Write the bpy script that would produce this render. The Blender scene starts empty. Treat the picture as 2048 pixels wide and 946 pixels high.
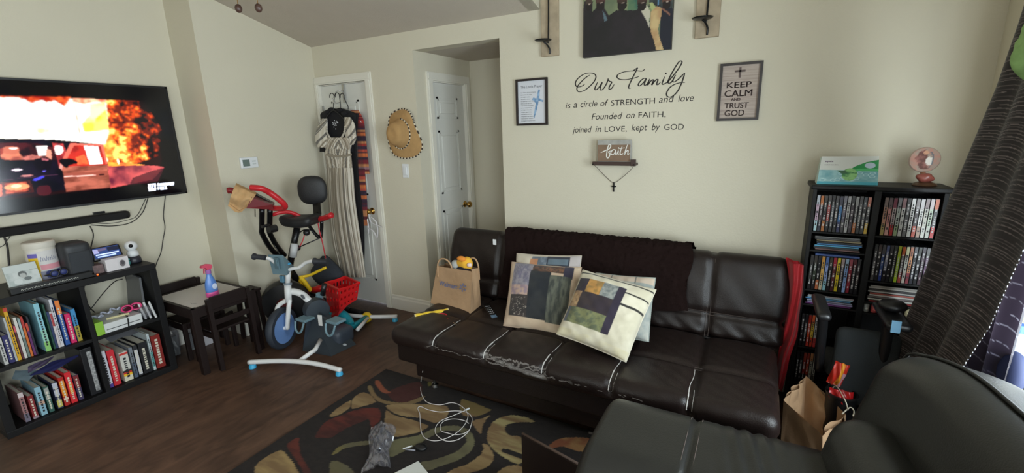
import bpy, bmesh, math, random
import numpy as np
from mathutils import Vector, Matrix
from math import sin, cos, pi, radians as R

sc = bpy.context.scene
col = sc.collection
random.seed(7)

# ------------------------------------------------------------------ camera
EYE = 1.6
FPX, PITCH, ROLL, YAW = 900.25, R(13.4775), R(-1.6654), R(28.933)
_f = Vector((-sin(YAW)*cos(PITCH), cos(YAW)*cos(PITCH), -sin(PITCH)))
_r0 = Vector((cos(YAW), sin(YAW), 0)); _u0 = _r0.cross(_f)
_r = cos(ROLL)*_r0 + sin(ROLL)*_u0; _u = -sin(ROLL)*_r0 + cos(ROLL)*_u0
cd = bpy.data.cameras.new('camera'); cam = bpy.data.objects.new('camera', cd); col.objects.link(cam)
cd.sensor_width = 36; cd.lens = 36*FPX/2048; cd.clip_start = .02
M = Matrix((_r, _u, -_f)).transposed().to_4x4(); M.translation = (0, 0, EYE)
cam.matrix_world = M
sc.camera = cam
# ------------------------------------------------------------------ world, exposure, daylight at the windows
sc.view_settings.view_transform = 'Standard'; sc.view_settings.look = 'None'
sc.view_settings.gamma = 1; sc.view_settings.use_curve_mapping = False
sc.view_settings.exposure = 0.0
w = bpy.data.worlds.new('world'); sc.world = w; w.use_nodes = True
wn = w.node_tree.nodes; wl = w.node_tree.links
bg = wn['Background']; bg.inputs[1].default_value = 3.0; bg.inputs[0].default_value = (.82, .9, 1, 1)
def area(name, loc, direction, sx, sy, power, color):
    l = bpy.data.lights.new(name, 'AREA'); l.shape = 'RECTANGLE'; l.size = sx; l.size_y = sy
    l.energy = power; l.color = color
    o = bpy.data.objects.new(name, l); col.objects.link(o); o.location = loc
    o.rotation_euler = Vector(direction).to_track_quat('-Z', 'Z').to_euler()
    return o
# daylight outside the side window and two unseen windows added to light the walls
area('daylight_side_window', (1.12, 1.35, 1.3), (-1, .0, -.12), 1.6, 1.2, 100, (.87, .95, 1))
area('daylight_added_rear_window', (1.12, -.9, 1.5), (-1, .12, -.05), 1.3, 1.3, 125, (.88, .955, 1))  # added source out of view, brightens the left wall
area('daylight_added_front_window', (-.6, -2.45, 1.6), (-.1, 1, -.05), 1.7, 1.4, 22, (1, .95, .86))  # added source behind the camera, brightens the back wall

# ------------------------------------------------------------------ point finders (metres; measured once from the view)
def ray(px, py): return _f + _r*((px-1024)/FPX) - _u*((py-473)/FPX)
def at(px, py, Y):
    d = ray(px, py); return Vector((0, 0, EYE)) + d*(Y/d.y)
def atx(px, py, X):
    d = ray(px, py); return Vector((0, 0, EYE)) + d*(X/d.x)
def atz(px, py, z):
    d = ray(px, py); return Vector((0, 0, EYE)) + d*((z-EYE)/d.z)

# ------------------------------------------------------------------ materials
MATS = {}
def lin(c):
    return tuple(((x/12.92) if x <= .04045 else ((x+.055)/1.055)**2.4) for x in c)
def rgb(r, g, b): return lin((r/255, g/255, b/255))
def mat(name, color, rough=.6, metal=0, bump=0, bscale=60, vary=0, vscale=8, spec=.5, coat=0, sheen=0, alpha=1, trans=0, emit=0, vc=False):
    if name in MATS: return MATS[name]
    m = bpy.data.materials.new(name); m.use_nodes = True; MATS[name] = m
    nt = m.node_tree; N = nt.nodes; L = nt.links; b = N['Principled BSDF']
    b.inputs['Roughness'].default_value = rough; b.inputs['Metallic'].default_value = metal
    b.inputs['Specular IOR Level'].default_value = spec
    b.inputs['Coat Weight'].default_value = coat; b.inputs['Sheen Weight'].default_value = sheen
    b.inputs['Alpha'].default_value = alpha; b.inputs['Transmission Weight'].default_value = trans
    src = None
    if vc:
        a = N.new('ShaderNodeAttribute'); a.attribute_name = 'Col'; src = a.outputs['Color']
    tc = N.new('ShaderNodeTexCoord')
    if vary:
        nz = N.new('ShaderNodeTexNoise'); nz.inputs['Scale'].default_value = vscale; nz.inputs['Detail'].default_value = 5
        L.new(tc.outputs['Object'], nz.inputs['Vector'])
        mr = N.new('ShaderNodeMapRange'); mr.inputs['From Min'].default_value = .3; mr.inputs['From Max'].default_value = .7
        mr.inputs['To Min'].default_value = 1-vary; mr.inputs['To Max'].default_value = 1+vary
        L.new(nz.outputs['Fac'], mr.inputs['Value'])
        vm = N.new('ShaderNodeVectorMath'); vm.operation = 'SCALE'
        if src: L.new(src, vm.inputs[0])
        else: vm.inputs[0].default_value = color[:3]
        L.new(mr.outputs['Result'], vm.inputs['Scale']); src = vm.outputs['Vector']
    if src: L.new(src, b.inputs['Base Color'])
    else: b.inputs['Base Color'].default_value = (*color[:3], 1)
    if bump:
        n2 = N.new('ShaderNodeTexNoise'); n2.inputs['Scale'].default_value = bscale; n2.inputs['Detail'].default_value = 4
        L.new(tc.outputs['Object'], n2.inputs['Vector'])
        bp = N.new('ShaderNodeBump'); bp.inputs['Strength'].default_value = bump; bp.inputs['Distance'].default_value = .01
        L.new(n2.outputs['Fac'], bp.inputs['Height']); L.new(bp.outputs['Normal'], b.inputs['Normal'])
    if emit:
        if src: L.new(src, b.inputs['Emission Color'])
        else: b.inputs['Emission Color'].default_value = (*color[:3], 1)
        b.inputs['Emission Strength'].default_value = emit
    return m
def cmat(r, g, b, rough=.6, **k):
    return mat('paint_%d_%d_%d_%d' % (r, g, b, int(rough*100)), rgb(r, g, b), rough, **k)
WALL = mat('wall_paint', rgb(212, 205, 185), .85, bump=.12, bscale=90, vary=.015, vscale=2)
CEIL = mat('ceiling_paint', rgb(196, 186, 172), .95, bump=.25, bscale=140, vary=.02)
TRIM = mat('trim_paint', rgb(226, 222, 210), .45)
DOOR = mat('door_paint', rgb(216, 215, 208), .45)
LEATHER = mat('espresso_leather', rgb(29, 21, 19), .38, spec=.38, bump=.18, bscale=230, vary=.12, vscale=14)
LEATHERV = mat('worn_leather', (0, 0, 0), .38, spec=.38, bump=.18, bscale=230, vary=.1, vscale=14, vc=True)
CHAIRL = mat('charcoal_leather', rgb(34, 34, 32), .36, spec=.5, bump=.12, bscale=260, vary=.1, vscale=10)
BLACKW = mat('black_wood', rgb(19, 18, 19), .5, spec=.3, bump=.05, bscale=40)
ESPW = mat('espresso_wood', rgb(30, 19, 17), .5, spec=.3, bump=.06, bscale=60)
BLACKP = mat('black_plastic', rgb(24, 24, 26), .38)
BLACKM = mat('black_metal', rgb(18, 18, 20), .3, metal=.3)
WHITEP = mat('white_plastic', rgb(226, 228, 230), .35)
CORD = mat('cord_black', rgb(40, 36, 34), .5)
BRASS = mat('brass', rgb(190, 150, 80), .22, metal=1)
STEEL = mat('steel', rgb(190, 190, 190), .25, metal=1)
PRINT = mat('matte_print', (0, 0, 0), .7, vc=True)
GPRINT = mat('gloss_print', (0, 0, 0), .3, vc=True)
CLOTHV = mat('printed_cloth', (0, 0, 0), .9, vc=True, bump=.15, bscale=500, sheen=.2)
PAGES = mat('book_pages', rgb(205, 198, 180), .9)

def floor_material():
    m = bpy.data.materials.new('dark_wood_floor'); m.use_nodes = True
    nt = m.node_tree; N = nt.nodes; L = nt.links; b = N['Principled BSDF']
    tc = N.new('ShaderNodeTexCoord'); mp = N.new('ShaderNodeMapping'); mp.inputs['Scale'].default_value = (5, 1.5, 1)
    mp.inputs['Rotation'].default_value = (0, 0, R(0))
    L.new(tc.outputs['Object'], mp.inputs['Vector'])
    n = N.new('ShaderNodeTexNoise'); n.inputs['Scale'].default_value = 3; n.inputs['Detail'].default_value = 9; n.inputs['Distortion'].default_value = 1.2
    L.new(mp.outputs['Vector'], n.inputs['Vector'])
    n2 = N.new('ShaderNodeTexNoise'); n2.inputs['Scale'].default_value = 2.2; n2.inputs['Detail'].default_value = 4
    L.new(tc.outputs['Object'], n2.inputs['Vector'])
    ad = N.new('ShaderNodeMath'); ad.operation = 'ADD'; L.new(n.outputs['Fac'], ad.inputs[0]); L.new(n2.outputs['Fac'], ad.inputs[1])
    cr = N.new('ShaderNodeValToRGB'); cr.color_ramp.elements[0].position = .35; cr.color_ramp.elements[1].position = .68
    mh = N.new('ShaderNodeMath'); mh.operation = 'MULTIPLY'; mh.inputs[1].default_value = .5; L.new(ad.outputs[0], mh.inputs[0])
    cr.color_ramp.elements[0].color = (*rgb(56, 38, 29), 1); cr.color_ramp.elements[1].color = (*rgb(108, 79, 62), 1)
    L.new(mh.outputs[0], cr.inputs['Fac']); L.new(cr.outputs['Color'], b.inputs['Base Color'])
    b.inputs['Roughness'].default_value = .5
    bp = N.new('ShaderNodeBump'); bp.inputs['Strength'].default_value = .08; bp.inputs['Distance'].default_value = .004
    L.new(n.outputs['Fac'], bp.inputs['Height']); L.new(bp.outputs['Normal'], b.inputs['Normal'])
    return m
FLOOR = floor_material()

# ------------------------------------------------------------------ things
def thing(name, label, cat, loc=(0, 0, 0), rot=(0, 0, 0), group=None):
    o = bpy.data.objects.new(name, None); col.objects.link(o); o.empty_display_size = .05
    o.location = loc; o.rotation_euler = rot; o['label'] = label; o['category'] = cat
    if group: o['group'] = group
    return o
def tag(o, label, cat, group=None):
    o['label'] = label; o['category'] = cat
    if group: o['group'] = group
    return o
def base(o):
    v = Vector((0, 0, 0))
    while o: v = v + o.location; o = o.parent
    return v

# ------------------------------------------------------------------ mesh builder
class MB:
    def __init__(s): s.v = []; s.f = []; s.c = []; s.hascol = False
    def add(s, vs, fs, color=None):
        n = len(s.v); s.v += [tuple(v) for v in vs]; s.f += [tuple(i+n for i in f) for f in fs]
        if color is not None:
            s.hascol = True
            s.c += [tuple(color)]*len(vs) if not isinstance(color, list) else color
        else: s.c += [(0, 0, 0)]*len(vs)
        return s
    def box(s, a, b, m=None, color=None):
        x0, y0, z0 = a; x1, y1, z1 = b
        vs = [Vector(p) for p in ((x0,y0,z0),(x1,y0,z0),(x1,y1,z0),(x0,y1,z0),(x0,y0,z1),(x1,y0,z1),(x1,y1,z1),(x0,y1,z1))]
        if m: vs = [m @ v for v in vs]
        return s.add(vs, [(0,3,2,1),(4,5,6,7),(0,1,5,4),(1,2,6,5),(2,3,7,6),(3,0,4,7)], color)
    def hexa(s, lo, hi, color=None):   # two quads of points, bottom and top
        return s.add(list(lo)+list(hi), [(0,3,2,1),(4,5,6,7),(0,1,5,4),(1,2,6,5),(2,3,7,6),(3,0,4,7)], color)
    def bevbox(s, a, b, r=.004, m=None, color=None):
        bm = bmesh.new(); bmesh.ops.create_cube(bm, size=1)
        for v in bm.verts:
            v.co = Vector([a[i] + (b[i]-a[i])*(v.co[i]+.5) for i in range(3)])
        bmesh.ops.bevel(bm, geom=list(bm.edges), offset=r, segments=2, affect='EDGES', profile=.5)
        bm.verts.index_update()
        vs = [v.co.copy() for v in bm.verts]
        if m: vs = [m @ v for v in vs]
        s.add(vs, [[v.index for v in f.verts] for f in bm.faces], color); bm.free(); return s
    def tube(s, pts, r, n=8, color=None, closed=False, caps=True, flat=1.0):
        pts = [Vector(p) for p in pts]; k = len(pts)
        rs = r if isinstance(r, (list, tuple)) else [r]*k
        vs = []; prev = None
        for i, p in enumerate(pts):
            if closed: t = pts[(i+1) % k] - pts[i-1]
            else: t = pts[min(i+1, k-1)] - pts[max(i-1, 0)]
            t = t.normalized() if t.length > 1e-9 else Vector((0, 0, 1))
            if prev is None:
                a = Vector((0, 0, 1)) if abs(t.z) < .9 else Vector((1, 0, 0))
                u = t.cross(a).normalized()
            else:
                u = (prev - t*prev.dot(t)); u = u.normalized() if u.length > 1e-6 else t.orthogonal().normalized()
            prev = u; w_ = t.cross(u)
            for j in range(n):
                a = 2*pi*j/n; vs.append(p + u*(rs[i]*cos(a)) + w_*(rs[i]*sin(a)*flat))
        fs = []
        for i in range(k if closed else k-1):
            i2 = (i+1) % k
            for j in range(n): fs.append((i*n+j, i*n+(j+1) % n, i2*n+(j+1) % n, i2*n+j))
        if caps and not closed: fs += [tuple(range(n-1, -1, -1)), tuple(range((k-1)*n, k*n))]
        return s.add(vs, fs, color)
    def cyl(s, p0, p1, r0, r1=None, n=20, color=None):
        return s.tube([p0, p1], [r0, r0 if r1 is None else r1], n, color)
    def lathe(s, prof, c=(0, 0, 0), n=24, m=None, color=None, caps=True):     # prof: (r, z)
        vs = []
        for (r, z) in prof:
            for j in range(n):
                a = 2*pi*j/n; v = Vector((r*cos(a), r*sin(a), z))
                vs.append((m @ v if m else v) + Vector(c))
        fs = []
        for i in range(len(prof)-1):
            for j in range(n): fs.append((i*n+j, i*n+(j+1) % n, (i+1)*n+(j+1) % n, (i+1)*n+j))
        if caps: fs += [tuple(range(n-1, -1, -1)), tuple(range((len(prof)-1)*n, len(prof)*n))]
        return s.add(vs, fs, color)
    def ell(s, c, r, n=16, m=None, color=None, fn=None):
        k = n//2; vs = []; r = (r, r, r) if not hasattr(r, '__len__') else r
        for i in range(1, k):
            p = pi*i/k
            for j in range(n):
                a = 2*pi*j/n; v = Vector((r[0]*sin(p)*cos(a), r[1]*sin(p)*sin(a), r[2]*cos(p)))
                if fn: v = fn(v)
                vs.append((m @ v if m else v) + Vector(c))
        t = Vector((0, 0, r[2])); b_ = -t
        if fn: t = fn(t); b_ = fn(b_)
        vs += [(m @ t if m else t)+Vector(c), (m @ b_ if m else b_)+Vector(c)]
        fs = []; T = len(vs)-2; B = T+1
        for i in range(k-2):
            for j in range(n): fs.append((i*n+j, (i+1)*n+j, (i+1)*n+(j+1) % n, i*n+(j+1) % n))
        for j in range(n): fs.append((T, j, (j+1) % n)); fs.append((B, (k-2)*n+(j+1) % n, (k-2)*n+j))
        return s.add(vs, fs, color)
    def prism(s, poly, axis, d, color=None):   # poly: list of 3D points, extruded by vector d
        n = len(poly); d = Vector(d); vs = [Vector(p) for p in poly] + [Vector(p)+d for p in poly]
        fs = [tuple(range(n-1, -1, -1)), tuple(range(n, 2*n))] + [(i, (i+1) % n, n+(i+1) % n, n+i) for i in range(n)]
        return s.add(vs, fs, color)
    def grid(s, nu, nv, fn, color=None, flip=False):     # fn(u,v) in 0..1 ; color(u,v)
        vs = []; cs = [] if color else None
        for j in range(nv+1):
            for i in range(nu+1):
                vs.append(fn(i/nu, j/nv))
                if color: cs.append(tuple(color(i/nu, j/nv)))
        fs = []
        for j in range(nv):
            for i in range(nu):
                a = j*(nu+1)+i; q = (a, a+1, a+nu+2, a+nu+1); fs.append(q[::-1] if flip else q)
        return s.add(vs, fs, cs)
    def rbox(s, a, b, r, res=.02, disp=None, m=None, color=None):
        """rounded box; disp(p, n) moves the surface, color(p) paints it"""
        a = Vector(a); b = Vector(b); c = (a+b)/2; h = (b-a)/2; r = min(r, min(h))
        inn = h - Vector((r, r, r))
        def pr(p):
            q = Vector([max(-inn[i], min(inn[i], p[i])) for i in range(3)]); d = p-q
            nrm = d.normalized() if d.length > 1e-9 else Vector((0, 0, 1))
            return q + nrm*r, nrm
        def div(i): return max(2, int(math.ceil(2*h[i]/res)))
        def coord(i, t):     # finer near the rounded edges
            return h[i]*(2*t-1)
        for ax in range(3):
            u, v = (ax+1) % 3, (ax+2) % 3; nu, nv = div(u), div(v)
            for sgn in (-1, 1):
                vs = []; cs = []
                for j in range(nv+1):
                    for i in range(nu+1):
                        p = Vector((0, 0, 0)); p[ax] = sgn*h[ax]; p[u] = coord(u, i/nu); p[v] = coord(v, j/nv)
                        q, nrm = pr(p)
                        q = q + c
                        if disp: q = disp(q, nrm)
                        if color: cs.append(tuple(color(q)))
                        vs.append(m @ q if m else q)
                fs = []
                for j in range(nv):
                    for i in range(nu):
                        k = j*(nu+1)+i; f = (k, k+1, k+nu+2, k+nu+1); fs.append(f if sgn > 0 else f[::-1])
                s.add(vs, fs, cs if color else None)
        return s
    def build(s, name, mt, parent=None, smooth=False, world=True, weld=False, kind=None, label=None):
        me = bpy.data.meshes.new(name)
        off = base(parent) if (parent and world) else Vector((0, 0, 0))
        vs = [(v[0]-off.x, v[1]-off.y, v[2]-off.z) for v in s.v] if off.length else s.v
        me.from_pydata(vs, [], s.f)
        if s.hascol:
            ca = me.color_attributes.new('Col', 'FLOAT_COLOR', 'POINT')
            arr = np.ones((len(s.v), 4), dtype=np.float32); arr[:, :3] = np.array(s.c, dtype=np.float32)
            ca.data.foreach_set('color', arr.ravel())
        if weld:
            bm = bmesh.new(); bm.from_mesh(me); bmesh.ops.remove_doubles(bm, verts=bm.verts, dist=1e-5)
            bmesh.ops.recalc_face_normals(bm, faces=bm.faces); bm.to_mesh(me); bm.free()
        me.materials.append(mt)
        if smooth:
            me.polygons.foreach_set('use_smooth', [True]*len(me.polygons))
        me.update()
        o = bpy.data.objects.new(name, me); col.objects.link(o)
        if smooth == 'auto':
            bpy.context.view_layer.objects.active = o
            me.set_sharp_from_angle(angle=R(38))
        if parent: o.parent = parent
        if kind: o['kind'] = kind
        if label: o['label'] = label
        return o
def struct(o): o['kind'] = 'structure'; return o

def smooth_path(pts, k=6, closed=False):
    """Catmull-Rom through the points"""
    P = [Vector(p) for p in pts]; n = len(P); out = []
    for i in range(n if closed else n-1):
        if closed: p0, p1, p2, p3 = P[i-1], P[i], P[(i+1) % n], P[(i+2) % n]
        else: p0, p1, p2, p3 = P[max(i-1, 0)], P[i], P[i+1], P[min(i+2, n-1)]
        for j in range(k):
            t = j/k
            out.append(.5*((2*p1)+(-p0+p2)*t+(2*p0-5*p1+4*p2-p3)*t*t+(-p0+3*p1-3*p2+p3)*t**3))
    if not closed: out.append(P[-1])
    return out

# ------------------------------------------------------------------ flat print painter
def vnoise(x, y, seed=0):
    x = np.asarray(x, float); y = np.asarray(y, float)
    xi = np.floor(x); yi = np.floor(y); xf = x-xi; yf = y-yi
    def h(a, b): 
        v = np.sin(a*127.1+b*311.7+seed*74.7)*43758.5453; return v-np.floor(v)
    u = xf*xf*(3-2*xf); v = yf*yf*(3-2*yf)
    return (h(xi, yi)*(1-u)+h(xi+1, yi)*u)*(1-v)+(h(xi, yi+1)*(1-u)+h(xi+1, yi+1)*u)*v
def fbm(x, y, seed=0, o=4):
    s = 0; a = .5
    for i in range(o): s = s+a*vnoise(x*2**i, y*2**i, seed+i); a *= .5
    return s/(1-.5**o)
class Paint:
    """colours on a regular grid over [x0,x1]x[y0,y1]"""
    def __init__(s, x0, x1, y0, y1, res, bgc):
        s.b = (x0, x1, y0, y1); s.nx = max(2, int((x1-x0)/res)); s.ny = max(2, int((y1-y0)/res))
        s.X, s.Y = np.meshgrid(np.linspace(x0, x1, s.nx+1), np.linspace(y0, y1, s.ny+1))
        s.C = np.zeros(s.X.shape+(3,)); s.C[:] = rgb(*bgc)
    def inside(s, poly):
        m = np.zeros(s.X.shape, bool); n = len(poly)
        for i in range(n):
            x0, y0 = poly[i][0], poly[i][1]; x1, y1 = poly[(i+1) % n][0], poly[(i+1) % n][1]
            if y0 == y1: continue
            c = ((s.Y >= min(y0, y1)) & (s.Y < max(y0, y1))) & (s.X < (x1-x0)*(s.Y-y0)/(y1-y0)+x0)
            m ^= c
        return m
    def poly(s, poly, c, mix=1, noise=None, smooth=False):
        if smooth: poly = [(p.x, p.y) for p in smooth_path([(q[0], q[1], 0) for q in poly], 5, True)]
        m = s.inside(poly); return s.mask(m, c, mix, noise)
    def mask(s, m, c, mix=1, noise=None):
        c = np.array(rgb(*c)); a = mix*m.astype(float)
        if noise is not None:
            c2 = np.array(rgb(*noise[0])); t = np.clip((fbm(s.X*noise[1], s.Y*(noise[2] if len(noise) > 2 else noise[1]), 3)-.35)*3.3, 0, 1)[..., None]
            c = c*(1-t)+c2*t
        s.C = s.C*(1-a[..., None])+c*a[..., None]; return s
    def rect(s, x0, y0, x1, y1, c, **k):
        m = (s.X >= min(x0, x1)) & (s.X <= max(x0, x1)) & (s.Y >= min(y0, y1)) & (s.Y <= max(y0, y1)); return s.mask(m, c, **k)
    def ell(s, cx, cy, rx, ry, c, **k):
        m = ((s.X-cx)/rx)**2+((s.Y-cy)/ry)**2 <= 1; return s.mask(m, c, **k)
    def line(s, p, q, wd, c, **k):
        px, py = p; dx, dy = q[0]-px, q[1]-py; L2 = dx*dx+dy*dy+1e-12
        t = np.clip(((s.X-px)*dx+(s.Y-py)*dy)/L2, 0, 1); d = np.hypot(s.X-px-t*dx, s.Y-py-t*dy)
        return s.mask(d <= wd/2, c, **k)
    def blur(s, n=1):
        for _ in range(n):
            C = np.pad(s.C, ((1, 1), (1, 1), (0, 0)), mode='edge')
            s.C = (C[:-2, 1:-1]+C[2:, 1:-1]+C[1:-1, :-2]+C[1:-1, 2:]+2*C[1:-1, 1:-1])/6
        return s
    def at(s, u, v):
        i = min(s.nx, max(0, int(round(u*s.nx)))); j = min(s.ny, max(0, int(round(v*s.ny)))); return tuple(s.C[j, i])
    def sheet(s, fn):      # fn(x,y)->point ; one vertex per sample
        mb = MB(); ny, nx = s.X.shape
        vs = [fn(s.X[j, i], s.Y[j, i]) for j in range(ny) for i in range(nx)]
        fs = [(j*nx+i, j*nx+i+1, (j+1)*nx+i+1, (j+1)*nx+i) for j in range(ny-1) for i in range(nx-1)]
        return mb.add(vs, fs, [tuple(c) for c in s.C.reshape(-1, 3)])

# ------------------------------------------------------------------ lettering
def text_bits(s, shear=0, bold=0):
    cu = bpy.data.curves.new('t', 'FONT'); cu.body = s; cu.shear = shear; cu.offset = bold; cu.resolution_u = 3
    o = bpy.data.objects.new('t', cu); col.objects.link(o); bpy.context.view_layer.update()
    me = bpy.data.meshes.new_from_object(o.evaluated_get(bpy.context.evaluated_depsgraph_get()))
    vs = [tuple(v.co) for v in me.vertices]; fs = [tuple(p.vertices) for p in me.polygons]
    bpy.data.objects.remove(o); bpy.data.curves.remove(cu); bpy.data.meshes.remove(me)
    return vs, fs
CAP = .73
def lettering(mb, s, o, ax, ay, width, cap, shear=0, bold=0, lift=.0008, color=None):
    """write s with its baseline start at o, advancing along ax, fitted to width; capital height cap"""
    vs, fs = text_bits(s, shear, bold); o = Vector(o); ax = Vector(ax).normalized(); ay = Vector(ay).normalized(); n = ax.cross(ay)
    x0 = min(v[0] for v in vs); x1 = max(v[0] for v in vs); k = width/(x1-x0)
    mb.add([o+ax*((v[0]-x0)*k)+ay*(v[1]*cap/CAP)+n*lift for v in vs], fs, color); return mb
def ribbon(mb, pts, wd, thick=.0008, n=Vector((0, -1, 0)), up=Vector((0, 0, 1)), nib=.5):
    """pen stroke: wide on down strokes, thin on cross strokes"""
    P = smooth_path(pts, 5); L = []
    for i, p in enumerate(P):
        t = (P[min(i+1, len(P)-1)]-P[max(i-1, 0)]).normalized(); s_ = t.cross(n).normalized()
        e = min(1, i/4, (len(P)-1-i)/4)*.6+.4
        h = wd/2*(1-nib+nib*abs(t.dot(up)))*e
        L.append((p+s_*h+n*thick, p-s_*h+n*thick))
    vs = [q for a in L for q in a]; fs = [(2*i, 2*i+1, 2*i+3, 2*i+2) for i in range(len(L)-1)]
    mb.add(vs, fs)

# ================================================================== THE ROOM
YB, XL, XR = 2.92, -3.6, .89
def slab(name, boxes, mt, **k):
    m = MB()
    for a, b in boxes: m.box(a, b)
    return struct(m.build(name, mt, **k))
slab('floor', [((-4.06, -2.32, -.1), (1.02, 3.84, 0))], FLOOR)
slab('wall_back', [((-3.72, YB, 0), (-3.56, 3.04, 3.95)), ((-3.56, YB, 2.025), (-2.975, 3.04, 3.95)), ((-2.975, YB, 0), (-2.45, 3.04, 3.95)),
    ((-2.45, YB, 2.214), (-1.67, 3.04, 3.95)), ((-1.67, YB, 0), (1.01, 3.04, 3.95))], WALL)
slab('wall_left', [((-4.05, -2.3, 0), (-3.935, 1.951, 3.95))], WALL)
slab('wall_left', [((-3.98, 1.951, 0), (XL, 3.04, 3.95))], WALL)
W1 = (.55, 2.27, .60, 2.02); W2 = (-1.55, -.25, .75, 2.1)
slab('wall_right', [((XR, -2.3, 0), (1.01, W2[0], 3.95)), ((XR, W2[0], 0), (1.01, W2[1], W2[2])), ((XR, W2[0], W2[3]), (1.01, W2[1], 3.95)),
    ((XR, W2[1], 0), (1.01, W1[0], 3.95)), ((XR, W1[0], 0), (1.01, W1[1], W1[2])), ((XR, W1[0], W1[3]), (1.01, W1[1], 3.95)), ((XR, W1[1], 0), (1.01, YB, 3.95))], WALL)
slab('wall_front', [((-4.05, -2.32, 0), (-1.5, -2.2, 3.95)), ((.3, -2.32, 0), (1.01, -2.2, 3.95)), ((-1.5, -2.32, 0), (.3, -2.2, .85)), ((-1.5, -2.32, 2.3), (.3, -2.2, 3.95))], WALL)
# the small hall behind the opening
slab('wall_hall', [((-2.57, 3.04, 0), (-2.45, 3.127, 2.3)), ((-2.57, 3.127, 2.0), (-2.45, 3.605, 2.3)), ((-2.57, 3.605, 0), (-2.45, 3.83, 2.3)),
    ((-2.57, 3.71, 0), (-1.1, 3.83, 2.3)), ((-1.22, 3.04, 0), (-1.1, 3.83, 2.3))], WALL)
slab('ceiling_hall', [((-2.57, 2.925, 2.216), (-1.1, 3.83, 2.32))], CEIL)
m = MB(); sl = .276; z0 = 2.353
m.prism([(-4.05, 3.04, z0-sl*.12), (-4.05, -2.3, z0+sl*5.22), (-4.05, -2.3, z0+sl*5.22+.1), (-4.05, 3.04, z0-sl*.12+.1)], 0, (4.05-1.357, 0, 0))
struct(m.build('ceiling', CEIL))
slab('wall_ceiling_step', [((-1.44, -2.3, 2.3+sl*0), (-1.355, 3.03, 3.95))], WALL)
# trim the step so it only rises above the sloping ceiling
st = bpy.data.objects['wall_ceiling_step']
for v in st.data.vertices:
    if v.co.z < 3: v.co.z = z0 + sl*(YB-v.co.y)
slab('ceiling', [((-4.05, -2.32, 3.9), (1.01, 3.04, 4.0))], CEIL)

def baseboard(name, p, q, n, h=.135, t=.016):
    """p->q along the wall foot, n = direction into the room"""
    p = Vector(p); q = Vector(q); n = Vector(n)
    prof = [(0, 0), (t, 0), (t, h-.035), (t*.55, h-.022), (t*.55, h-.008), (.003, h), (0, h)]
    m = MB(); m.prism([p+n*a+Vector((0, 0, b)) for a, b in prof], 0, q-p)
    return struct(m.build(name, TRIM, weld=True))
baseboard('baseboard_back', (-2.90, YB, 0), (-2.45, YB, 0), (0, -1, 0))
baseboard('baseboard_back', (-1.67, YB, 0), (XR, YB, 0), (0, -1, 0))
baseboard('baseboard_left', (-3.935, -2.2, 0), (-3.935, 1.951, 0), (1, 0, 0))
baseboard('baseboard_left', (-3.935, 1.951, 0), (XL, 1.951, 0), (0, -1, 0))
baseboard('baseboard_left', (XL, 1.935, 0), (XL, 2.92, 0), (1, 0, 0))
baseboard('baseboard_right', (XR, -2.2, 0), (XR, YB, 0), (-1, 0, 0))
baseboard('baseboard_hall', (-2.45, 2.92, 0), (-2.45, 3.05, 0), (1, 0, 0))
baseboard('baseboard_hall', (-2.45, 3.71, 0), (-1.22, 3.71, 0), (0, -1, 0))

def door(name, x0, x1, h, pc, knob_x, hinge_x, M_, trimw=.065, trimL=None, zp=((1.70, 1.88), (1.05, 1.60), (.235, .90))):
    """built facing -y with its face at y=0, then moved by M_"""
    root = bpy.data.objects.new(name, None); col.objects.link(root); root.matrix_world = M_; root['kind'] = 'structure'
    m = MB(); m.box((x0+.003, .018, .012), (x1-.003, .052, h-.004)); leaf = m.build('door_panel', DOOR, root, world=False)
    for (a, b) in zp:       # raised panels with a moulding round each
        m = MB(); x2, x3 = pc
        for (i, o, d0) in ((0, .016, .010), (.016, .028, .014)):
            for bx in (((x2+i, d0, a+i), (x2+o, .02, b-i)), ((x3-o, d0, a+i), (x3-i, .02, b-i)), ((x2+i, d0, a+i), (x3-i, .02, a+o)), ((x2+i, d0, b-o), (x3-i, .02, b-i))): m.box(*bx)
        m.bevbox((x2+.045, .010, a+.045), (x3-.045, .022, b-.045), .005)
        m.build('panel_moulding', DOOR, leaf, world=False)
    m = MB(); tl = trimw if trimL is None else trimL
    for (a, b, c) in ((0, trimw, .016), (.012, trimw-.012, .022)):
        m.box((x0-min(tl, b), -c, 0), (x0-min(a, tl*.3), .0, h+.008)); m.box((x1+a, -c, 0), (x1+b, 0, h+.008)); m.box((x0-min(tl, b), -c, h+.008+a), (x1+b, 0, h+.008+b))
    m.box((x0-.012, 0, 0), (x0+.001, .09, h+.01)); m.box((x1-.001, 0, 0), (x1+.012, .09, h+.01)); m.box((x0-.012, 0, h), (x1+.012, .09, h+.01))
    m.build('door_trim', TRIM, root, world=False)
    kz = .905
    m = MB(); rot = Matrix.Rotation(R(90), 4, 'X')
    m.lathe([(.031, 0), (.031, .004), (.024, .008), (.011, .012), (.010, .030), (.020, .036), (.029, .048), (.030, .060), (.022, .070), (.008, .073)], (knob_x, .018, kz), 20, rot)
    m.build('door_knob', BRASS, leaf, True, world=False)
    for z in (1.80, 1.06, .25):
        m = MB(); m.box((hinge_x-.008, .006, z-.045), (hinge_x+.008, .019, z+.045)); m.cyl((hinge_x, .006, z-.046), (hinge_x, .006, z+.046), .006, n=8); m.build('hinge', STEEL, leaf, world=False)
    if name == 'door_1':
        m = MB(); m.box((x1-.012, .005, kz-.03), (x1+.012, .019, kz+.03)); m.build('strike_plate', STEEL, root, world=False)
    return root
door('door_1', -3.56, -2.975, 2.02, (-3.433, -3.10), -3.07, -3.552, Matrix.Translation((0, YB, 0)), trimL=.035)
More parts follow.
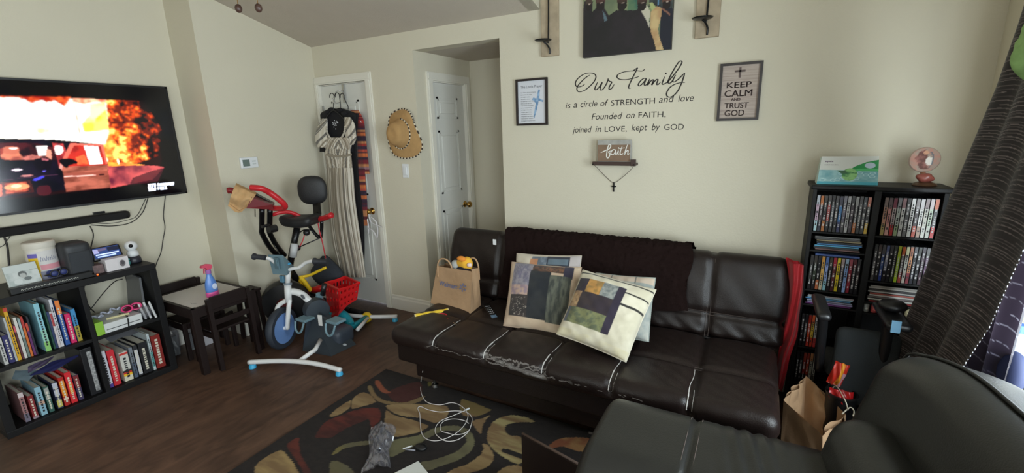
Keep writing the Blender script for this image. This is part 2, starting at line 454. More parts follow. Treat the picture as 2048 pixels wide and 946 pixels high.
# closet door in the hall: its face looks along +x
Mh = Matrix.Translation((-2.45, 0, 0)) @ Matrix.Rotation(R(90), 4, 'Z')
door('door_2', 3.127, 3.605, 1.998, (3.20, 3.50), 3.545, 3.133, Mh)

def window(name, y0, y1, z0_, z1_, x, o):
    root = bpy.data.objects.new(name, None); col.objects.link(root); root.location = (x, (y0+y1)/2, z0_); root['kind'] = 'structure'
    m = MB(); t = .05
    for a, b in (((y0, z0_), (y1, z0_+t)), ((y0, z1_-t), (y1, z1_)), ((y0, z0_), (y0+t, z1_)), ((y1-t, z0_), (y1, z1_)), ((y0, (z0_+z1_)/2-.02), (y1, (z0_+z1_)/2+.02))):
        m.box((x+.04, a[0], a[1]), (x+.08, b[0], b[1]))
    m.build('window_frame', TRIM, root)
    m = MB(); m.box((x-.09, y0-.04, z0_-.03), (x+.10, y1+.04, z0_)); m.box((x-.018, y0-.04, z0_-.10), (x, y1+.04, z0_-.03)); m.build('window_sill', TRIM, root)
    m = MB()
    for (a, b, c, d) in ((y0-.06, y0, z0_, z1_+.06), (y1, y1+.06, z0_, z1_+.06), (y0, y1, z1_, z1_+.06)): m.box((x-.015, a, c), (x, b, d))
    m.build('window_trim', TRIM, root)
    g = bpy.data.materials.get('window_glass')
    if not g:
        g = bpy.data.materials.new('window_glass'); g.use_nodes = True; N = g.node_tree.nodes; L = g.node_tree.links; N.remove(N['Principled BSDF'])
        a = N.new('ShaderNodeBsdfTransparent'); a.inputs[0].default_value = (.95, .97, .97, 1); b = N.new('ShaderNodeBsdfGlossy'); b.inputs['Roughness'].default_value = .02
        mx = N.new('ShaderNodeMixShader'); mx.inputs[0].default_value = .06; L.new(a.outputs[0], mx.inputs[1]); L.new(b.outputs[0], mx.inputs[2]); L.new(mx.outputs[0], N['Material Output'].inputs[0])
    for a, b in ((z0_+t, (z0_+z1_)/2-.02), ((z0_+z1_)/2+.02, z1_-t)):
        m = MB(); m.box((x+.058, y0+t, a), (x+.062, y1-t, b)); m.build('pane', g, root)
window('window_1', *W1, XR, 0); window('window_added_2', *W2, XR, 0)  # the second is unseen, added to bring light onto the left wall
root = bpy.data.objects.new('window_added_3', None); col.objects.link(root); root.location = (-.6, -2.2, .85); root['kind'] = 'structure'  # unseen window behind the camera, added to light the back wall
m = MB()
for a, b in (((-1.5, .85), (.3, .9)), ((-1.5, 2.25), (.3, 2.3)), ((-1.5, .85), (-1.45, 2.3)), ((.25, .85), (.3, 2.3)), ((-.63, .85), (-.57, 2.3))): m.box((a[0], -2.28, a[1]), (b[0], -2.24, b[1]))
m.build('window_frame', TRIM, root)
m = MB(); m.box((-1.45, -2.262, .9), (.25, -2.258, 2.25)); m.build('pane', bpy.data.materials['window_glass'], root)

# ================================================================== ON THE LEFT WALL
XT = -3.865
tv = thing('television', 'wide black flat television on the left wall showing a burning scene and a truck', 'television', (XT-.04, 1.12, 1.19))
m = MB(); m.bevbox((XT-.03, .41, 1.188), (XT-.002, 1.832, 1.968), .006); m.box((-3.934, .8, 1.4), (XT-.028, 1.45, 1.78)); m.build('housing', BLACKP, tv)
Zt = lambda x, y: atx(x/2.7825, 140+y/2.7825, XT)
P = Paint(.42, 1.822, 1.198, 1.958, .0036, (5, 5, 8))
def tz(pts): return [(Zt(*p).y, Zt(*p).z) for p in pts]
ZX = P.X; ZY = P.Y
# dark surroundings and burning foliage, fading out to the right
P.poly(tz([(-420, 140), (790, 172), (870, 330), (900, 500), (870, 620), (615, 658), (-420, 770)]), (30, 8, 12))
fol = P.inside(tz([(580, 165), (800, 172), (900, 330), (880, 480), (760, 520), (590, 520)]))
n1 = fbm(ZX*26, ZY*26, 3, 5); n2 = fbm(ZX*60, ZY*60, 9, 3); xr0 = tz([(590, 300)])[0][0]; xr1 = tz([(890, 330)])[0][0]
hot = np.clip(1-(ZX-xr0)/(xr1-xr0), 0, 1); zc0 = tz([(640, 420)])[0][1]; hot = hot*.75+.45*np.exp(-((ZY-zc0)/.14)**2)*hot
v_ = np.clip((n1*.7+n2*.4-.60+hot*.36)*2.6, 0, 1)
P.mask(fol, (18, 8, 12)); P.mask(fol & (v_ > .05), (110, 26, 14), mix=.8); P.mask(fol & (v_ > .38), (206, 66, 20), mix=.85); P.mask(fol & (v_ > .66), (250, 140, 40), mix=.9); P.mask(fol & (v_ > .9), (255, 214, 110))
P.poly(tz([(578, 360), (620, 370), (650, 410), (625, 470), (640, 500), (590, 500), (575, 430)]), (255, 205, 90), noise=((250, 120, 40), 46))
# bright sky of flame
P.poly(tz([(-420, 140), (590, 166), (605, 345), (585, 415), (450, 402), (-420, 370)]), (255, 244, 226), noise=((255, 252, 246), 8))
fl = P.inside(tz([(-420, 140), (400, 150), (400, 215), (-420, 260)])); lim = tz([(0, 150)])[0][1]
edge_ = fbm(ZX*14, ZY*4, 5, 4); P.mask(fl & (edge_*.30 > (lim+.03-ZY)*1.5+.06), (226, 90, 40), noise=((150, 24, 16), 40))
P.poly(tz([(400, 155), (590, 166), (592, 182), (520, 176), (470, 190), (410, 176)]), (236, 120, 90), noise=((255, 200, 160), 30))
P.poly(tz([(500, 190), (585, 180), (607, 335), (470, 345), (455, 300), (500, 250)]), (255, 214, 70), noise=((255, 248, 180), 9))
P.poly(tz([(530, 270), (590, 220), (605, 330), (520, 335)]), (255, 190, 40), noise=((255, 226, 110), 16))
P.poly(tz([(-60, 330), (30, 335), (10, 372), (-60, 372)]), (200, 160, 220), mix=.6); P.poly(tz([(195, 320), (285, 325), (280, 352), (210, 350)]), (246, 222, 160), noise=((255, 250, 230), 40))
for a_, b_ in (((405, 160), (425, 250)), ((425, 250), (440, 330)), ((440, 330), (452, 395))): P.line(*tz([a_, b_]), .005, (150, 130, 116))
P.blur(2)
P.poly(tz([(598, 528), (870, 533), (915, 541), (850, 610), (615, 657)]), (206, 84, 84), noise=((96, 30, 50), 9))
P.poly(tz([(740, 600), (850, 560), (915, 545), (880, 620), (720, 640)]), (60, 18, 30), mix=.85); P.poly(tz([(600, 512), (740, 520), (820, 530), (600, 536)]), (255, 170, 60), noise=((240, 110, 50), 30))
P.ell(*tz([(658, 508)])[0], .006, .02, (255, 240, 210)); P.ell(*tz([(595, 500)])[0], .006, .014, (255, 240, 200))
# dark car body, seats and windscreen
P.poly(tz([(-420, 372), (300, 388), (440, 400), (470, 420), (350, 560), (370, 668), (-420, 760)]), (18, 12, 30), noise=((8, 8, 18), 12))
P.poly(tz([(-80, 402), (200, 406), (330, 440), (330, 500), (100, 500), (-80, 482)]), (70, 20, 28), noise=((26, 10, 20), 24))
P.poly(tz([(15, 445), (40, 432), (95, 432), (112, 470), (130, 496), (12, 496)]), (208, 118, 90), smooth=True, noise=((150, 70, 60), 30)); P.poly(tz([(22, 430), (100, 430), (98, 465), (28, 465)]), (188, 100, 78), smooth=True); P.ell(*tz([(75, 436)])[0], .018, .006, (255, 236, 226))
P.poly(tz([(0, 440), (18, 432), (16, 470), (0, 470)]), (150, 50, 40)); P.poly(tz([(120, 488), (180, 470), (290, 490), (290, 500), (120, 500)]), (196, 110, 100), noise=((60, 20, 30), 30))
P.poly(tz([(198, 424), (262, 420), (266, 455), (288, 462), (282, 478), (216, 476)]), (255, 246, 244)); P.poly(tz([(258, 440), (285, 445), (288, 498), (255, 480)]), (212, 140, 120))
P.poly(tz([(290, 405), (350, 410), (372, 460), (345, 530), (330, 545), (310, 470)]), (190, 60, 60), noise=((110, 26, 36), 24)); P.poly(tz([(305, 422), (343, 425), (352, 448), (340, 468), (313, 470)]), (255, 232, 232), smooth=True)
P.poly(tz([(180, 500), (240, 484), (290, 505), (280, 560), (200, 560)]), (12, 8, 18)); P.poly(tz([(230, 490), (270, 496), (268, 506), (235, 502)]), (170, 90, 100))
# open door
P.poly(tz([(345, 500), (395, 410), (560, 415), (597, 525), (596, 545), (345, 545)]), (138, 28, 28), noise=((190, 44, 36), 18)); P.poly(tz([(342, 508), (392, 406), (462, 410), (572, 414), (600, 520), (590, 524), (560, 424), (470, 420), (412, 420), (366, 508)]), (216, 100, 84))
P.poly(tz([(466, 421), (545, 425), (572, 521), (500, 525)]), (255, 248, 246)); P.poly(tz([(420, 486), (470, 470), (495, 525), (430, 528)]), (232, 100, 56), noise=((180, 50, 40), 30)); P.poly(tz([(330, 545), (340, 500), (350, 500), (352, 560)]), (226, 150, 140))
P.poly(tz([(345, 540), (597, 527), (616, 655), (368, 680)]), (178, 96, 78), noise=((116, 56, 44), 12, 30)); P.poly(tz([(352, 575), (600, 560), (604, 584), (356, 600)]), (150, 74, 60)); P.line(*tz([(360, 594), (530, 585)]), .0065, (240, 190, 178)); P.ell(*tz([(567, 582)])[0], .016, .006, (60, 22, 24)); P.line(*tz([(366, 678), (614, 653)]), .004, (70, 30, 28))
P.poly(tz([(330, 500), (380, 492), (425, 505), (430, 520), (390, 528), (372, 545), (345, 530)]), (12, 8, 16), smooth=True)
# headlight and reflections
P.poly(tz([(-5, 625), (170, 612), (190, 680), (10, 705)]), (86, 28, 26), noise=((40, 14, 18), 24)); P.poly(tz([(25, 632), (145, 622), (160, 672), (35, 690)]), (190, 80, 56), noise=((130, 44, 36), 26)); P.ell(*tz([(95, 650)])[0], .052, .02, (240, 150, 100)); P.ell(*tz([(92, 646)])[0], .022, .010, (255, 210, 170)); P.poly(tz([(-12, 640), (10, 636), (12, 700), (-12, 706)]), (220, 90, 60))
P.poly(tz([(210, 650), (275, 645), (280, 690), (215, 695)]), (80, 24, 34), mix=.7, smooth=True)
P.ell(*tz([(95, 556)])[0], .022, .006, (226, 206, 220)); P.ell(*tz([(150, 588)])[0], .026, .005, (190, 120, 120)); P.poly(tz([(185, 608), (238, 590), (244, 598), (200, 616)]), (70, 66, 210), smooth=True); P.ell(*tz([(246, 562)])[0], .008, .004, (110, 100, 230)); P.line(*tz([(20, 612), (330, 580)]), .003, (70, 40, 60))
P.blur(1)
for b in ([(822, 635), (868, 630), (870, 670), (826, 676)], [(875, 630), (968, 622), (970, 640), (878, 648)], [(875, 650), (928, 645), (930, 665), (878, 668)]): P.poly(tz(b), (225, 232, 250))
for x in (832, 843, 854): P.line(*tz([(x, 642), (x+2, 656)]), .004, (60, 70, 110))
for x in (885, 900, 915): P.line(*tz([(x, 650), (x+3, 664)]), .003, (60, 70, 110))
SCREEN = mat('lit_screen', (0, 0, 0), .12, vc=True, emit=1.0, spec=.6)
P.sheet(lambda x, y: (XT, x, y)).build('screen', SCREEN, tv)
m = MB()
for a, b in (((.408, 1.187), (1.834, 1.200)), ((.408, 1.956), (1.834, 1.969)), ((.408, 1.187), (.421, 1.969)), ((1.821, 1.187), (1.834, 1.969))): m.box((XT-.004, a[0], a[1]), (XT+.003, b[0], b[1]))
m.build('bezel', BLACKP, tv)
sb = thing('soundbar', 'long black soundbar on the left wall under the television', 'speaker', (-3.9, 1.05, 1.06))
m = MB(); m.rbox((-3.925, .60, 1.062), (-3.86, 1.452, 1.118), .02, .02); m.build('body', BLACKP, sb, True, weld=True)
m = MB(); m.box((-3.862, .63, 1.070), (-3.858, 1.42, 1.108)); m.build('grille', mat('grille_cloth', rgb(30, 29, 30), .9, bump=.6, bscale=900), sb)
for y in (.8, 1.3):
    m = MB(); m.box((-3.936, y-.03, 1.07), (-3.915, y+.03, 1.13)); m.build('bracket', BLACKM, sb)
def cord(pts, label, r=.003, mt=CORD, name='loose_cable', group=None, cat='cable', k=6):
    m = MB(); m.tube(smooth_path(pts, k), r, 6); return tag(m.build(name, mt, smooth=True), label, cat, group)
XW = -3.928
cx = lambda *pp: [atx(x, y, XW) for x, y in pp]
cord(cx((296, 396), (285, 425), (262, 445), (225, 452), (182, 450)), 'thin dark cord looping from the television to the right end of the soundbar, upper one')
cord(cx((291, 398), (275, 430), (255, 440), (220, 447), (186, 446)), 'thin dark cord just inside the outer loop between television and soundbar', .002)
cord(cx((331, 390), (327, 430), (330, 455), (326, 480), (322, 505), (312, 530), (305, 560)), 'dark cord hanging alone from the right end of the television down to the bookshelf')
cord(cx((180, 452), (187, 470), (182, 495), (176, 520), (170, 560), (168, 590), (178, 612), (190, 625)), 'dark cord dropping from the soundbar behind the black speaker')
cord(cx((5, 465), (14, 490), (17, 515), (19, 540)), 'thick black cord hanging under the left part of the soundbar', .005)
cord(cx((27, 463), (15, 480), (5, 492), (-20, 500)), 'thin black cord crossing the thick one under the soundbar', .002)
cord([Vector((-3.9, 1.33, .64)), Vector((-3.8, 1.25, .66)), Vector((-3.72, 1.15, .62)), Vector((-3.7, 1.08, .56)), Vector((-3.72, 1.04, .52))], 'dark cable arching through the upper right compartment of the bookshelf')
th = thing('thermostat', 'small white wall thermostat with a grey display', 'thermostat', (XL, 2.186, 1.39))
m = MB(); m.bevbox((XL, 2.115, 1.352), (XL+.022, 2.257, 1.438), .006); m.build('housing', WHITEP, th)
m = MB(); m.box((XL+.022, 2.130, 1.368), (XL+.0235, 2.185, 1.420)); m.build('display', cmat(110, 125, 120, .2), th)
for z in (1.405, 1.385):
    m = MB(); m.box((XL+.022, 2.205, z-.006), (XL+.026, 2.235, z+.006)); m.build('button', cmat(200, 205, 205), th)

# ================================================================== ON THE BACK WALL
Yw = YB
def bw(px, py, y=YB): return at(px, py, y)
def frame(mb, x0, x1, z0_, z1_, t, y0, y1):
    for a, b in (((x0, z0_), (x1, z0_+t)), ((x0, z1_-t), (x1, z1_)), ((x0, z0_+t), (x0+t, z1_-t)), ((x1-t, z0_+t), (x1, z1_-t))): mb.box((a[0], y0, a[1]), (b[0], y1, b[1]))
    return mb
PX = Vector((1, 0, 0)); PZ = Vector((0, 0, 1))
# prayer print
pr = thing('framed_print', 'framed white prayer print with a blue cross, left of the wall lettering', 'picture', (-1.42, YB, 1.62))
frame(MB(), -1.542, -1.303, 1.618, 1.928, .014, YB-.02, YB-.001).build('frame', cmat(38, 30, 30, .4), pr)
P = Paint(-1.529, -1.316, 1.631, 1.915, .0025, (214, 216, 222))
P.poly([(-1.372, 1.855), (-1.36, 1.852), (-1.365, 1.795), (-1.335, 1.782), (-1.34, 1.77), (-1.37, 1.78), (-1.385, 1.72), (-1.408, 1.66), (-1.412, 1.68), (-1.392, 1.765), (-1.42, 1.79), (-1.41, 1.805), (-1.387, 1.795)], (104, 140, 180), noise=((150, 180, 210), 60))
P.sheet(lambda x, y: (x, YB-.008, y)).build('print', GPRINT, pr)
m = MB(); lettering(m, 'The Lords Prayer', (-1.507, YB-.008, 1.868), PX, PZ, .165, .018)
lines = ['Our Father who art in heaven', 'hallowed be thy name', 'Thy kingdom come', 'Thy will be done', 'on earth as it is in heaven', 'Give us this day our', 'daily bread and forgive', 'us our trespasses as', 'we forgive those who', 'trespass against us', 'And lead us not into', 'temptation but deliver us', 'from evil For thine is', 'the kingdom the power Amen']
for i, s in enumerate(lines): lettering(m, s, (-1.507, YB-.008, 1.836-i*.0145), PX, PZ, .004*len(s)+.004, .0062, bold=.01)
m.build('lettering', cmat(70, 72, 80), pr)
# keep calm
kc = thing('framed_sign', 'wooden sign in dark frame reading KEEP CALM AND TRUST GOD', 'sign', (-.14, YB, 1.61))
frame(MB(), -.243, -.032, 1.609, 1.917, .013, YB-.022, YB-.001).build('frame', cmat(44, 36, 34, .45), kc)
P = Paint(-.231, -.044, 1.621, 1.905, .003, (178, 163, 152))
for i in range(14): P.rect(-.231, 1.621+i*.0205, -.044, 1.6215+i*.0205+.001, (150, 134, 124))
P.mask(np.ones(P.X.shape, bool), (200, 186, 176), mix=.25, noise=((150, 134, 126), 14, 160))
P.sheet(lambda x, y: (x, YB-.008, y)).build('board', PRINT, kc)
m = MB()
for s, x, z, wd, c in (('KEEP', -.203, 1.786, .122, .032), ('CALM', -.212, 1.739, .138, .037), ('AND', -.176, 1.716, .046, .016), ('TRUST', -.207, 1.676, .120, .031), ('GOD', -.204, 1.634, .100, .034)):
    for dx_ in (-.0014, 0, .0014): lettering(m, s, (x+dx_, YB-.008-abs(dx_)*.1, z), PX, PZ, wd, c, bold=0)
m.box((-.147, YB-.012, 1.838), (-.137, YB-.008, 1.892)); m.box((-.168, YB-.012, 1.868), (-.116, YB-.008, 1.878))
m.build('lettering', cmat(92, 76, 72), kc)
# canvas photograph
cv = thing('canvas_photo', 'canvas family photograph of people in dark clothes above the wall lettering', 'picture', (-.78, YB, 2.02))
P = Paint(-1.045, -.512, 2.022, 2.43, .004, (120, 138, 96))
def cz(pts): return [((bw(1160+x/7.885, y/7.885)).x, (bw(1160+x/7.885, y/7.885)).z) for x, y in pts]
P.mask(np.ones(P.X.shape, bool), (128, 136, 104), mix=.8, noise=((96, 106, 86), 9))
P.poly(cz([(1180, -400), (1480, -400), (1480, 150), (1100, 120)]), (70, 80, 80), noise=((40, 44, 46), 20)); P.rect(*cz([(1240, 100)])[0], *cz([(1290, -400)])[0], (90, 130, 165))
P.poly(cz([(780, -200), (930, -200), (960, 300), (760, 250), (780, 100)]), (50, 96, 86), noise=((90, 120, 90), 20))
P.poly(cz([(-60, 1000), (60, 300), (100, 40), (230, 40), (220, 200), (300, 130), (400, 130), (480, 260), (600, 180), (760, 180), (900, 180), (1000, 120), (1110, 330), (1200, 600), (1260, 1000)]), (32, 30, 30), noise=((42, 36, 40), 12))
P.poly(cz([(1230, 1000), (1270, 600), (1290, 120), (1700, 180), (1700, 1000)]), (30, 32, 44))
P.poly(cz([(960, 150), (1050, 60), (1130, 200), (1110, 330), (1120, 470), (1060, 330)]), (196, 190, 170)); P.poly(cz([(380, 180), (430, 260), (460, 330), (410, 360)]), (90, 110, 120))
P.poly(cz([(1150, 160), (1230, 120), (1300, 160), (1290, 300), (1250, 470), (1270, 600), (1335, 835), (1240, 845), (1180, 640), (1130, 470)]), (182, 146, 104), noise=((206, 180, 130), 18), smooth=True)
P.poly(cz([(1110, 70), (1160, 60), (1220, 130), (1150, 190)]), (170, 178, 120))
for hx, hy, rx, ry, c in ((165, 40, 52, 110, (70, 56, 48)), (350, 20, 78, 140, (78, 54, 46)), (690, 20, 84, 150, (66, 48, 40)), (1000, 20, 84, 150, (70, 50, 42)), (1385, 0, 80, 140, (96, 66, 54))):
    (a, b), (c1, d) = cz([(hx, hy), (hx+rx, hy-ry)]); P.ell(a, b, abs(c1-a), abs(d-b), c); P.ell(a, b-.030, abs(c1-a)*.9, abs(d-b)*.62, (34, 26, 24)); P.ell(a, b+.004, abs(c1-a)*.8, abs(d-b)*.5, c); P.ell(a, b+.06, abs(c1-a)*.95, abs(d-b)*.75, (24, 20, 20))
    (a, b) = cz([(hx+10, hy+44)])[0]; P.ell(a, b, .009, .0032, (176, 158, 146))
P.poly(cz([(1310, 140), (1440, 230), (1430, 260), (1290, 150)]), (140, 96, 78))
P.sheet(lambda x, y: (x, YB-.0325, y)).build('print', PRINT, cv)
MB().box((-1.045, YB-.032, 2.022), (-.512, YB-.001, 2.43)).build('stretcher', cmat(46, 42, 40), cv)
# sconces
for i, (x0, x1, zb, lab) in enumerate(((-1.340, -1.218, 2.056, 'wall candle sconce on a pale board, left of the canvas photograph'), (-.388, -.264, 2.064, 'wall candle sconce on a pale board, right of the canvas photograph'))):
    s = thing('wall_sconce', lab, 'sconce', ((x0+x1)/2, YB, zb), group='pair of candle sconces'); xc = (x0+x1)/2
    m = MB(); m.bevbox((x0, YB-.022, zb), (x1, YB-.001, zb+.62), .003); m.build('backboard', mat('pale_board', rgb(172, 156, 132), .8, vary=.14, vscale=18), s)
    m = MB(); m.tube(smooth_path([(xc, YB-.026, zb+.56), (xc, YB-.04, zb+.50), (xc, YB-.035, zb+.3), (xc-.004, YB-.034, zb+.10), (xc-.008, YB-.034, zb+.085)], 5), .005, 8); m.build('rod', BLACKM, s, True)
    m = MB(); m.tube(smooth_path([(xc-.02, YB-.075, zb+.083), (xc-.006, YB-.06, zb+.07), (xc+.004, YB-.035, zb+.045), (xc+.003, YB-.028, zb+.012)], 5), .0055, 8); m.build('bracket', BLACKM, s, True)
    m = MB(); m.lathe([(.012, -.004), (.05, 0), (.056, .006), (.052, .006), (.012, .002)], (xc-.02, YB-.08, zb+.088), 24); m.build('candle_plate', BLACKM, s, True)
# wall lettering
wd = thing('wall_lettering', 'black family verse lettered on the cream wall under the canvas photograph', 'lettering', (-.82, YB, 1.55))
Zw = lambda x, y: bw(1120+x/5.563, 110+y/5.563)
INK = cmat(44, 38, 34, .6)
strokes = [[(335,222),(290,250),(235,300),(195,350),(190,390),(215,410),(270,395),(330,350),(380,295),(400,245),(385,212),(345,200),(290,205),(230,235),(185,280),(172,320),(185,350),(215,355),(255,340),(278,322)],
 [(420,300),(400,340),(388,375),(398,388),(425,370),(455,330),(470,305),(455,345),(447,380),(458,390),(482,376),(510,335),(530,290),(536,258)],
 [(532,262),(548,290),(576,302),(556,340),(545,370),(555,382),(580,365),(604,325)],
 [(945,155),(915,178),(850,175),(760,180),(690,195),(645,220),(635,245),(660,268),(720,275),(790,265),(850,250),(880,238)],
 [(800,182),(832,164),(862,145),(840,190),(810,250),(785,300),(766,345),(766,370),(790,367)],
 [(955,264),(930,262),(895,290),(872,325),(878,343),(900,335),(935,300),(960,262),(945,300),(938,330),(950,336),(972,320),(998,266)],
 [(998,264),(985,305),(976,336),(1002,300),(1030,276),(1040,282),(1030,310),(1022,334),(1050,296),(1078,271),(1090,277),(1080,305),(1076,326),(1090,330),(1120,300)],
 [(1165,240),(1145,290),(1136,315),(1147,328),(1172,315),(1200,298),(1260,230),(1320,150),(1355,90),(1350,68),(1325,75),(1280,140),(1235,220),(1207,280),(1202,305),(1217,314),(1245,296),(1288,222)],
 [(1290,220),(1266,260),(1256,290),(1270,300),(1310,275),(1352,235),(1388,198)],
 [(1390,200),(1375,250),(1350,320),(1310,400),(1265,450),(1220,470),(1190,455),(1187,420),(1215,370),(1260,335),(1320,312),(1392,308)]]
m = MB()
for s in strokes: ribbon(m, [Zw(*p) for p in s], .0085)
m.lathe([(.005, 0), (.005, .0008)], Zw(1178, 205)-Vector((0, .0008, 0)), 10, Matrix.Rotation(R(90), 4, 'X'))
m.build('title_lettering', INK, wd)
words = [[('is', 62, 600, 118, 0), ('a', 150, 588, 192, 0), ('circle', 228, 582, 415, 0), ('of', 450, 573, 535, 0), ('STRENGTH', 567, 567, 1055, 1), ('and', 1100, 525, 1268, 0), ('love', 1315, 512, 1485, 0)],
 [('Founded', 352, 722, 692, 0), ('on', 737, 703, 830, 0), ('FAITH,', 873, 700, 1175, 1)], [('joined', 140, 868, 352, 0), ('in', 393, 860, 460, 0), ('LOVE,', 498, 858, 742, 1), ('kept', 795, 838, 970, 0), ('by', 1020, 834, 1110, 0), ('GOD', 1158, 832, 1376, 1)]]
zs = (1.688, 1.612, 1.531)
for row, zr in zip(words, (None,)*3):
    zb = sum(Zw(w_[1], w_[2]).z for w_ in row)/len(row)
    m = MB()
    for s, x0, yb, x1, cap in row:
        a = Zw(x0, yb); b = Zw(x1, yb); z = (a.z+zb)/2
        lettering(m, s, (a.x, YB, z), PX, PZ, b.x-a.x, .036 if cap else .042, shear=0 if cap else .22, bold=.001 if cap else -.001)
    m.build('verse_line', INK, wd)
# ledge, faith sign, cross necklace
ld = thing('wall_ledge', 'small dark wooden wall ledge under the lettering, holding the faith sign', 'shelf', (-.82, YB, 1.35))
m = MB(); m.bevbox((-.961, YB-.07, 1.352), (-.683, YB-.001, 1.366), .002); m.bevbox((-.961, YB-.074, 1.352), (-.683, YB-.068, 1.376), .002); m.bevbox((-.712, YB-.078, 1.350), (-.680, YB-.066, 1.392), .002)
m.build('board', cmat(62, 44, 38, .5), ld)
m = MB()
for x in (-.955, -.69): m.cyl((x, YB-.075, 1.36), (x, YB-.084, 1.36), .004, n=8)
m.build('hook', BLACKM, ld)
fs_ = thing('faith_sign', 'small brown and grey wooden sign with white script on the ledge', 'sign', (-.82, YB-.05, 1.366))
m = MB(); m.bevbox((-.934, YB-.055, 1.3665), (-.718, YB-.033, 1.512), .002); m.build('block', mat('grey_board', rgb(160, 158, 152), .8, vary=.15, vscale=30), fs_)
m = MB(); m.box((-.93, YB-.058, 1.378), (-.722, YB-.0545, 1.482)); m.build('face_panel', mat('brown_board', rgb(128, 104, 84), .75, vary=.12, vscale=20), fs_)
Zf = lambda x, y: bw(1000+x/2.364, y/2.364, YB-.0585)
m = MB()
for s in ([(476,722),(498,712),(518,702),(524,688),(516,684),(508,705),(504,738),(511,747),(520,730),(514,718),(530,712)], [(547,708),(534,708),(524,722),(530,732),(542,724),(548,708),(546,728),(553,728),(560,712),(558,728),(566,728)], [(578,690),(568,722),(574,732),(582,724)], [(560,704),(590,698)], [(603,683),(594,710),(588,732),(597,716),(606,712),(604,730),(614,724)]): ribbon(m, [Zf(*p) for p in s], .007, nib=.2)
m.lathe([(.003, 0), (.003, .0008)], Zf(561, 698), 8, Matrix.Rotation(R(90), 4, 'X'))
m.build('script', cmat(226, 224, 216), fs_)
nk = thing('cross_necklace', 'thin cord necklace with a small dark cross hanging from the wall ledge', 'necklace', (-.83, YB-.03, 1.18))
m = MB(); pts = smooth_path([(-.955, YB-.082, 1.361), (-.94, YB-.04, 1.335), (-.885, YB-.012, 1.272), (-.834, YB-.008, 1.237), (-.775, YB-.012, 1.275), (-.71, YB-.04, 1.335), (-.69, YB-.082, 1.361)], 6)
m.tube(pts, .0016, 5); m.build('cord', cmat(70, 56, 48), nk, True)
m = MB(); m.bevbox((-.8375, YB-.012, 1.176), (-.8295, YB-.006, 1.238), .001); m.bevbox((-.850, YB-.012, 1.208), (-.817, YB-.006, 1.216), .001); m.build('cross', BLACKM, nk)
# light switch and hat
sw = thing('light_switch', 'white double wall switch plate beside the straw hat', 'switch', (-2.615, YB, 1.28))
m = MB(); m.bevbox((-2.650, YB-.007, 1.222), (-2.582, YB-.0005, 1.338), .003); m.build('plate', WHITEP, sw)
m = MB(); m.bevbox((-2.634, YB-.013, 1.246), (-2.600, YB-.006, 1.314), .002); m.build('rocker', WHITEP, sw)
ht = thing('straw_hat', 'tan straw hat with braided trim hung flat on the wall', 'hat', (-2.66, YB, 1.38))
Zh = lambda x, y: bw(600+x/2.704, 130+y/2.704, YB-.03)
out = smooth_path([Zh(*p) for p in ((540,236),(583,250),(606,290),(612,325),(648,425),(632,482),(590,503),(545,503),(500,480),(467,405),(464,330),(478,268))], 6, True)
cc = Zh(548, 372); STRAW = mat('straw', rgb(190, 150, 98), .85, bump=.5, bscale=420, vary=.08, vscale=20)
m = MB(); rings = []
n = len(out)
for k, (t, d) in enumerate(((1, .012), (.9, -.002), (.72, -.004), (.60, -.008), (.56, -.03), (.50, -.075), (.42, -.098), (.25, -.105), (.1, -.10))):
    ring = []
    for i, p in enumerate(out):
        if t > .6: q = cc + (p-cc)*t
        else:
            dd = (p-cc); dd.y = 0; a = math.atan2(dd.z, dd.x); q = cc + Vector((cos(a)*.098, 0, sin(a)*.112))*(t/.6) + (Vector((-.012, 0, .0)))
        if .6 <= t <= .75: 
            dd = (p-cc); a = math.atan2(dd.z, dd.x); q2 = cc + Vector((cos(a)*.105-.012, 0, sin(a)*.120)); q = q2 if t < .65 else q.lerp(q2, .6)
        wv = .012*sin(i/n*4*pi)*(t if t > .7 else 0)
        ring.append(Vector((q.x, YB-.02+d-wv if t > .7 else YB-.02+d, q.z)))
    rings.append(ring)
vs = [v for r_ in rings for v in r_]; fs = [(k*n+i, k*n+(i+1) % n, (k+1)*n+(i+1) % n, (k+1)*n+i) for k in range(len(rings)-1) for i in range(n)] + [tuple((len(rings)-1)*n+i for i in range(n))]
m.add(vs, fs); m.build('brim_and_crown', STRAW, ht, True)
BR = [rgb(60, 50, 44), rgb(222, 212, 190)]
def braid(name, pts, r, parent, step=1):
    m = MB(); k = len(pts)
    for i in range(k):
        a, b = Vector(pts[i]), Vector(pts[(i+1) % k]); m.tube([a, b], r, 6, color=BR[i % 2])
    m.build(name, mat('braid', (0, 0, 0), .8, vc=True), parent)
braid('brim_braid', [Vector((p.x, p.y-.002, p.z)) for p in smooth_path(rings[0], 1, True)], .006, ht)
crown = [Vector((cc.x-.012+cos(a)*.106, YB-.034, cc.z+sin(a)*.121)) for a in np.linspace(-2.2, 1.4, 30)]
m = MB()
for i in range(29): m.tube([crown[i], crown[i+1]], .005, 6, color=BR[i % 2])
m.build('crown_braid', mat('braid', (0, 0, 0), .8, vc=True), ht)

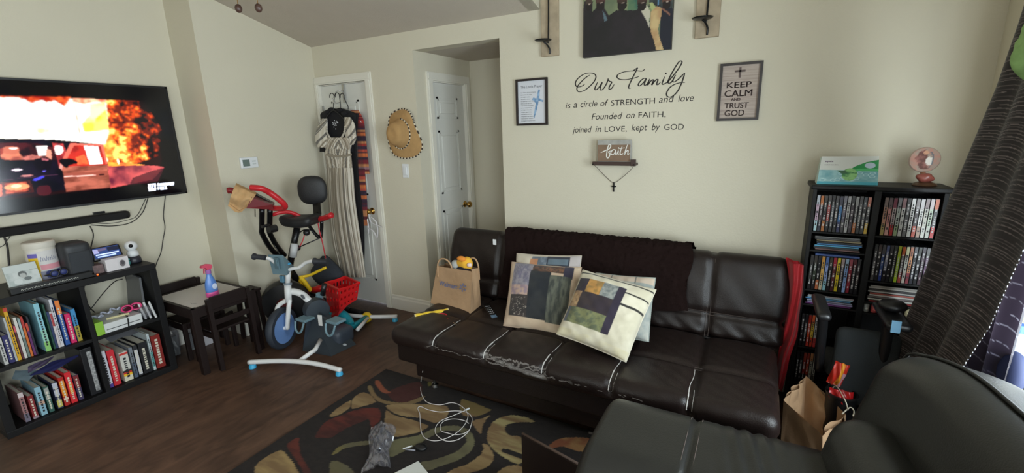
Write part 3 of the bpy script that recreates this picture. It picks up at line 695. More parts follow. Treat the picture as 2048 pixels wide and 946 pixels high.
# ================================================================== BLACK CUBE BOOKSHELF ON THE LEFT
XF, XB = -3.53, -3.92
cs = thing('bookshelf', 'black open cube bookshelf standing under the television', 'bookshelf', ((XF+XB)/2, 1.005, 0))
def sp(name, a, b): m = MB(); m.bevbox(a, b, .002); return m.build(name, BLACKW, cs)
sp('top_board', (XB, .545, .745), (XF, 1.395, .786)); sp('bottom_board', (XB, .545, 0), (XF, 1.395, .040))
sp('side_board', (XB, .545, .040), (XF, .585, .745)); sp('side_board', (XB, 1.355, .040), (XF, 1.395, .745))
sp('divider', (XB, .990, .040), (XF, 1.015, .745)); sp('shelf_board', (XB, .585, .388), (XF, .990, .410)); sp('shelf_board', (XB, 1.015, .388), (XF, 1.355, .410))

def book(y0, y1, z0_, z1_, d, cover, label, bands=(), xf=XF-.035, tilt=0, group=None, cat='book', name='book', marks=True):
    """book standing spine out; bands: (from, to, colour[, inset]) up the spine"""
    t = y1-y0; h = z1_-z0_
    b = thing(name, label, cat, (xf, (y0+y1)/2, z0_), (R(tilt), 0, 0), group)
    c = cmat(*cover, .5); bd = min(.003, t*.15)
    m = MB(); m.box((-d, -t/2, 0), (0, -t/2+bd, h)); m.box((-d, t/2-bd, 0), (0, t/2, h)); m.bevbox((-.004, -t/2, 0), (0.001, t/2, h), .001)
    cv_ = m.build('cover', c, b, world=False)
    m = MB(); m.box((-d+.004, -t/2+bd, .003), (-.004, t/2-bd, h-.003)); m.build('pages', PAGES, b, world=False)
    for bb in bands:
        i = .08 if len(bb) < 4 else bb[3]
        m = MB(); m.box((.001, -t/2+t*i, h*bb[0]), (.0016, t/2-t*i, h*bb[1])); m.build('spine_band', cmat(*bb[2], .5), cv_, world=False)
    if marks and t > .012:
        rr = random.Random(int(y0*10000)+int(z0_*999)); m = MB(); z = h*.12
        lum = sum(cover)/3; ink = (40, 40, 44) if lum > 120 else (214, 208, 190)
        while z < h*.82:
            l = rr.uniform(.006, .016); m.box((.0018, -t*.16, z), (.0022, t*.16, z+l)); z += l+rr.uniform(.003, .007)
        m.build('spine_title', cmat(*ink, .5), cv_, world=False, kind='stuff')
    return b
def rowbooks(org, s, z0_, items, group, zmax):
    prev = None
    for it in items:
        xl, xr, yb, yt, cover, label, bands, d = it
        a = atx(org[0]+xl/s, org[1]+yb/s, XF-.035); b = atx(org[0]+xr/s, org[1]+yb/s, XF-.035); t = atx(org[0]+xr/s, org[1]+yt/s, XF-.035)
        y0, y1 = a.y, b.y; h = min(zmax-.012, max(z0_+.1, z0_+(t.z-a.z)*1.10+.004))
        if prev is not None and y0 < prev+.0008: y0 = prev+.0008
        if y1 < y0+.008: y1 = y0+.008
        book(y0, y1, z0_+.0005, h, d, cover, label, bands, group=group); prev = y1
S = 6.3
rowbooks((0, 570), S, .410, [
 (40, 98, 940, 600, (196, 194, 190), 'pale grey thin book, first at the left end of the upper left compartment', (), .17),
 (100, 180, 910, 555, (44, 42, 96), 'navy blue book second from left in the upper left compartment', (), .2),
 (178, 208, 885, 345, (176, 178, 180), 'tall thin grey book between the navy and the yellow book', (), .2),
 (216, 268, 900, 250, (212, 160, 30), 'tall yellow book with a red tip in the upper left compartment', ((.93, 1, (190, 60, 40), 0),), .21),
 (270, 298, 880, 460, (92, 44, 50), 'small dark red book beside the tall yellow one', ((.8, .97, (210, 90, 100)),), .17),
 (300, 344, 890, 385, (212, 208, 200), 'white book beside the small dark red one in the upper compartment', (), .2),
 (346, 380, 870, 380, (108, 122, 116), 'grey green book right of the white one, upper left compartment', ((.5, .95, (160, 176, 176)),), .2),
 (382, 414, 855, 365, (206, 108, 44), 'orange book with red top in the upper left compartment', ((.72, 1, (178, 50, 44), 0),), .2),
 (416, 448, 830, 430, (96, 44, 100), 'purple book beside the orange one', ((.75, 1, (196, 70, 50), 0),), .2),
 (450, 476, 830, 360, (34, 36, 46), 'thin black book beside the purple one', (), .2),
 (604, 676, 900, 310, (140, 196, 210), 'thick light blue and green book with a golden side standing forward', ((0, .2, (140, 196, 110), 0), (.2, .45, (150, 200, 180), 0)), .25),
 (678, 694, 780, 240, (30, 74, 58), 'thin dark green book right of the thick light blue one', (), .2),
 (698, 732, 760, 310, (42, 56, 96), 'dark navy book in the right half of the upper left compartment', (), .2),
 (738, 770, 770, 330, (206, 196, 196), 'white book with a red upper spine right of the dark navy one', ((.6, .95, (170, 60, 64)),), .2),
 (776, 816, 780, 200, (208, 206, 212), 'tall white book left of the blue and orange one', (), .21),
 (828, 888, 740, 190, (38, 82, 156), 'blue book with orange upper spine in the upper left compartment', ((.7, 1, (226, 126, 54), 0),), .21),
 (902, 974, 720, 350, (214, 36, 100), 'magenta pink book in the upper left compartment', (), .19),
 (984, 1044, 700, 300, (64, 140, 196), 'blue book with a yellow lower spine at the right end of its compartment', ((0, .48, (170, 150, 50), 0),), .2)],
 'books in the upper left compartment', .745)
# golden side of the thick book
gb = [o for o in bpy.data.objects if o.get('label', '').startswith('thick light blue')][0]
m = MB(); m.box((-.24, -.026, .01), (-.012, -.0245, .28)); 
rowbooks((0, 690), 5.911, .042, [
 (285, 352, 840, 480, (158, 112, 112), 'dusty pink book with a pale top at the left end of the lower left compartment', ((.0, .28, (112, 104, 120), 0), (.85, 1, (206, 190, 190), 0)), .21),
 (366, 440, 770, 480, (128, 32, 36), 'dark red book second in the lower left compartment', ((0, .1, (150, 130, 140), 0),), .2),
 (474, 554, 760, 410, (140, 180, 196), 'light blue book with bold dark letters, third in the lower left compartment', ((.38, .5, (196, 160, 140), 0),), .22),
 (562, 628, 700, 385, (54, 92, 84), 'dark teal book with grey blocks on the spine', ((.5, .66, (160, 160, 156)), (.7, .95, (160, 160, 156))), .22),
 (662, 736, 660, 335, (44, 48, 76), 'navy book with white and yellow blocks on the spine', ((.05, .32, (200, 186, 90)), (.48, .72, (190, 190, 204)), (.76, .98, (190, 190, 204))), .22),
 (752, 822, 650, 300, (176, 36, 28), 'red book with a long yellow spine panel', ((.2, .28, (226, 200, 180)), (.34, .88, (226, 140, 30))), .22),
 (834, 914, 630, 250, (214, 36, 44), 'bright red rounded book with yellow letters', ((.3, .66, (230, 160, 44), .25),), .22),
 (922, 988, 600, 290, (60, 52, 84), 'dull purple book with dark red upper spine', ((.5, .98, (124, 40, 44), 0),), .21)],
 'books in the lower left compartment', .388)
ab = atx(186, 771, XF-.03)
bd = thing('ring_binder', 'black binder with a speckled white spine strip at the compartment divider', 'binder', (XF-.03, .955, .0405))
m = MB(); m.bevbox((-.28, -.028, 0), (0, .028, .315), .004); m.build('cover', cmat(24, 24, 28, .4), bd, world=False)
m = MB(); m.box((0, -.001, .02), (.001, .02, .29))
m.build('spine_strip', mat('speckled', rgb(150, 150, 150), .6, vary=.6, vscale=60), bd, world=False)
rowbooks((160, 560), 4.3, .042, [
 (206, 226, 905, 575, (202, 130, 70), 'thin orange book at the left end of the lower right compartment', (), .22),
 (228, 284, 890, 565, (214, 214, 222), 'white book with purple foot and blue letters beside the thin orange one', ((0, .1, (88, 64, 150), 0),), .24),
 (288, 354, 870, 555, (206, 40, 52), 'red book with white spine letters beside the white and purple one', (), .25),
 (384, 462, 845, 580, (208, 204, 196), 'white thick book with yellow red and black bars low on its spine', ((0, .17, (222, 214, 190), 0), (.17, .25, (240, 190, 40), 0), (.25, .31, (200, 50, 40), 0), (.31, .37, (30, 26, 26), 0), (.9, .97, (206, 60, 52), 0)), .24),
 (466, 498, 800, 540, (122, 128, 136), 'grey book with slate lower half in the lower right compartment', ((0, .5, (84, 96, 116), 0),), .2),
 (502, 540, 785, 520, (44, 44, 48), 'black book with a long white spine label', ((.05, .85, (206, 206, 208)),), .22),
 (546, 624, 770, 490, (28, 28, 32), 'thick black book right of the one with the long white label', (), .25),
 (630, 654, 745, 440, (186, 196, 198), 'thin white and teal book left of the dark red one', ((.1, .5, (90, 160, 156)),), .23),
 (657, 738, 720, 425, (132, 34, 28), 'thick dark red book with gold letters at the right end of the bottom row', (), .26)],
 'books in the lower right compartment', .388)

# papers and folders lying over the lower left books
Zq = lambda x, y, X: atx(x/5.911, 690+y/5.911, X)
for pts, dz, c, lab in (([(140, 400, XF-.01), (330, 425, XF-.01), (450, 300, -3.60), (180, 300, -3.60)], 0, (110, 126, 134), 'crumpled grey and teal papers lying on the lower left books, left end'),
        ([(330, 330, XF-.008), (560, 215, XF-.012), (640, 130, -3.62), (330, 250, -3.62)], .001, (124, 110, 146), 'mauve folder lying on the lower left books'),
        ([(345, 365, XF-.004), (650, 300, XF-.004), (960, 110, -3.60), (600, 200, -3.60)], .002, (44, 46, 90), 'dark blue folder lying slanted on top of the lower left books')):
    q = [Zq(*p) for p in pts]
    for v_ in q: v_.z = min(v_.z, .384)+dz*0
    f = thing('paper_folder', lab, 'folder', (q[0]+q[2])/2)
    m = MB()
    for k_, fl in ((0, False), (-.002, True)): m.grid(14, 14, lambda u, v: q[0].lerp(q[1], u).lerp(q[3].lerp(q[2], u), v)+Vector((0, 0, .002*sin(u*9+c[0])*sin(v*7)+k_)), flip=fl)
    m.build('sheet', cmat(*c, .35), f, smooth=True)
# things in the upper right compartment
pl = thing('media_player', 'white flat media player with a green end and black strap, on the bookshelf', 'player', (-3.68, 1.13, .411))
m = MB(); m.bevbox((-3.80, 1.06, .4115), (XF-.008, 1.262, .474), .003); m.build('housing', cmat(214, 216, 216, .4), pl)
m = MB(); m.box((XF-.0079, 1.07, .432), (XF-.0074, 1.25, .436)); m.build('slot', BLACKP, pl)
m = MB(); m.bevbox((-3.80, 1.018, .4115), (XF-.003, 1.0595, .498), .003); m.build('green_end', cmat(140, 190, 60, .5), pl)
m = MB(); m.tube([(XF-.004, 1.18, .413), (XF-.004, 1.185, .46), (-3.55, 1.19, .479), (-3.66, 1.19, .479)], .004, 6); m.build('strap', BLACKP, pl)
m = MB()
for k in range(3):
    m.tube(smooth_path([(-3.66+.02*cos(a), 1.075+.05*k+.026*sin(a), .496+.008*k+.01*sin(2*a)) for a in np.linspace(0, 5.4, 9)], 3, False), .006, 6)
tag(m.build('foil_cable', cmat(190, 194, 210, .25), smooth=True), 'shiny silver looped cable on the white media player', 'cable')
pen = MB(); pen.tube([(-3.60, 1.10, .484), (-3.57, 1.21, .486)], .008, 8); tag(pen.build('marker_pen', cmat(206, 196, 150, .5)), 'cream marker pen lying on the white media player', 'pen')
tg = thing('toy_glasses', 'pink toy glasses beside the silver cable on the bookshelf', 'toy', (-3.60, 1.25, .455))
m = MB()
for k in (0, 1): m.tube([(-3.60+.01*cos(a), 1.215+.05*k+.026*cos(a), .512+.022*sin(a)) for a in np.linspace(0, 2*pi, 13)[:-1]], .006, 6, closed=True)
m.build('rim', cmat(222, 60, 120, .4), tg, True)
m = MB()
for k in (0, 1): m.ell((-3.60, 1.215+.05*k, .512), (.003, .021, .018), 12)
m.build('lens', cmat(70, 20, 36, .2), tg, True)
jar = thing('glass_bundle', 'clear plastic bag of white sticks at the right of the upper compartment', 'bag', (-3.6, 1.31, .411))
for k in range(3):
    m = MB(); m.cyl((-3.58+.02*k, 1.295+.022*k, .413), (-3.60+.02*k, 1.28+.022*k, .53), .007, n=8); m.build('stick', cmat(204, 204, 204, .4), jar)
PLAS = bpy.data.materials.new('clear_plastic'); PLAS.use_nodes = True
_N = PLAS.node_tree.nodes; _L = PLAS.node_tree.links; _N.remove(_N['Principled BSDF'])
_a = _N.new('ShaderNodeBsdfTransparent'); _a.inputs[0].default_value = (.9, .9, .93, 1); _b = _N.new('ShaderNodeBsdfGlossy'); _b.inputs['Roughness'].default_value = .12
_c = _N.new('ShaderNodeBsdfDiffuse'); _c.inputs[0].default_value = (.55, .55, .62, 1)
_m1 = _N.new('ShaderNodeMixShader'); _m1.inputs[0].default_value = .45; _L.new(_b.outputs[0], _m1.inputs[1]); _L.new(_c.outputs[0], _m1.inputs[2])
_m2 = _N.new('ShaderNodeMixShader'); _m2.inputs[0].default_value = .24; _L.new(_a.outputs[0], _m2.inputs[1]); _L.new(_m1.outputs[0], _m2.inputs[2]); _L.new(_m2.outputs[0], _N['Material Output'].inputs[0])
m = MB(); m.ell((-3.60, 1.30, .463), (.06, .045, .05), 16, fn=lambda v: v*(1+.12*sin(v.x*120)*cos(v.y*140))); m.build('bag_film', PLAS, jar)
tb = thing('leaning_case', 'grey clear case leaning at the right wall of the upper compartment', 'case', (-3.72, 1.32, .411))
m = MB(); m.hexa([(-3.84, 1.30, .4115), (-3.60, 1.30, .4115), (-3.60, 1.312, .4115), (-3.84, 1.312, .4115)], [(-3.84, 1.338, .70), (-3.66, 1.338, .68), (-3.66, 1.350, .68), (-3.84, 1.350, .70)]); m.build('shell', cmat(92, 92, 94, .3), tb)
for k, (z, c, lab) in enumerate(((.3765, (150, 146, 148), 'flat grey magazine lying on the books of the lower right compartment'), (.3815, (96, 94, 98), 'dark glossy magazine lying above the flat grey one'))):
    pass
pf = thing('plastic_folder', 'glossy grey plastic folder lying over the lower right books', 'folder', (-3.70, 1.17, .33))
m = MB(); m.grid(12, 12, lambda u, v: (-3.84+.25*u, 1.09+.15*v, .336+.03*(1-u)+.004*sin(v*8+u*5))); m.grid(12, 12, lambda u, v: (-3.84+.25*u, 1.09+.15*v, .333+.03*(1-u)+.004*sin(v*8+u*5)), flip=True); m.build('sheet', cmat(140, 140, 146, .25), pf, smooth=True)

# ------------------------------------------------------------------ on top of the bookshelf
ZT = .7865
ph = thing('baby_photo_card', 'square pale card with a grey picture at the left end of the bookshelf top', 'picture', (-3.66, .80, ZT))
m = MB(); m.hexa([(-3.62, .735, ZT), (-3.60, .735, ZT), (-3.60, .868, ZT), (-3.62, .868, ZT)], [(-3.66, .735, .93), (-3.645, .735, .93), (-3.645, .868, .93), (-3.66, .868, .93)]); m.build('card', cmat(196, 202, 200, .6), ph)
P = Paint(0, 1, 0, 1, .02, (188, 196, 194)); P.mask(np.ones(P.X.shape, bool), (176, 184, 182), noise=((204, 208, 206), 4)); P.rect(0, 0, 1, .12, (208, 212, 210)); P.ell(.5, .62, .14, .13, (96, 100, 100)); P.ell(.5, .56, .10, .10, (178, 180, 178)); P.ell(.62, .42, .12, .08, (110, 116, 116)); P.ell(.25, .82, .1, .07, (70, 74, 74)); P.ell(.3, .35, .14, .1, (206, 210, 208)); P.line((.0, .78), (1, .74), .02, (120, 126, 126))
P.sheet(lambda x, y: (-3.5995-.045*y, .738+.127*x, ZT+.004+.136*y)).build('print', PRINT, ph)
tbp = thing('wipes_tub', 'round yellow and white labelled tub behind the pale card', 'tub', (-3.74, .92, ZT))
m = MB(); m.lathe([(.066, 0), (.068, .01), (.068, .20), (.062, .215)], (-3.74, .925, ZT), 32); m.build('tub_body', cmat(214, 208, 196, .5), tbp, 'auto')
m = MB(); m.lathe([(.071, .205), (.073, .21), (.073, .238), (.066, .244)], (-3.74, .925, ZT), 32); m.build('lid', cmat(216, 210, 198, .5), tbp, 'auto')
P = Paint(0, 1, 0, 1, .02, (214, 210, 208)); P.rect(0, 0, .3, .8, (226, 186, 40)); P.rect(0, .8, .3, .93, (110, 100, 180)); P.rect(.34, .35, 1, .52, (222, 150, 160)); P.rect(.3, 0, 1, .3, (150, 150, 170)); P.ell(.55, .18, .13, .14, (60, 70, 130)); P.ell(.85, .18, .1, .14, (50, 60, 130))
for i in range(9): P.line((.38+.055*i, .66), (.40+.055*i, .8-(i % 3)*.03), .02, (120, 124, 150))
P.sheet(lambda x, y: (-3.74+.0695*cos(-1.2+x*2.2), .925+.0695*sin(-1.2+x*2.2), ZT+.015+.175*y)).build('wrap_label', PRINT, tbp)
bf = thing('desk_plaque', 'long low black framed plaque with pale script in front of the tub', 'plaque', (-3.58, .90, ZT))
m = MB(); m.bevbox((-3.592, .72, ZT), (-3.545, 1.075, ZT+.035), .003); m.build('frame', cmat(24, 24, 24, .4), bf)
m = MB()
for i in range(26): ribbon(m, [(-3.544, .76+i*.0095, ZT+.012+.004*(i % 3)), (-3.544, .764+i*.0095, ZT+.022-.003*(i % 2)), (-3.544, .769+i*.0095, ZT+.012)], .0025, n=Vector((1, 0, 0)))
m.build('script', cmat(190, 190, 180), bf)
hp = thing('headphones', 'black headphones with blue cushions in front of the tub', 'headphones', (-3.60, .95, ZT+.035))
for y in (.925, .965):
    m = MB(); m.tube([(-3.605, y+.019*cos(a), ZT+.057+.019*sin(a)) for a in np.linspace(0, 2*pi, 13)[:-1]], .004, 6, closed=True); m.build('rim', BLACKP, hp, True)
    m = MB(); m.ell((-3.605, y, ZT+.057), (.008, .017, .017), 14); m.build('cushion', cmat(46, 56, 110, .5), hp, True)
m = MB(); m.tube(smooth_path([(-3.61, .905, ZT+.055), (-3.66, .90, ZT+.045), (-3.66, .99, ZT+.045), (-3.61, .985, ZT+.055)], 5), .004, 6); m.build('headband', BLACKP, hp, True)
spk = thing('desktop_speaker', 'black rounded desktop speaker on the bookshelf', 'speaker', (-3.68, 1.05, ZT))
m = MB(); m.rbox((-3.76, .985, ZT), (-3.60, 1.118, ZT+.215), .03, .02); m.build('body', cmat(44, 46, 50, .5), spk, True, weld=True)
m = MB(); m.rbox((-3.603, 1.0, ZT+.012), (-3.592, 1.105, ZT+.16), .005, .02); m.build('grille', mat('speaker_grille', rgb(60, 63, 68), .9, bump=.5, bscale=700), spk, True, weld=True)
sd = thing('smart_display', 'black smart display with lit blue screen on a white box', 'display', (-3.66, 1.20, ZT+.085))
Ms = Matrix.Translation((-3.66, 1.20, ZT+.108)) @ Matrix.Rotation(R(-22), 4, 'Y')
m = MB(); m.rbox((-.012, -.078, -.045), (.012, .078, .045), .011, .012, m=Ms); m.build('housing', BLACKP, sd, True, weld=True)
P = Paint(0, 1, 0, 1, .02, (40, 60, 110)); P.rect(0, .5, .2, .9, (150, 150, 190)); P.rect(.05, .3, .95, .4, (190, 205, 240)); P.rect(.1, .1, .8, .2, (170, 190, 230)); P.rect(.55, .55, 1, .95, (26, 30, 50)); P.rect(.2, .7, .5, .9, (90, 80, 110))
P.sheet(lambda x, y: Ms @ Vector((.0135, -.066+.132*x, -.032+.068*y))).build('screen', mat('lit_small_screen', (0, 0, 0), .2, vc=True, emit=.9), sd)
m = MB(); m.tube([Ms @ Vector((-.012, 0, -.02)), Ms @ Vector((-.05, 0, -.05))], .01, 8); m.build('stand', BLACKP, sd)
wb = thing('white_box', 'white product box with a grey picture under the smart display', 'box', (-3.62, 1.215, ZT))
m = MB(); m.bevbox((-3.68, 1.155, ZT), (-3.575, 1.275, ZT+.078), .002); m.build('box', cmat(220, 214, 216, .5), wb)
P = Paint(0, 1, 0, 1, .03, (214, 210, 212)); P.ell(.55, .5, .35, .42, (120, 112, 116)); P.ell(.6, .55, .2, .25, (80, 76, 80))
P.sheet(lambda x, y: (-3.5745, 1.215+.045*x, ZT+.012+.052*y)).build('print', PRINT, wb)
bx = thing('brown_card_box', 'small brown patterned box left of the white box', 'box', (-3.63, 1.12, ZT))
m = MB(); m.bevbox((-3.66, 1.095, ZT), (-3.59, 1.148, ZT+.055), .002); m.build('box', mat('brown_card', rgb(112, 92, 92), .7, vary=.25, vscale=60), bx)
ld2 = thing('power_adapter', 'small black adapter with orange light on the bookshelf edge', 'adapter', (-3.555, 1.095, ZT))
m = MB(); m.bevbox((-3.57, 1.07, ZT), (-3.545, 1.105, ZT+.012), .003); m.build('housing', BLACKP, ld2)
m = MB(); m.ell((-3.543, 1.095, ZT+.007), .005, 10); m.build('lamp', mat('orange_lamp', rgb(255, 90, 30), .4, emit=2.5), ld2)
bc = thing('baby_camera', 'small white ball shaped camera with black eye on dark base', 'camera', (-3.68, 1.335, ZT))
m = MB(); m.lathe([(.040, 0), (.043, .01), (.038, .035), (.030, .045)], (-3.69, 1.345, ZT), 24); m.build('base', cmat(38, 40, 50, .4), bc, True)
m = MB(); m.lathe([(.030, .043), (.034, .055), (.030, .075), (.02, .085)], (-3.69, 1.345, ZT), 24); m.build('neck', WHITEP, bc, True)
m = MB(); m.ell((-3.69, 1.345, ZT+.115), .036, 24); m.build('head', WHITEP, bc, True)
d_ = (Vector((0, 0, EYE))-Vector((-3.69, 1.345, ZT+.115))).normalized()
m = MB(); m.ell(Vector((-3.69, 1.345, ZT+.115))+d_*.030, .013, 16); m.build('lens', cmat(8, 8, 10, .15), bc, True)
bl = thing('teal_figure', 'tiny teal toy between the white box and the camera', 'toy', (-3.64, 1.295, ZT))
m = MB(); m.ell((-3.64, 1.295, ZT+.016), (.011, .011, .016), 12); m.ell((-3.64, 1.295, ZT+.038), .011, 12); m.build('body', cmat(70, 150, 150, .4), bl, True)

# ================================================================== TODDLER TABLE AND CHAIRS
WTOP = mat('white_laminate', rgb(206, 202, 198), .5)
tt = thing('toddler_table', 'low dark framed toddler table with white top', 'table', (-3.51, 1.645, 0))
tx0, tx1, ty0, ty1, th_ = -3.78, -3.245, 1.425, 1.865, .485
m = MB(); m.box((tx0+.02, ty0+.02, th_-.016), (tx1-.02, ty1-.02, th_-.003)); m.build('table_top', WTOP, tt)
m = MB()
for a, b in (((tx0, ty0), (tx1, ty0+.022)), ((tx0, ty1-.022), (tx1, ty1)), ((tx0, ty0), (tx0+.022, ty1)), ((tx1-.022, ty0), (tx1, ty1))): m.box((a[0], a[1], th_-.07), (b[0], b[1], th_))
m.build('apron', ESPW, tt)
for x in (tx0, tx1-.04):
    for y in (ty0, ty1-.04): m = MB(); m.bevbox((x-.001, y-.001, 0), (x+.041, y+.041, th_-.002), .002); m.build('leg', ESPW, tt)
m = MB(); P = [(-3.40, 1.50), (-3.37, 1.49), (-3.35, 1.51)]
m.tube([(p[0], p[1], th_-.0025) for p in P], .0012, 4); m.build('pen_scribble', cmat(90, 90, 90), tt)
def kidchair(label, loc, rz):
    c = thing('toddler_chair', label, 'chair', loc, (0, 0, R(rz)), 'toddler chairs')     # faces +x, back at x=-.13
    for y in (-.135, .135):
        m = MB(); m.hexa([(-.165, y-.014, 0), (-.135, y-.014, 0), (-.135, y+.014, 0), (-.165, y+.014, 0)], [(-.145, y-.014, .525), (-.118, y-.014, .525), (-.118, y+.014, .525), (-.145, y+.014, .525)]); m.build('back_leg', ESPW, c, world=False)
        m = MB(); m.bevbox((.125, y-.014, 0), (.15, y+.014, .29), .002); m.build('front_leg', ESPW, c, world=False)
        m = MB(); m.box((-.14, y-.010, .235), (.13, y+.010, .272)); m.build('side_rail', ESPW, c, world=False)
    m = MB(); m.bevbox((-.125, -.122, .270), (.145, .122, .286), .003); m.build('seat', ESPW, c, world=False)
    m = MB(); m.bevbox((-.140, -.122, .445), (-.122, .122, .535), .003); m.build('backrest', ESPW, c, world=False)
    m = MB(); m.bevbox((-.143, -.122, .33), (-.128, .122, .37), .003); m.build('back_rail', ESPW, c, world=False)
    m = MB(); m.box((.13, -.122, .24), (.145, .122, .27)); m.build('front_rail', ESPW, c, world=False)
    return c
kidchair('dark toddler chair pushed under the near side of the white topped table', (-3.36, 1.66, 0), 180)
kidchair('dark toddler chair standing by the wall end of the toddler table', (-3.715, 1.64, 0), 0)
k3 = thing('step_stool', 'dark slanted leg stool between toddler table and exercise bike', 'stool', (-3.51, 1.96, 0))
for (x, y) in ((-3.565, 1.91), (-3.46, 1.91), (-3.565, 2.005), (-3.46, 2.005)):
    m = MB(); dx = .012*(1 if x > -3.5 else -1); dy = .01*(1 if y > 2 else -1)
    m.hexa([(x-.012+dx, y-.012+dy, 0), (x+.012+dx, y-.012+dy, 0), (x+.012+dx, y+.012+dy, 0), (x-.012+dx, y+.012+dy, 0)], [(x-.014, y-.014, .40), (x+.014, y-.014, .40), (x+.014, y+.014, .40), (x-.014, y+.014, .40)]); m.build('leg', ESPW, k3)
m = MB(); m.bevbox((-3.588, 1.888, .395), (-3.44, 2.028, .415), .004); m.build('seat', ESPW, k3)
spb = thing('spray_bottle', 'blue and pink spray bottle standing on the white toddler table', 'bottle', (-3.40, 1.645, th_))
bc_ = (-3.395, 1.645, th_-.0025)
m = MB(); m.lathe([(.036, .034), (.037, .06), (.034, .10), (.024, .135), (.015, .16), (.0145, .178)], bc_, 24, Matrix.Diagonal((.8, 1.1, 1)).to_4x4()); m.build('body', cmat(96, 140, 214, .3), spb, True)
m = MB(); m.lathe([(.034, 0), (.038, .004), (.038, .035), (.036, .038)], bc_, 24, Matrix.Diagonal((.8, 1.1, 1)).to_4x4()); m.build('foot_band', cmat(226, 90, 160, .35), spb, True)
m = MB(); m.lathe([(.017, .172), (.018, .175), (.018, .198), (.014, .202)], bc_, 20); m.build('collar', cmat(170, 110, 180, .35), spb, 'auto')
m = MB(); m.prism([(-3.395-.012, 1.60, th_+.222), (-3.395-.012, 1.604, th_+.236), (-3.395-.012, 1.64, th_+.242), (-3.395-.012, 1.668, th_+.232), (-3.395-.012, 1.672, th_+.214), (-3.395-.012, 1.66, th_+.20), (-3.395-.012, 1.634, th_+.20), (-3.395-.012, 1.630, th_+.216)], 0, (.024, 0, 0)); m.prism([(-3.399, 1.618, th_+.214), (-3.399, 1.626, th_+.214), (-3.399, 1.618, th_+.175), (-3.399, 1.612, th_+.178)], 0, (.008, 0, 0)); m.build('trigger', cmat(222, 84, 110, .35), spb)
m = MB(); m.ell((-3.366, 1.655, th_+.075), (.002, .018, .022), 12); m.build('label_patch', cmat(206, 214, 236, .4), spb, True)
for i, (x, y, w_, h_, lab) in enumerate(((-3.76, 1.50, .07, .13, 'clear bag with grey items on the floor left under the toddler table'), (-3.74, 1.59, .06, .12, 'clear bag standing in the middle under the toddler table'))):
    b = thing('clear_bag', lab, 'bag', (x, y, 0)); m = MB(); m.ell((x, y, h_), (.035, w_/2, h_), 16, fn=lambda v: v*(1+.1*sin(v.z*90+v.y*130))); m.build('bag_film', PLAS, b)
    m = MB(); m.bevbox((x-.012, y-.018, .003), (x+.012, y+.018, h_*1.2), .003); m.build('contents', cmat(120, 124, 122, .5), b)
wbx = thing('white_book_block', 'small white box on the floor under the toddler table', 'box', (-3.74, 1.71, 0)); m = MB(); m.bevbox((-3.80, 1.675, 0), (-3.72, 1.74, .11), .002); m.build('box', cmat(196, 192, 196, .5), wbx)

# ================================================================== EXERCISE BIKE
Z8 = lambda x, y, Y: at(440+x/3.785, 350+y/3.785, Y)
RED = cmat(196, 36, 44, .35)
xb = thing('exercise_bike', 'black and red folding exercise bike with padded backrest by the left wall', 'exercise bike', (-3.25, 2.25, 0))
for i, dy in enumerate((0, .06)):
    a = 60*i
    m = MB(); m.tube(smooth_path([Z8(318+a, 255, 2.02+dy), Z8(316+a, 400, 2.04+dy), Z8(318+a, 440, 2.05+dy), Z8(365+a, 530, 2.12+dy), Z8(430+a, 610, 2.2+dy)], 4), .020, 10); m.build('handlebar_post', BLACKM, xb, True)
m = MB(); m.tube([Z8(425, 590, 2.2), Z8(520, 700, 2.3), Z8(650, 900, 2.45), Vector((-3.16, 2.62, .04))], .03, 10); m.build('main_beam', BLACKM, xb, True)
m = MB(); m.tube([Z8(583, 400, 2.26), Z8(560, 520, 2.24), Z8(535, 650, 2.22), Z8(500, 860, 2.16), Vector((-3.38, 2.10, .04))], .026, 10); m.build('seat_tube', BLACKM, xb, True)
m = MB(); m.tube([Z8(565, 520, 2.22), Z8(552, 620, 2.20)], .0275, 10, ); m.build('white_sleeve', cmat(200, 200, 200, .4), xb, True)
for p, q in (((-3.40, 2.055, .03), (-3.24, 2.00, .03)), ((-3.42, 2.64, .03), (-2.98, 2.64, .03))):
    m = MB(); m.tube([p, q], .026, 10); m.build('floor_bar', BLACKM, xb, True)
    for e in (p, q): m = MB(); m.cyl((e[0]-.02, e[1], .032), (e[0]+.02, e[1], .032), .032, n=14); m.build('end_cap', BLACKP, xb, True)
m = MB(); c = Z8(440, 990, 2.14); c.z = .26
m.lathe([(.05, -.07), (.17, -.06), (.19, -.02), (.19, .02), (.17, .06), (.05, .07)], (-3.36, 2.17, .25), 32, Matrix.Rotation(R(42), 4, 'Z') @ Matrix.Rotation(R(90), 4, 'X')); m.build('flywheel_cover', BLACKP, xb, 'auto')
m = MB(); m.lathe([(.01, .071), (.06, .071), (.06, .076), (.01, .078)], (-3.36, 2.17, .25), 24, Matrix.Rotation(R(42), 4, 'Z') @ Matrix.Rotation(R(90), 4, 'X')); m.build('red_hub_disc', cmat(90, 16, 20, .4), xb, True)
for s, (x, y, Y) in ((1, (345, 385, 2.0)), (-1, (395, 408, 2.02))):
    m = MB(); p = Z8(x, y, Y); m.cyl(p-Vector((.0, .03, 0)), p+Vector((.0, .03, 0)), .028 if s < 0 else .012, n=14); m.build('adjuster_knob', BLACKP, xb, 'auto')
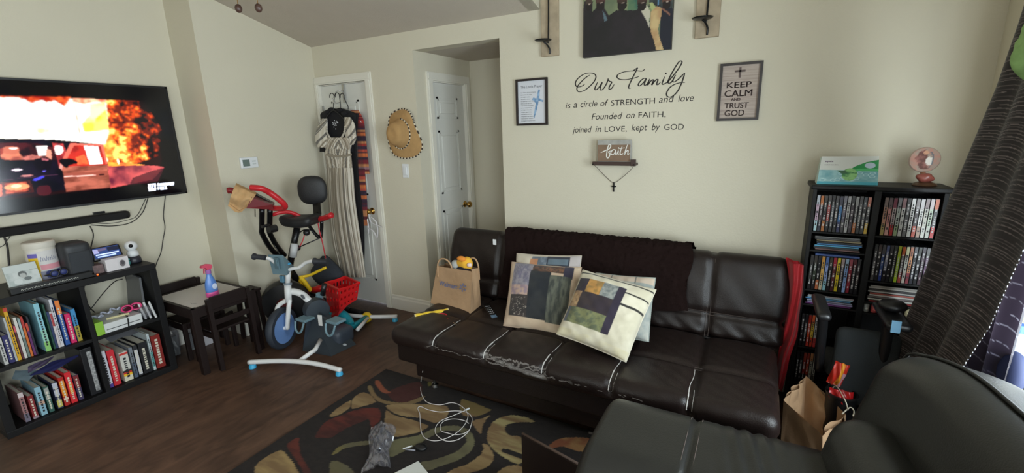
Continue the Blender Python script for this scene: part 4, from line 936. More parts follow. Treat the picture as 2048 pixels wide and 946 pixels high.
# console and grips
m = MB(); lo = [Z8(205, 250, 1.93), Z8(405, 262, 2.08), Z8(415, 245, 2.14), Z8(215, 235, 1.99)]
m.hexa([Z8(200, 252, 1.90), Z8(405, 262, 2.02), Z8(412, 240, 2.12), Z8(215, 228, 2.0)], [Z8(238, 170, 1.93), Z8(395, 225, 2.03), Z8(412, 208, 2.12), Z8(275, 148, 2.02)]); m.build('console', cmat(110, 26, 34, .4), xb)
m = MB(); m.hexa([Z8(262, 152, 1.99), Z8(395, 222, 2.08), Z8(412, 222, 2.13), Z8(275, 145, 2.03)], [Z8(265, 145, 1.99), Z8(395, 210, 2.08), Z8(412, 207, 2.13), Z8(280, 138, 2.03)]); m.build('console_screen', BLACKP, xb)
m = MB(); m.tube(smooth_path([Z8(232, 95, 1.86), Z8(310, 102, 1.90), Z8(370, 130, 1.95), Z8(440, 180, 2.0), Z8(488, 225, 2.04), Z8(485, 248, 2.06), Z8(440, 252, 2.06), Z8(385, 248, 2.05)], 5), [.021]*36, 12); m.build('grip', RED, xb, True)
m = MB(); m.tube(smooth_path([Z8(60, 118, 1.88), Z8(95, 120, 1.9), Z8(150, 170, 1.93), Z8(230, 230, 1.97)], 4), .023, 12); m.build('grip', cmat(140, 26, 34, .4), xb, True)
m = MB(); m.tube(smooth_path([Z8(398, 302, 2.12), Z8(430, 290, 2.14), Z8(480, 280, 2.18), Z8(530, 282, 2.22), Z8(590, 305, 2.27), Z8(640, 345, 2.3)], 4), .015, 10); m.build('seat_handle', RED, xb, True)
m = MB(); m.tube(smooth_path([Z8(735, 338, 2.36), Z8(790, 325, 2.34), Z8(845, 303, 2.32)], 4), .022, 12); m.build('seat_handle', RED, xb, True)
m = MB(); m.tube([Z8(265, 260, 1.97), Z8(266, 315, 1.97)], .004, 6); m.build('safety_key', STEEL, xb)
m = MB(); m.tube(smooth_path([Z8(770, 345, 2.38), Z8(768, 420, 2.38), Z8(750, 475, 2.36), Z8(640, 340, 2.33)], 3), .014, 8); m.build('seat_frame', BLACKM, xb, True)
for p in (((655, 435), .026), ((588, 552), .024)):
    m = MB(); m.ell(Z8(*p[0], 2.28), p[1], 14); m.build('adjuster_knob', BLACKP, xb, True)
m = MB(); m.rbox((-.15, -.105, -.038), (.14, .105, .045), .04, .02, disp=lambda q, n: Vector((q.x, q.y*(1 if q.x > 0 else 1+q.x*2.2), q.z+.018*(q.x/.14)**2)), m=Matrix.Translation(Z8(610, 352, 2.26)) @ Matrix.Rotation(R(20), 4, 'Z')); m.build('seat', mat('black_vinyl', rgb(32, 32, 34), .5, bump=.2, bscale=200), xb, True, weld=True)
Mb = Matrix.Translation(Z8(700, 115, 2.44)) @ Matrix.Rotation(R(38), 4, 'Z')
m = MB(); m.rbox((-.115, -.032, -.118), (.115, .032, .118), .095, .02, disp=lambda q, n: Vector((q.x, q.y*.30/.30, q.z)), m=Mb @ Matrix.Diagonal((1, 1, 1)).to_4x4())
m = MB(); m.ell((0, 0, 0), (.125, .036, .125), 28, m=Mb, fn=lambda v: Vector((math.copysign(abs(v.x/.125)**.75*.115, v.x), v.y, math.copysign(abs(v.z/.125)**.75*.118, v.z)))); m.build('backrest', MATS['black_vinyl'], xb, True)
a, b = Z8(725, 195, 2.46), Z8(738, 300, 2.42)
m = MB(); m.hexa([b+Vector((-.035, -.01, 0)), b+Vector((.035, -.01, 0)), b+Vector((.035, .012, 0)), b+Vector((-.035, .012, 0))], [a+Vector((-.03, -.01, 0)), a+Vector((.04, -.01, 0)), a+Vector((.04, .012, 0)), a+Vector((-.03, .012, 0))]); m.build('backrest_post', BLACKM, xb)
m = MB(); m.tube([Z8(738, 290, 2.42), Z8(765, 345, 2.39)], .016, 8); m.build('post_link', BLACKM, xb)
for i, pts in enumerate(([(740, 350, 2.36), (752, 420, 2.34), (775, 510, 2.36), (800, 630, 2.40)], [(640, 450, 2.28), (625, 500, 2.26), (600, 548, 2.24)])):
    m = MB(); m.tube(smooth_path([Z8(*p) for p in pts], 3), .0045, 6); m.build('resistance_band', cmat(206, 60, 70, .5), xb, True)
m = MB(); m.tube(smooth_path([Z8(590, 480, 2.25), Z8(600, 440, 2.26), Z8(640, 415, 2.28), Z8(690, 420, 2.3), Z8(720, 450, 2.32), Z8(750, 470, 2.33)], 4), .005, 6); m.tube([Z8(750, 480, 2.33), Z8(600, 545, 2.24)], .005, 6); m.build('band_strap', BLACKP, xb, True)
m = MB(); lettering(m, 'XBIKE', Z8(415, 530, 2.115), Z8(470, 620, 2.175)-Z8(415, 530, 2.115), Vector((.5, -.3, .5)), .10, .02, bold=.02, lift=.012); m.build('lettering', cmat(200, 200, 200), xb)
# towel over the console
tw = thing('hand_towel', 'tan towel draped over the left end of the exercise bike handlebar', 'towel', (-3.4, 1.9, 1.05))
tq = [Z8(118, 74, 1.90), Z8(272, 148, 1.97), Z8(205, 248, 1.93), Z8(142, 288, 1.89), Z8(60, 235, 1.85)]
def towel(u, v):
    top_ = tq[0].lerp(tq[1], u); bot = tq[4].lerp(tq[3], u*2) if u < .5 else tq[3].lerp(tq[2], u*2-1)
    p = top_.lerp(bot, v)
    return p + Vector((.8, -.6, 0))*(.012+.007*sin(u*11+v*4)+.004*sin(v*13+u*5)+.035*sin(pi*min(1, v*1.25))+.004*vnoise(u*14, v*14, 5)) + Vector((0, 0, .004*sin(u*16)*(1 if v > .9 else 0)))
TOW = mat('towel_cloth', rgb(214, 172, 122), .95, bump=.6, bscale=350, vary=.08, vscale=30)
m = MB(); m.grid(24, 24, towel); m.grid(24, 24, lambda u, v: towel(u, v)-Vector((.8, -.6, 0))*.012, flip=True)
m.grid(24, 8, lambda u, v: towel(u, 0)-Vector((.8, -.6, 0))*(.012+.09*sin(v*pi/2))+Vector((0, 0, .01*sin(v*pi)))-Vector((0, 0, .12*max(0, v-.4))), flip=True)
m.build('cloth', TOW, tw, True)
m = MB(); m.grid(20, 2, lambda u, v: towel(u*.95, .86+.03*v)+Vector((.8, -.6, 0))*.004); m.build('hem_band', cmat(176, 130, 84, .9), tw, True)

# ================================================================== TODDLER CYCLE TRAINER
Z1 = lambda x, y, Y: at(480+x/3.379, 480+y/3.379, Y)
WH = cmat(224, 224, 224, .35); SLATE = cmat(50, 58, 66, .45); TRAY = cmat(112, 140, 152, .45)
kb = thing('toddler_cycle', 'white toddler cycle trainer with blue disc front wheel and grey tray', 'toy cycle', (-2.9, 2.0, 0))
wc = Vector((-3.115, 1.945, .162)); wr = Matrix.Rotation(R(-72), 4, 'Z') @ Matrix.Rotation(R(90), 4, 'X')
wr = Matrix.Rotation(R(108.5), 4, 'Z') @ Matrix.Rotation(R(90), 4, 'X')
m = MB(); m.lathe([(.118, -.026), (.150, -.028), (.160, -.014), (.162, 0), (.160, .014), (.150, .028), (.118, .026)], wc, 40, wr, caps=False); m.build('tyre', cmat(44, 50, 60, .6), kb, 'auto')
m = MB(); m.lathe([(.004, -.020), (.118, -.024), (.119, 0), (.118, .024), (.004, .020)], wc, 40, wr); m.build('wheel_disc', cmat(108, 142, 196, .45), kb, 'auto')
ax_ = (wr @ Vector((0, 0, 1))).normalized()
if ax_.x < 0: ax_ = -ax_
m = MB(); m.cyl(wc-ax_*.05, wc+ax_*.05, .014, n=12); m.build('axle', WH, kb, 'auto')
crown = wc+Vector((.045, .055, .215)); head = Z1(322, 300, 2.02); top = Z1(330, 235, 2.03)
for s in (-1, 1):
    m = MB(); m.tube(smooth_path([wc+ax_*.045*s-Vector((0, 0, .005)), wc+ax_*.048*s+Vector((.01, .01, .09)), wc+ax_*.046*s+Vector((.02, .025, .17)), crown+ax_*.012*s], 5), [.017]*4+[.017]*12, 12); m.build('fork_leg', WH, kb, True)
m = MB(); m.tube([crown-Vector((0, 0, .015)), crown.lerp(head, .5), head], [.024, .025, .025], 16); m.build('head_tube', WH, kb, True)
m = MB(); m.tube([head, top+Vector((0, 0, .03))], [.019, .019], 16); m.build('steering_stem', WH, kb, True)
m = MB(); m.cyl(head-(head-crown)*.03, head+(head-crown)*.10, .031, n=20); m.build('head_collar', cmat(120, 130, 138, .4), kb, 'auto')
hub = Z1(515, 470, 2.12)
m = MB(); m.tube(smooth_path([Z1(325, 350, 2.03), Z1(370, 350, 2.05), Z1(430, 375, 2.08), Z1(500, 450, 2.11)], 5), [.026]*16, 14, flat=1.0); m.build('main_tube', WH, kb, True)
bd_o = Z1(402, 368, 2.02); m = MB(); Mo = Matrix.Translation(Z1(425, 384, 2.035)) 
m.ell((0, 0, 0), (.026, .006, .014), 16, m=Mo @ Matrix.Rotation(R(25), 4, 'Y')); m.build('badge', cmat(96, 100, 106, .4), kb, True)
m = MB(); m.lathe([(.03, -.05), (.088, -.045), (.094, 0), (.088, .045), (.03, .05)], hub, 28, Matrix.Rotation(R(70), 4, 'Z') @ Matrix.Rotation(R(90), 4, 'X')); m.build('crank_cover', SLATE, kb, 'auto')
m = MB(); f0, f1, f2, f3 = (-2.93, 1.96, 0), (-2.66, 2.00, 0), (-2.64, 2.22, 0), (-2.92, 2.20, 0); h = hub
m.hexa([Vector(p)+Vector((0, 0, .001)) for p in (f0, f1, f2, f3)], [h+Vector((-.05, -.045, -.02)), h+Vector((.03, -.045, -.02)), h+Vector((.03, .06, -.02)), h+Vector((-.05, .06, -.02))]); m.build('pedestal', SLATE, kb)
m = MB(); m.rbox((-2.82, 2.09, .001), (-2.685, 2.27, .145), .045, .02); m.build('rear_housing', cmat(60, 68, 80, .5), kb, True, weld=True)
m = MB(); m.ell(Z1(708, 708, 2.135), (.016, .004, .01), 12, m=Matrix.Rotation(R(30), 4, 'Z')); m.build('badge', cmat(180, 186, 190, .3), kb, True)
for x, y, Y in ((440, 560, 2.0), (648, 575, 1.98)):
    p = Z1(x, y, Y); n_ = 'pedal'
    pd = MB(); pd.bevbox(p+Vector((-.055, -.04, .022)), p+Vector((.055, .05, .042)), .005); pb = pd.build('pedal', TRAY, kb)
    m = MB(); m.tube(smooth_path([p+Vector((-.045, -.045, .025)), p+Vector((-.035, -.06, -.03)), p+Vector((0, -.065, -.055)), p+Vector((.035, -.06, -.03)), p+Vector((.048, -.045, .025))], 4), .008, 8); m.build('toe_strap', TRAY, pb, True)
m = MB(); m.tube([Z1(440, 560, 2.05)+Vector((0, 0, .03)), hub-Vector((.0, 0, .02)), Z1(620, 560, 2.05)], .010, 8); m.build('crank', SLATE, kb, True)
m = MB(); a = Z1(545, 548, 2.0); m.prism([a+Vector((-.012, -.012, .05)), a+Vector((.024, -.006, .052)), a+Vector((.024, -.01, -.03)), a+Vector((-.006, -.016, -.03))], 0, (0, .004, 0)); m.build('warning_sticker', WH, kb)
seatp = Z1(545, 385, 2.2)
m = MB(); m.tube([Z1(545, 430, 2.19), seatp], .019, 12); m.build('seat_post', WH, kb, True)
m = MB(); m.tube([Z1(530, 405, 2.18), Z1(538, 368, 2.18)], .028, 12); m.build('post_clamp', TRAY, kb, 'auto')
m = MB(); m.tube([Z1(560, 370, 2.2), Z1(570, 300, 2.2)], .020, 12); m.build('rear_post', BLACKP, kb, True)
# handlebar
m = MB(); m.tube(smooth_path([Z1(180, 122, 1.93), Z1(215, 135, 1.95), Z1(300, 200, 2.0), Z1(360, 192, 2.03), Z1(400, 185, 2.05), Z1(440, 155, 2.07), Z1(480, 143, 2.08), Z1(505, 143, 2.09)], 5), .0135, 12); m.build('handlebar', WH, kb, True)
for p, q in ((Z1(92, 112, 1.90), Z1(172, 120, 1.93)), (Z1(500, 143, 2.085), Z1(592, 148, 2.12))):
    m = MB(); m.tube([p, p.lerp(q, .12), p.lerp(q, .2), q], [.025, .025, .019, .019], 14); m.build('grip', cmat(44, 46, 52, .6), kb, 'auto')
ta = [Z1(190, 98, 1.97), Z1(305, 100, 2.0), Z1(365, 180, 2.04), Z1(340, 205, 2.03), Z1(325, 238, 2.0), Z1(222, 228, 1.95)]
m = MB(); lo = [Z1(222, 230, 1.95), Z1(318, 238, 1.97), Z1(345, 215, 2.09), Z1(240, 210, 2.07)]; hi = [Z1(188, 98, 1.95), Z1(290, 102, 1.97), Z1(365, 178, 2.11), Z1(245, 150, 2.09)]
m.hexa(lo, hi); m.build('phone_tray', TRAY, kb)
m = MB(); a = Z1(237, 118, 1.944); m.box(a+Vector((-.014, -.006, -.085)), a+Vector((.034, .0, .0))); m.box(a+Vector((-.004, -.010, -.06)), a+Vector((.024, -.006, -.012))); m.build('tray_clip', cmat(96, 124, 136, .45), kb)
m = MB(); m.ell(Z1(328, 160, 2.03), (.018, .018, .008), 14); m.build('button', cmat(70, 160, 206, .4), kb, True)
m = MB(); m.bevbox(Z1(262, 240, 2.01)-Vector((0, 0, .055)), Z1(302, 240, 2.03), .004); m.build('cable_box', cmat(104, 150, 176, .5), kb)
# stand bars with blue feet
BLUF = cmat(60, 168, 214, .45)
for pts, nm, feet in (([Z1(55, 822, 1.0), ], 0, 0),): pass
def flo(x, y, z): return atz(480+x/3.379, 480+y/3.379, z)
b1 = [flo(58, 826, .045), flo(240, 818, .055), flo(400, 822, .06), flo(540, 842, .055), flo(682, 880, .04)]
m = MB(); m.tube(smooth_path(b1, 6), .0165, 12); m.build('stand_bar', WH, kb, True)
m = MB(); m.tube([flo(405, 815, .055), flo(508, 742, .09), Vector((-2.76, 2.0, .11))], .0155, 12); m.build('stand_link', WH, kb, True)
b2 = [flo(632, 490, .05), flo(720, 505, .05), flo(860, 518, .05), flo(1062, 516, .045)]
m = MB(); m.tube(smooth_path(b2, 6), .0165, 12); m.build('stand_bar', WH, kb, True)
m = MB(); m.tube([Vector((-2.70, 2.3, .08)), Vector((-2.84, 2.54, .055))], .015, 10); m.build('stand_link', WH, kb, True)
for p in (b1[0].lerp(b1[1], .12), b1[4].lerp(b1[3], .1), b2[0], b2[3].lerp(b2[2], .08)):
    m = MB(); m.lathe([(.022, 0), (.025, .004), (.022, .024), (.016, .030)], (p.x, p.y, 0), 16); m.build('foot', BLUF, kb, 'auto')

# ================================================================== RED SHOPPING CART TOY
ct = thing('toy_shopping_cart', 'red toy shopping cart with yellow handle and teal base on yellow wheels', 'toy cart', (-2.9, 2.42, 0))
CR = mat('red_toy_plastic', rgb(214, 30, 34), .35); TE = cmat(22, 140, 156, .4); YL = cmat(236, 196, 40, .4)
A, B, C, D = Z1(640, 300, 2.30), Z1(800, 285, 2.42), Z1(700, 268, 2.62), Z1(575, 285, 2.46)
zr = .455
A, B, D = Z1(668, 338, 2.27), Z1(805, 290, 2.48), Z1(577, 292, 2.38); C = B+D-A+Vector((0, 0, .0))
a, b, d = Z1(674, 472, 2.31), Z1(788, 400, 2.46), Z1(594, 500, 2.39); c = b+d-a
def lattice(mb, p0, p1, q0, q1, nu, nv, t=.004, solid=.38):
    """panel of bars: p = bottom edge, q = top edge, with open cells"""
    n = (p1-p0).cross(q0-p0).normalized()*t
    def P_(u, v): return p0.lerp(p1, u).lerp(q0.lerp(q1, u), v)
    us = [i/nu for i in range(nu+1)]; vs_ = [j/nv for j in range(nv+1)]
    for i in us:
        w_ = solid/nu/2; lo, hi = max(0, i-w_), min(1, i+w_)
        mb.hexa([P_(lo, 0)-n, P_(hi, 0)-n, P_(hi, 0)+n, P_(lo, 0)+n], [P_(lo, 1)-n, P_(hi, 1)-n, P_(hi, 1)+n, P_(lo, 1)+n])
    for j in vs_:
        w_ = solid/nv/2; lo, hi = max(0, j-w_), min(1, j+w_)
        mb.hexa([P_(0, lo)-n, P_(1, lo)-n, P_(1, lo)+n, P_(0, lo)+n], [P_(0, hi)-n, P_(1, hi)-n, P_(1, hi)+n, P_(0, hi)+n])
for (p0, p1, q0, q1, nu) in ((a, b, A, B, 5), (b, c, B, C, 4), (c, d, C, D, 6), (d, a, D, A, 4)):
    m = MB(); lattice(m, p0, p1, q0, q1, nu, 3, solid=.55); m.build('basket_side', CR, ct)
m = MB(); m.hexa([a, b, c, d], [p+Vector((0, 0, .012)) for p in (a, b, c, d)]); m.build('basket_floor', CR, ct)
m = MB(); m.tube([A, B, C, D], .012, 8, closed=True); m.build('basket_rim', CR, ct)
m = MB(); m.hexa([Z1(600, 528, 2.33), Z1(655, 518, 2.30), Z1(665, 512, 2.36), Z1(610, 520, 2.39)], [d.lerp(a, .1), a, a.lerp(b, .2)+Vector((0, .04, 0)), d.lerp(a, .2)+Vector((0, .05, 0))]); m.build('basket_neck', CR, ct)
w0, w1 = Vector((-2.85, 2.30, .048)), Vector((-2.84, 2.62, .048))
m = MB(); m.tube([Z1(710, 600, 2.29), Z1(790, 570, 2.45), Z1(862, 522, 2.57)], .026, 12); m.build('axle_bar', TE, ct, True)
m = MB(); m.tube(smooth_path([Z1(605, 512, 2.36), Z1(650, 515, 2.37), Z1(690, 500, 2.38), Z1(730, 540, 2.38), Z1(745, 575, 2.36)], 4), .036, 12); m.build('base_frame', TE, ct, True)
for x, y, Y in ((712, 608, 2.28), (858, 522, 2.575)):
    p = Z1(x, y, Y); q = (Z1(862, 522, 2.57)-Z1(710, 600, 2.29)).normalized(); rot = q.to_track_quat('Z', 'Y').to_matrix().to_4x4()
    m = MB(); m.lathe([(.02, -.02), (.042, -.018), (.047, 0), (.042, .018), (.02, .02)], p, 20, rot); m.build('wheel', YL, ct, 'auto')
for dy in (0, 1):
    m = MB(); m.tube(smooth_path([Z1(408, 255, 2.34+.0*dy), Z1(430, 275, 2.36), Z1(455, 310, 2.38), Z1(478, 342, 2.4)] if dy else [Z1(400, 252, 2.34), Z1(470, 238, 2.40), Z1(530, 210, 2.44), Z1(582, 186, 2.47)], 4), .019 if dy else .0125, 10); m.build('handle', YL, ct, True)
m = MB(); m.tube([Z1(490, 340, 2.42), Z1(575, 320, 2.46)], .03, 10); m.build('handle_socket', CR, ct, True)
for i in range(5):
    m = MB(); p = Z1(418+i*9, 272+i*12, 2.355+.008*i); m.box(p-Vector((.004, .03, .012)), p+Vector((.006, -.012, .012))); m.build('handle_rib', cmat(204, 160, 26, .4), ct)
# dark bag hanging from the bike's band
bg_ = thing('dark_bag', 'charcoal bag hanging behind the red toy cart', 'bag', (-3.13, 2.6, .38))
ctr = Z1(590, 215, 2.60); e = .5*(Z1(672, 215, 2.60)-Z1(495, 215, 2.60)).length; hh = .5*(Z1(585, 95, 2.60)-Z1(585, 305, 2.60)).length
def sack(v):
    t = (v.z/hh+1)/2; s = 1.15-.75*max(0, t-.45)**1.1*1.6
    return Vector((v.x*s, v.y*s, v.z))*(1+.03*sin(v.x*60+v.z*40))
m = MB(); m.ell(ctr, (e, .07, hh), 32, fn=sack); m.build('sack', mat('charcoal_cloth', rgb(44, 48, 56), .85, bump=.3, bscale=50), bg_, True)
m = MB(); m.tube([ctr+Vector((-.01, 0, hh*.85)), Z8(800, 630, 2.42)], .006, 6); m.build('strap', BLACKP, bg_)

# ================================================================== CLOTHES ON DOOR 1
Z4 = lambda x, y, Y: at(600+x/2.704, 130+y/2.704, Y)
Z5 = lambda x, y, Y: at(620+x/5.26, 150+y/5.26, Y)
hk = thing('door_hook', 'pale metal hook over the top of the hanging clothes door', 'hook', (-3.25, 2.9, 1.9))
hx = -3.255
m = MB(); m.box((hx-.012, YB-.004, 1.86), (hx+.012, YB+.010, 2.018)); m.build('strap_plate', STEEL, hk)
m = MB(); m.tube(smooth_path([(hx, YB-.004, 1.955), (hx-.02, YB-.03, 1.965), (hx-.045, YB-.05, 1.945), (hx-.065, YB-.055, 1.905)], 5), .004, 6); m.tube(smooth_path([(hx-.045, YB-.004, 1.87), (hx-.075, YB-.03, 1.862), (hx-.095, YB-.05, 1.905)], 4), .004, 6); m.build('prong', STEEL, hk, True)
def hanger(label, hx0, hz, Y, span, mt, dx=0):
    h = thing('clothes_hanger', label, 'hanger', (hx0, Y, hz), group='clothes hangers on the door hook')
    m = MB(); m.tube(smooth_path([(hx0-.03, Y, hz-.03), (hx0-.022, Y, hz-.003), (hx0, Y, hz+.006), (hx0+.022, Y, hz-.005), (hx0+.024, Y, hz-.04), (hx0+.005+dx, Y, hz-.10), (hx0+dx, Y, hz-.135)], 5), .0035, 6); m.build('hook', BLACKM, h, True)
    m = MB(); m.tube(smooth_path([(hx0+dx-span, Y, hz-.24), (hx0+dx-span*.5, Y, hz-.175), (hx0+dx, Y, hz-.135), (hx0+dx+span*.5, Y, hz-.175), (hx0+dx+span, Y, hz-.24)], 5), .0055, 8); m.build('arm', mt, h, True)
    return h
hanger('black clothes hanger carrying the striped jumpsuit, frontmost on the hook', -3.265, 1.93, 2.80, .15, BLACKP)
hanger('black clothes hanger of the black garment, middle one on the hook', -3.25, 1.935, 2.845, .14, BLACKP, .02)
hanger('white clothes hanger of the multicolour cardigan, nearest to the door', -3.235, 1.93, 2.885, .15, WHITEP, .05)

def garment(name, mt, parent, rows, Y, depth, nu=30, sub=4, paint=None, folds=0, fold_n=7, seed=0, org=Z4, tp=.0):
    """rows: (xl, xr, y) in picture measure; a closed flattened sleeve of cloth hanging at depth Y"""
    L = smooth_path([(r_[0], r_[2], 0) for r_ in rows], sub); Rr = smooth_path([(r_[1], r_[2], 0) for r_ in rows], sub); n = len(L)-1
    def fr(u, v):
        k = v*n; i = min(n-1, int(k)); f = k-i
        l = L[i].lerp(L[i+1], f); r_ = Rr[i].lerp(Rr[i+1], f)
        x = l.x+(r_.x-l.x)*u; y = l.y+(r_.y-l.y)*u
        b = depth*(1-(2*u-1)**4)**.5 if 0 < u < 1 else 0
        b += folds*v*sin(u*fold_n*2*pi+seed+2*sin(v*3+seed))*(1-(2*u-1)**6)
        return org(x, y, Y-b)
    def bk(u, v):
        k = v*n; i = min(n-1, int(k)); f = k-i
        l = L[i].lerp(L[i+1], f); r_ = Rr[i].lerp(Rr[i+1], f)
        return org(l.x+(r_.x-l.x)*u, l.y+(r_.y-l.y)*u, Y+.004)
    m = MB(); nv = max(10, n*2)
    m.grid(nu, nv, fr, paint, flip=True); m.grid(nu, nv, bk, paint)
    return m.build(name, mt, parent, True)
CR_, TA_, GR_ = rgb(214, 206, 192), rgb(140, 128, 110), rgb(108, 104, 100)
def stripes(fn, seed=0):
    rr = random.Random(seed); cuts = []; t = -3
    pal = [CR_, CR_, TA_, CR_, GR_, TA_, CR_, rgb(170, 158, 140)]
    while t < 40:
        t += rr.uniform(.12, .5); cuts.append((t, pal[rr.randrange(len(pal))]))
    import bisect
    ks = [c_[0] for c_ in cuts]
    return lambda u, v: cuts[min(len(ks)-1, bisect.bisect(ks, fn(u, v)))][1]
# multicolour cardigan (rearmost)
cdg = thing('striped_cardigan', 'long multicolour knitted cardigan hanging rearmost on the door', 'cardigan', (-3.12, 2.88, 1.0))
pal = [rgb(*c_) for c_ in ((96, 24, 36), (60, 36, 60), (170, 50, 40), (96, 24, 36), (206, 110, 60), (150, 110, 120), (50, 28, 50), (190, 80, 60), (120, 30, 44), (196, 130, 84))]
def knit(s, sd):
    rr = random.Random(sd); seq = [(rr.uniform(.4, 1.3), pal[rr.randrange(10)]) for _ in range(90)]
    acc = []; t = 0
    for w_, c_ in seq: t += w_; acc.append((t, c_))
    def f(u, v):
        x = v*s
        for t_, c_ in acc:
            if x < t_: return c_
        return acc[-1][1]
    return f
garment('body', CLOTHV, cdg, [(262, 318, 245), (290, 345, 300), (305, 355, 380), (310, 366, 480), (308, 377, 588)], 2.90, .02, 20, 8, knit(24, 3), .004, 2)
garment('long_sleeve', CLOTHV, cdg, [(300, 352, 560), (308, 356, 640), (318, 364, 740), (326, 366, 830), (328, 366, 868)], 2.885, .025, 16, 8, knit(22, 8), .002, 1)
m = MB(); m.grid(10, 4, lambda u, v: Z4(328+38*u, 840+29*v, 2.858)); m.build('cuff', cmat(196, 120, 80, .9), cdg)
# black garment
blk = thing('black_garment', 'long black garment hanging between jumpsuit and cardigan', 'garment', (-3.2, 2.85, .9))
BC = mat('black_cloth', rgb(22, 20, 24), .9, bump=.2, bscale=300)
garment('cloth', BC, blk, [(270, 318, 262), (262, 312, 330), (262, 306, 450), (275, 322, 640), (300, 345, 840), (325, 350, 990), (342, 348, 1062)], 2.86, .02, 14, 4, None, .004, 2)
top_ = thing('black_tank_top', 'black top with a small white print under the jumpsuit neckline', 'top', (-3.28, 2.82, 1.7))
garment('cloth', BC, top_, [(158, 236, 236), (112, 300, 262), (112, 300, 300), (108, 290, 380), (106, 285, 470)], 2.835, .02, 16, 4)
m = MB()
rr = random.Random(4)
for i in range(22):
    x, y = rr.gauss(188, 9), rr.gauss(322, 11); p = Z4(x, y, 2.806); m.box(p-Vector((.004, 0, .003)), p+Vector((.004, .001, .005)))
m.build('white_print', cmat(214, 214, 220), top_)
m = MB()
for (x, y) in ((170, 240), (215, 243), (150, 255), (240, 262)): m.ell(Z4(x, y, 2.81), (.035, .02, .018), 12)
m.build('gathered_neck', BC, top_, True)
# the jumpsuit in front
js = thing('striped_jumpsuit', 'cream and tan striped jumpsuit hanging in front on the door', 'jumpsuit', (-3.28, 2.80, .9))
garment('trousers', CLOTHV, js, [(142, 285, 556), (146, 290, 600), (150, 296, 700), (160, 312, 830), (172, 330, 950), (195, 346, 1060), (212, 356, 1148)], 2.80, .05, 90, 4, stripes(lambda u, v: u*14+.25*sin(v*4), 2), .014, 6, 1.3)
garment('bodice', CLOTHV, js, [(140, 272, 452), (132, 276, 480), (138, 280, 510), (142, 284, 560)], 2.80, .045, 60, 6, stripes(lambda u, v: 9+abs(u-.5)*11+v*1.5, 5), .004, 5)
garment('chest', CLOTHV, js, [(132, 288, 392), (134, 284, 420), (138, 275, 456)], 2.80, .045, 60, 6, stripes(lambda u, v: 5+abs(u-.5)*9-v*2.4, 7), .006, 9)
def strap(pts_l, pts_r, nm, sd):
    garment(nm, CLOTHV, js, [(l[0], r_[0], l[1]) for l, r_ in zip(pts_l, pts_r)], 2.80, .04, 30, 6, stripes(lambda u, v: v*6+u*2.5+sd, 11+sd), .004, 3)
strap([(118, 290), (100, 320), (84, 370), (82, 410), (96, 446)], [(150, 290), (152, 320), (150, 370), (150, 410), (140, 446)], 'puff_sleeve', 0)
strap([(240, 282), (240, 320), (240, 370), (250, 400), (268, 432)], [(272, 282), (296, 320), (303, 370), (304, 410), (290, 438)], 'puff_sleeve', 3)
m = MB()
for i in range(26):
    a_ = pi*i/25; x = 193-50*cos(a_)*1; y = 335+72*sin(a_)
    p = Z4(x, y, 2.762); m.ell(p, (.011, .009, .007), 8)
m.build('neck_gather', cmat(196, 188, 174, .9), js, True)
m = MB(); m.grid(40, 3, lambda u, v: Z4(140+140*u, 478+10*sin(u*pi)+12*v, 2.750-.002)); m.build('waist_band', cmat(150, 140, 124, .9), js, True)
# white lace loop on the door knob
lc = thing('white_lanyard', 'white fabric loops hanging from the brass door knob', 'lanyard', (-3.05, 2.88, .85))
m = MB()
Z3 = lambda x, y, Y=2.855: at(640+x/3.944, 400+y/3.944, Y)
for pts in ([(385, 110), (400, 170), (440, 195), (490, 215)], [(400, 130), (440, 170), (455, 230), (452, 295)], [(375, 150), (385, 230), (380, 270)], [(385, 220), (420, 245), (450, 300)]): m.tube(smooth_path([Z3(*p) for p in pts], 4), .008, 8, flat=.35)
m.build('loop', cmat(216, 212, 214, .8), lc, True)

# ================================================================== LEATHER SOFA BED
sf = thing('sofa_bed', 'dark brown leather sofa bed with worn tufted seat along the back wall', 'sofa', (-.87, 2.3, 0))
SX0, SX1 = -1.905, .165
seams = [SX0+.345*i for i in range(1, 6)]
WEAR = rgb(150, 146, 142); LB = rgb(33, 24, 22)
def seat_disp(q, n):
    if n.z > -.2:
        d = 0
        for s in seams: d += .016*math.exp(-((q.x-s)/.016)**2)
        d += .014*math.exp(-((q.y-2.16)/.016)**2)
        cxx = ((q.x-SX0) % .345)/.345; d -= .010*sin(pi*cxx)*(1 if n.z > .2 else .5)
        q = q - n*d
        q = q + Vector((0, 0, .0015*sin(q.x*61+q.y*33)*sin(q.y*47)))
    return q
def seat_col(q):
    c = LB
    if q.y < 1.90 and -1.75 < q.x < -.25 and q.z > .375:
        f = vnoise(q.x*90, q.y*40+q.z*120, 3)*.6+vnoise(q.x*25, q.z*30, 5)*.5
        zb = .40 + .02*sin(q.x*9)
        s = max(0, 1-abs(q.z-zb)/.024)*f*1.0
        if -1.22 < q.x < -.86: s *= 1.35
        elif q.x > -.60: s *= .45
        else: s *= .7
        if s > .42: 
            k = min(1, (s-.42)*4.0); c = tuple(a_*(1-k)+b_*k for a_, b_ in zip(c, WEAR))
    return c
m = MB(); m.rbox((SX0, 1.845, .325), (SX1, 2.56, .447), .055, .014, seat_disp, color=seat_col); m.build('seat_cushion', LEATHERV, sf, True, weld=True)
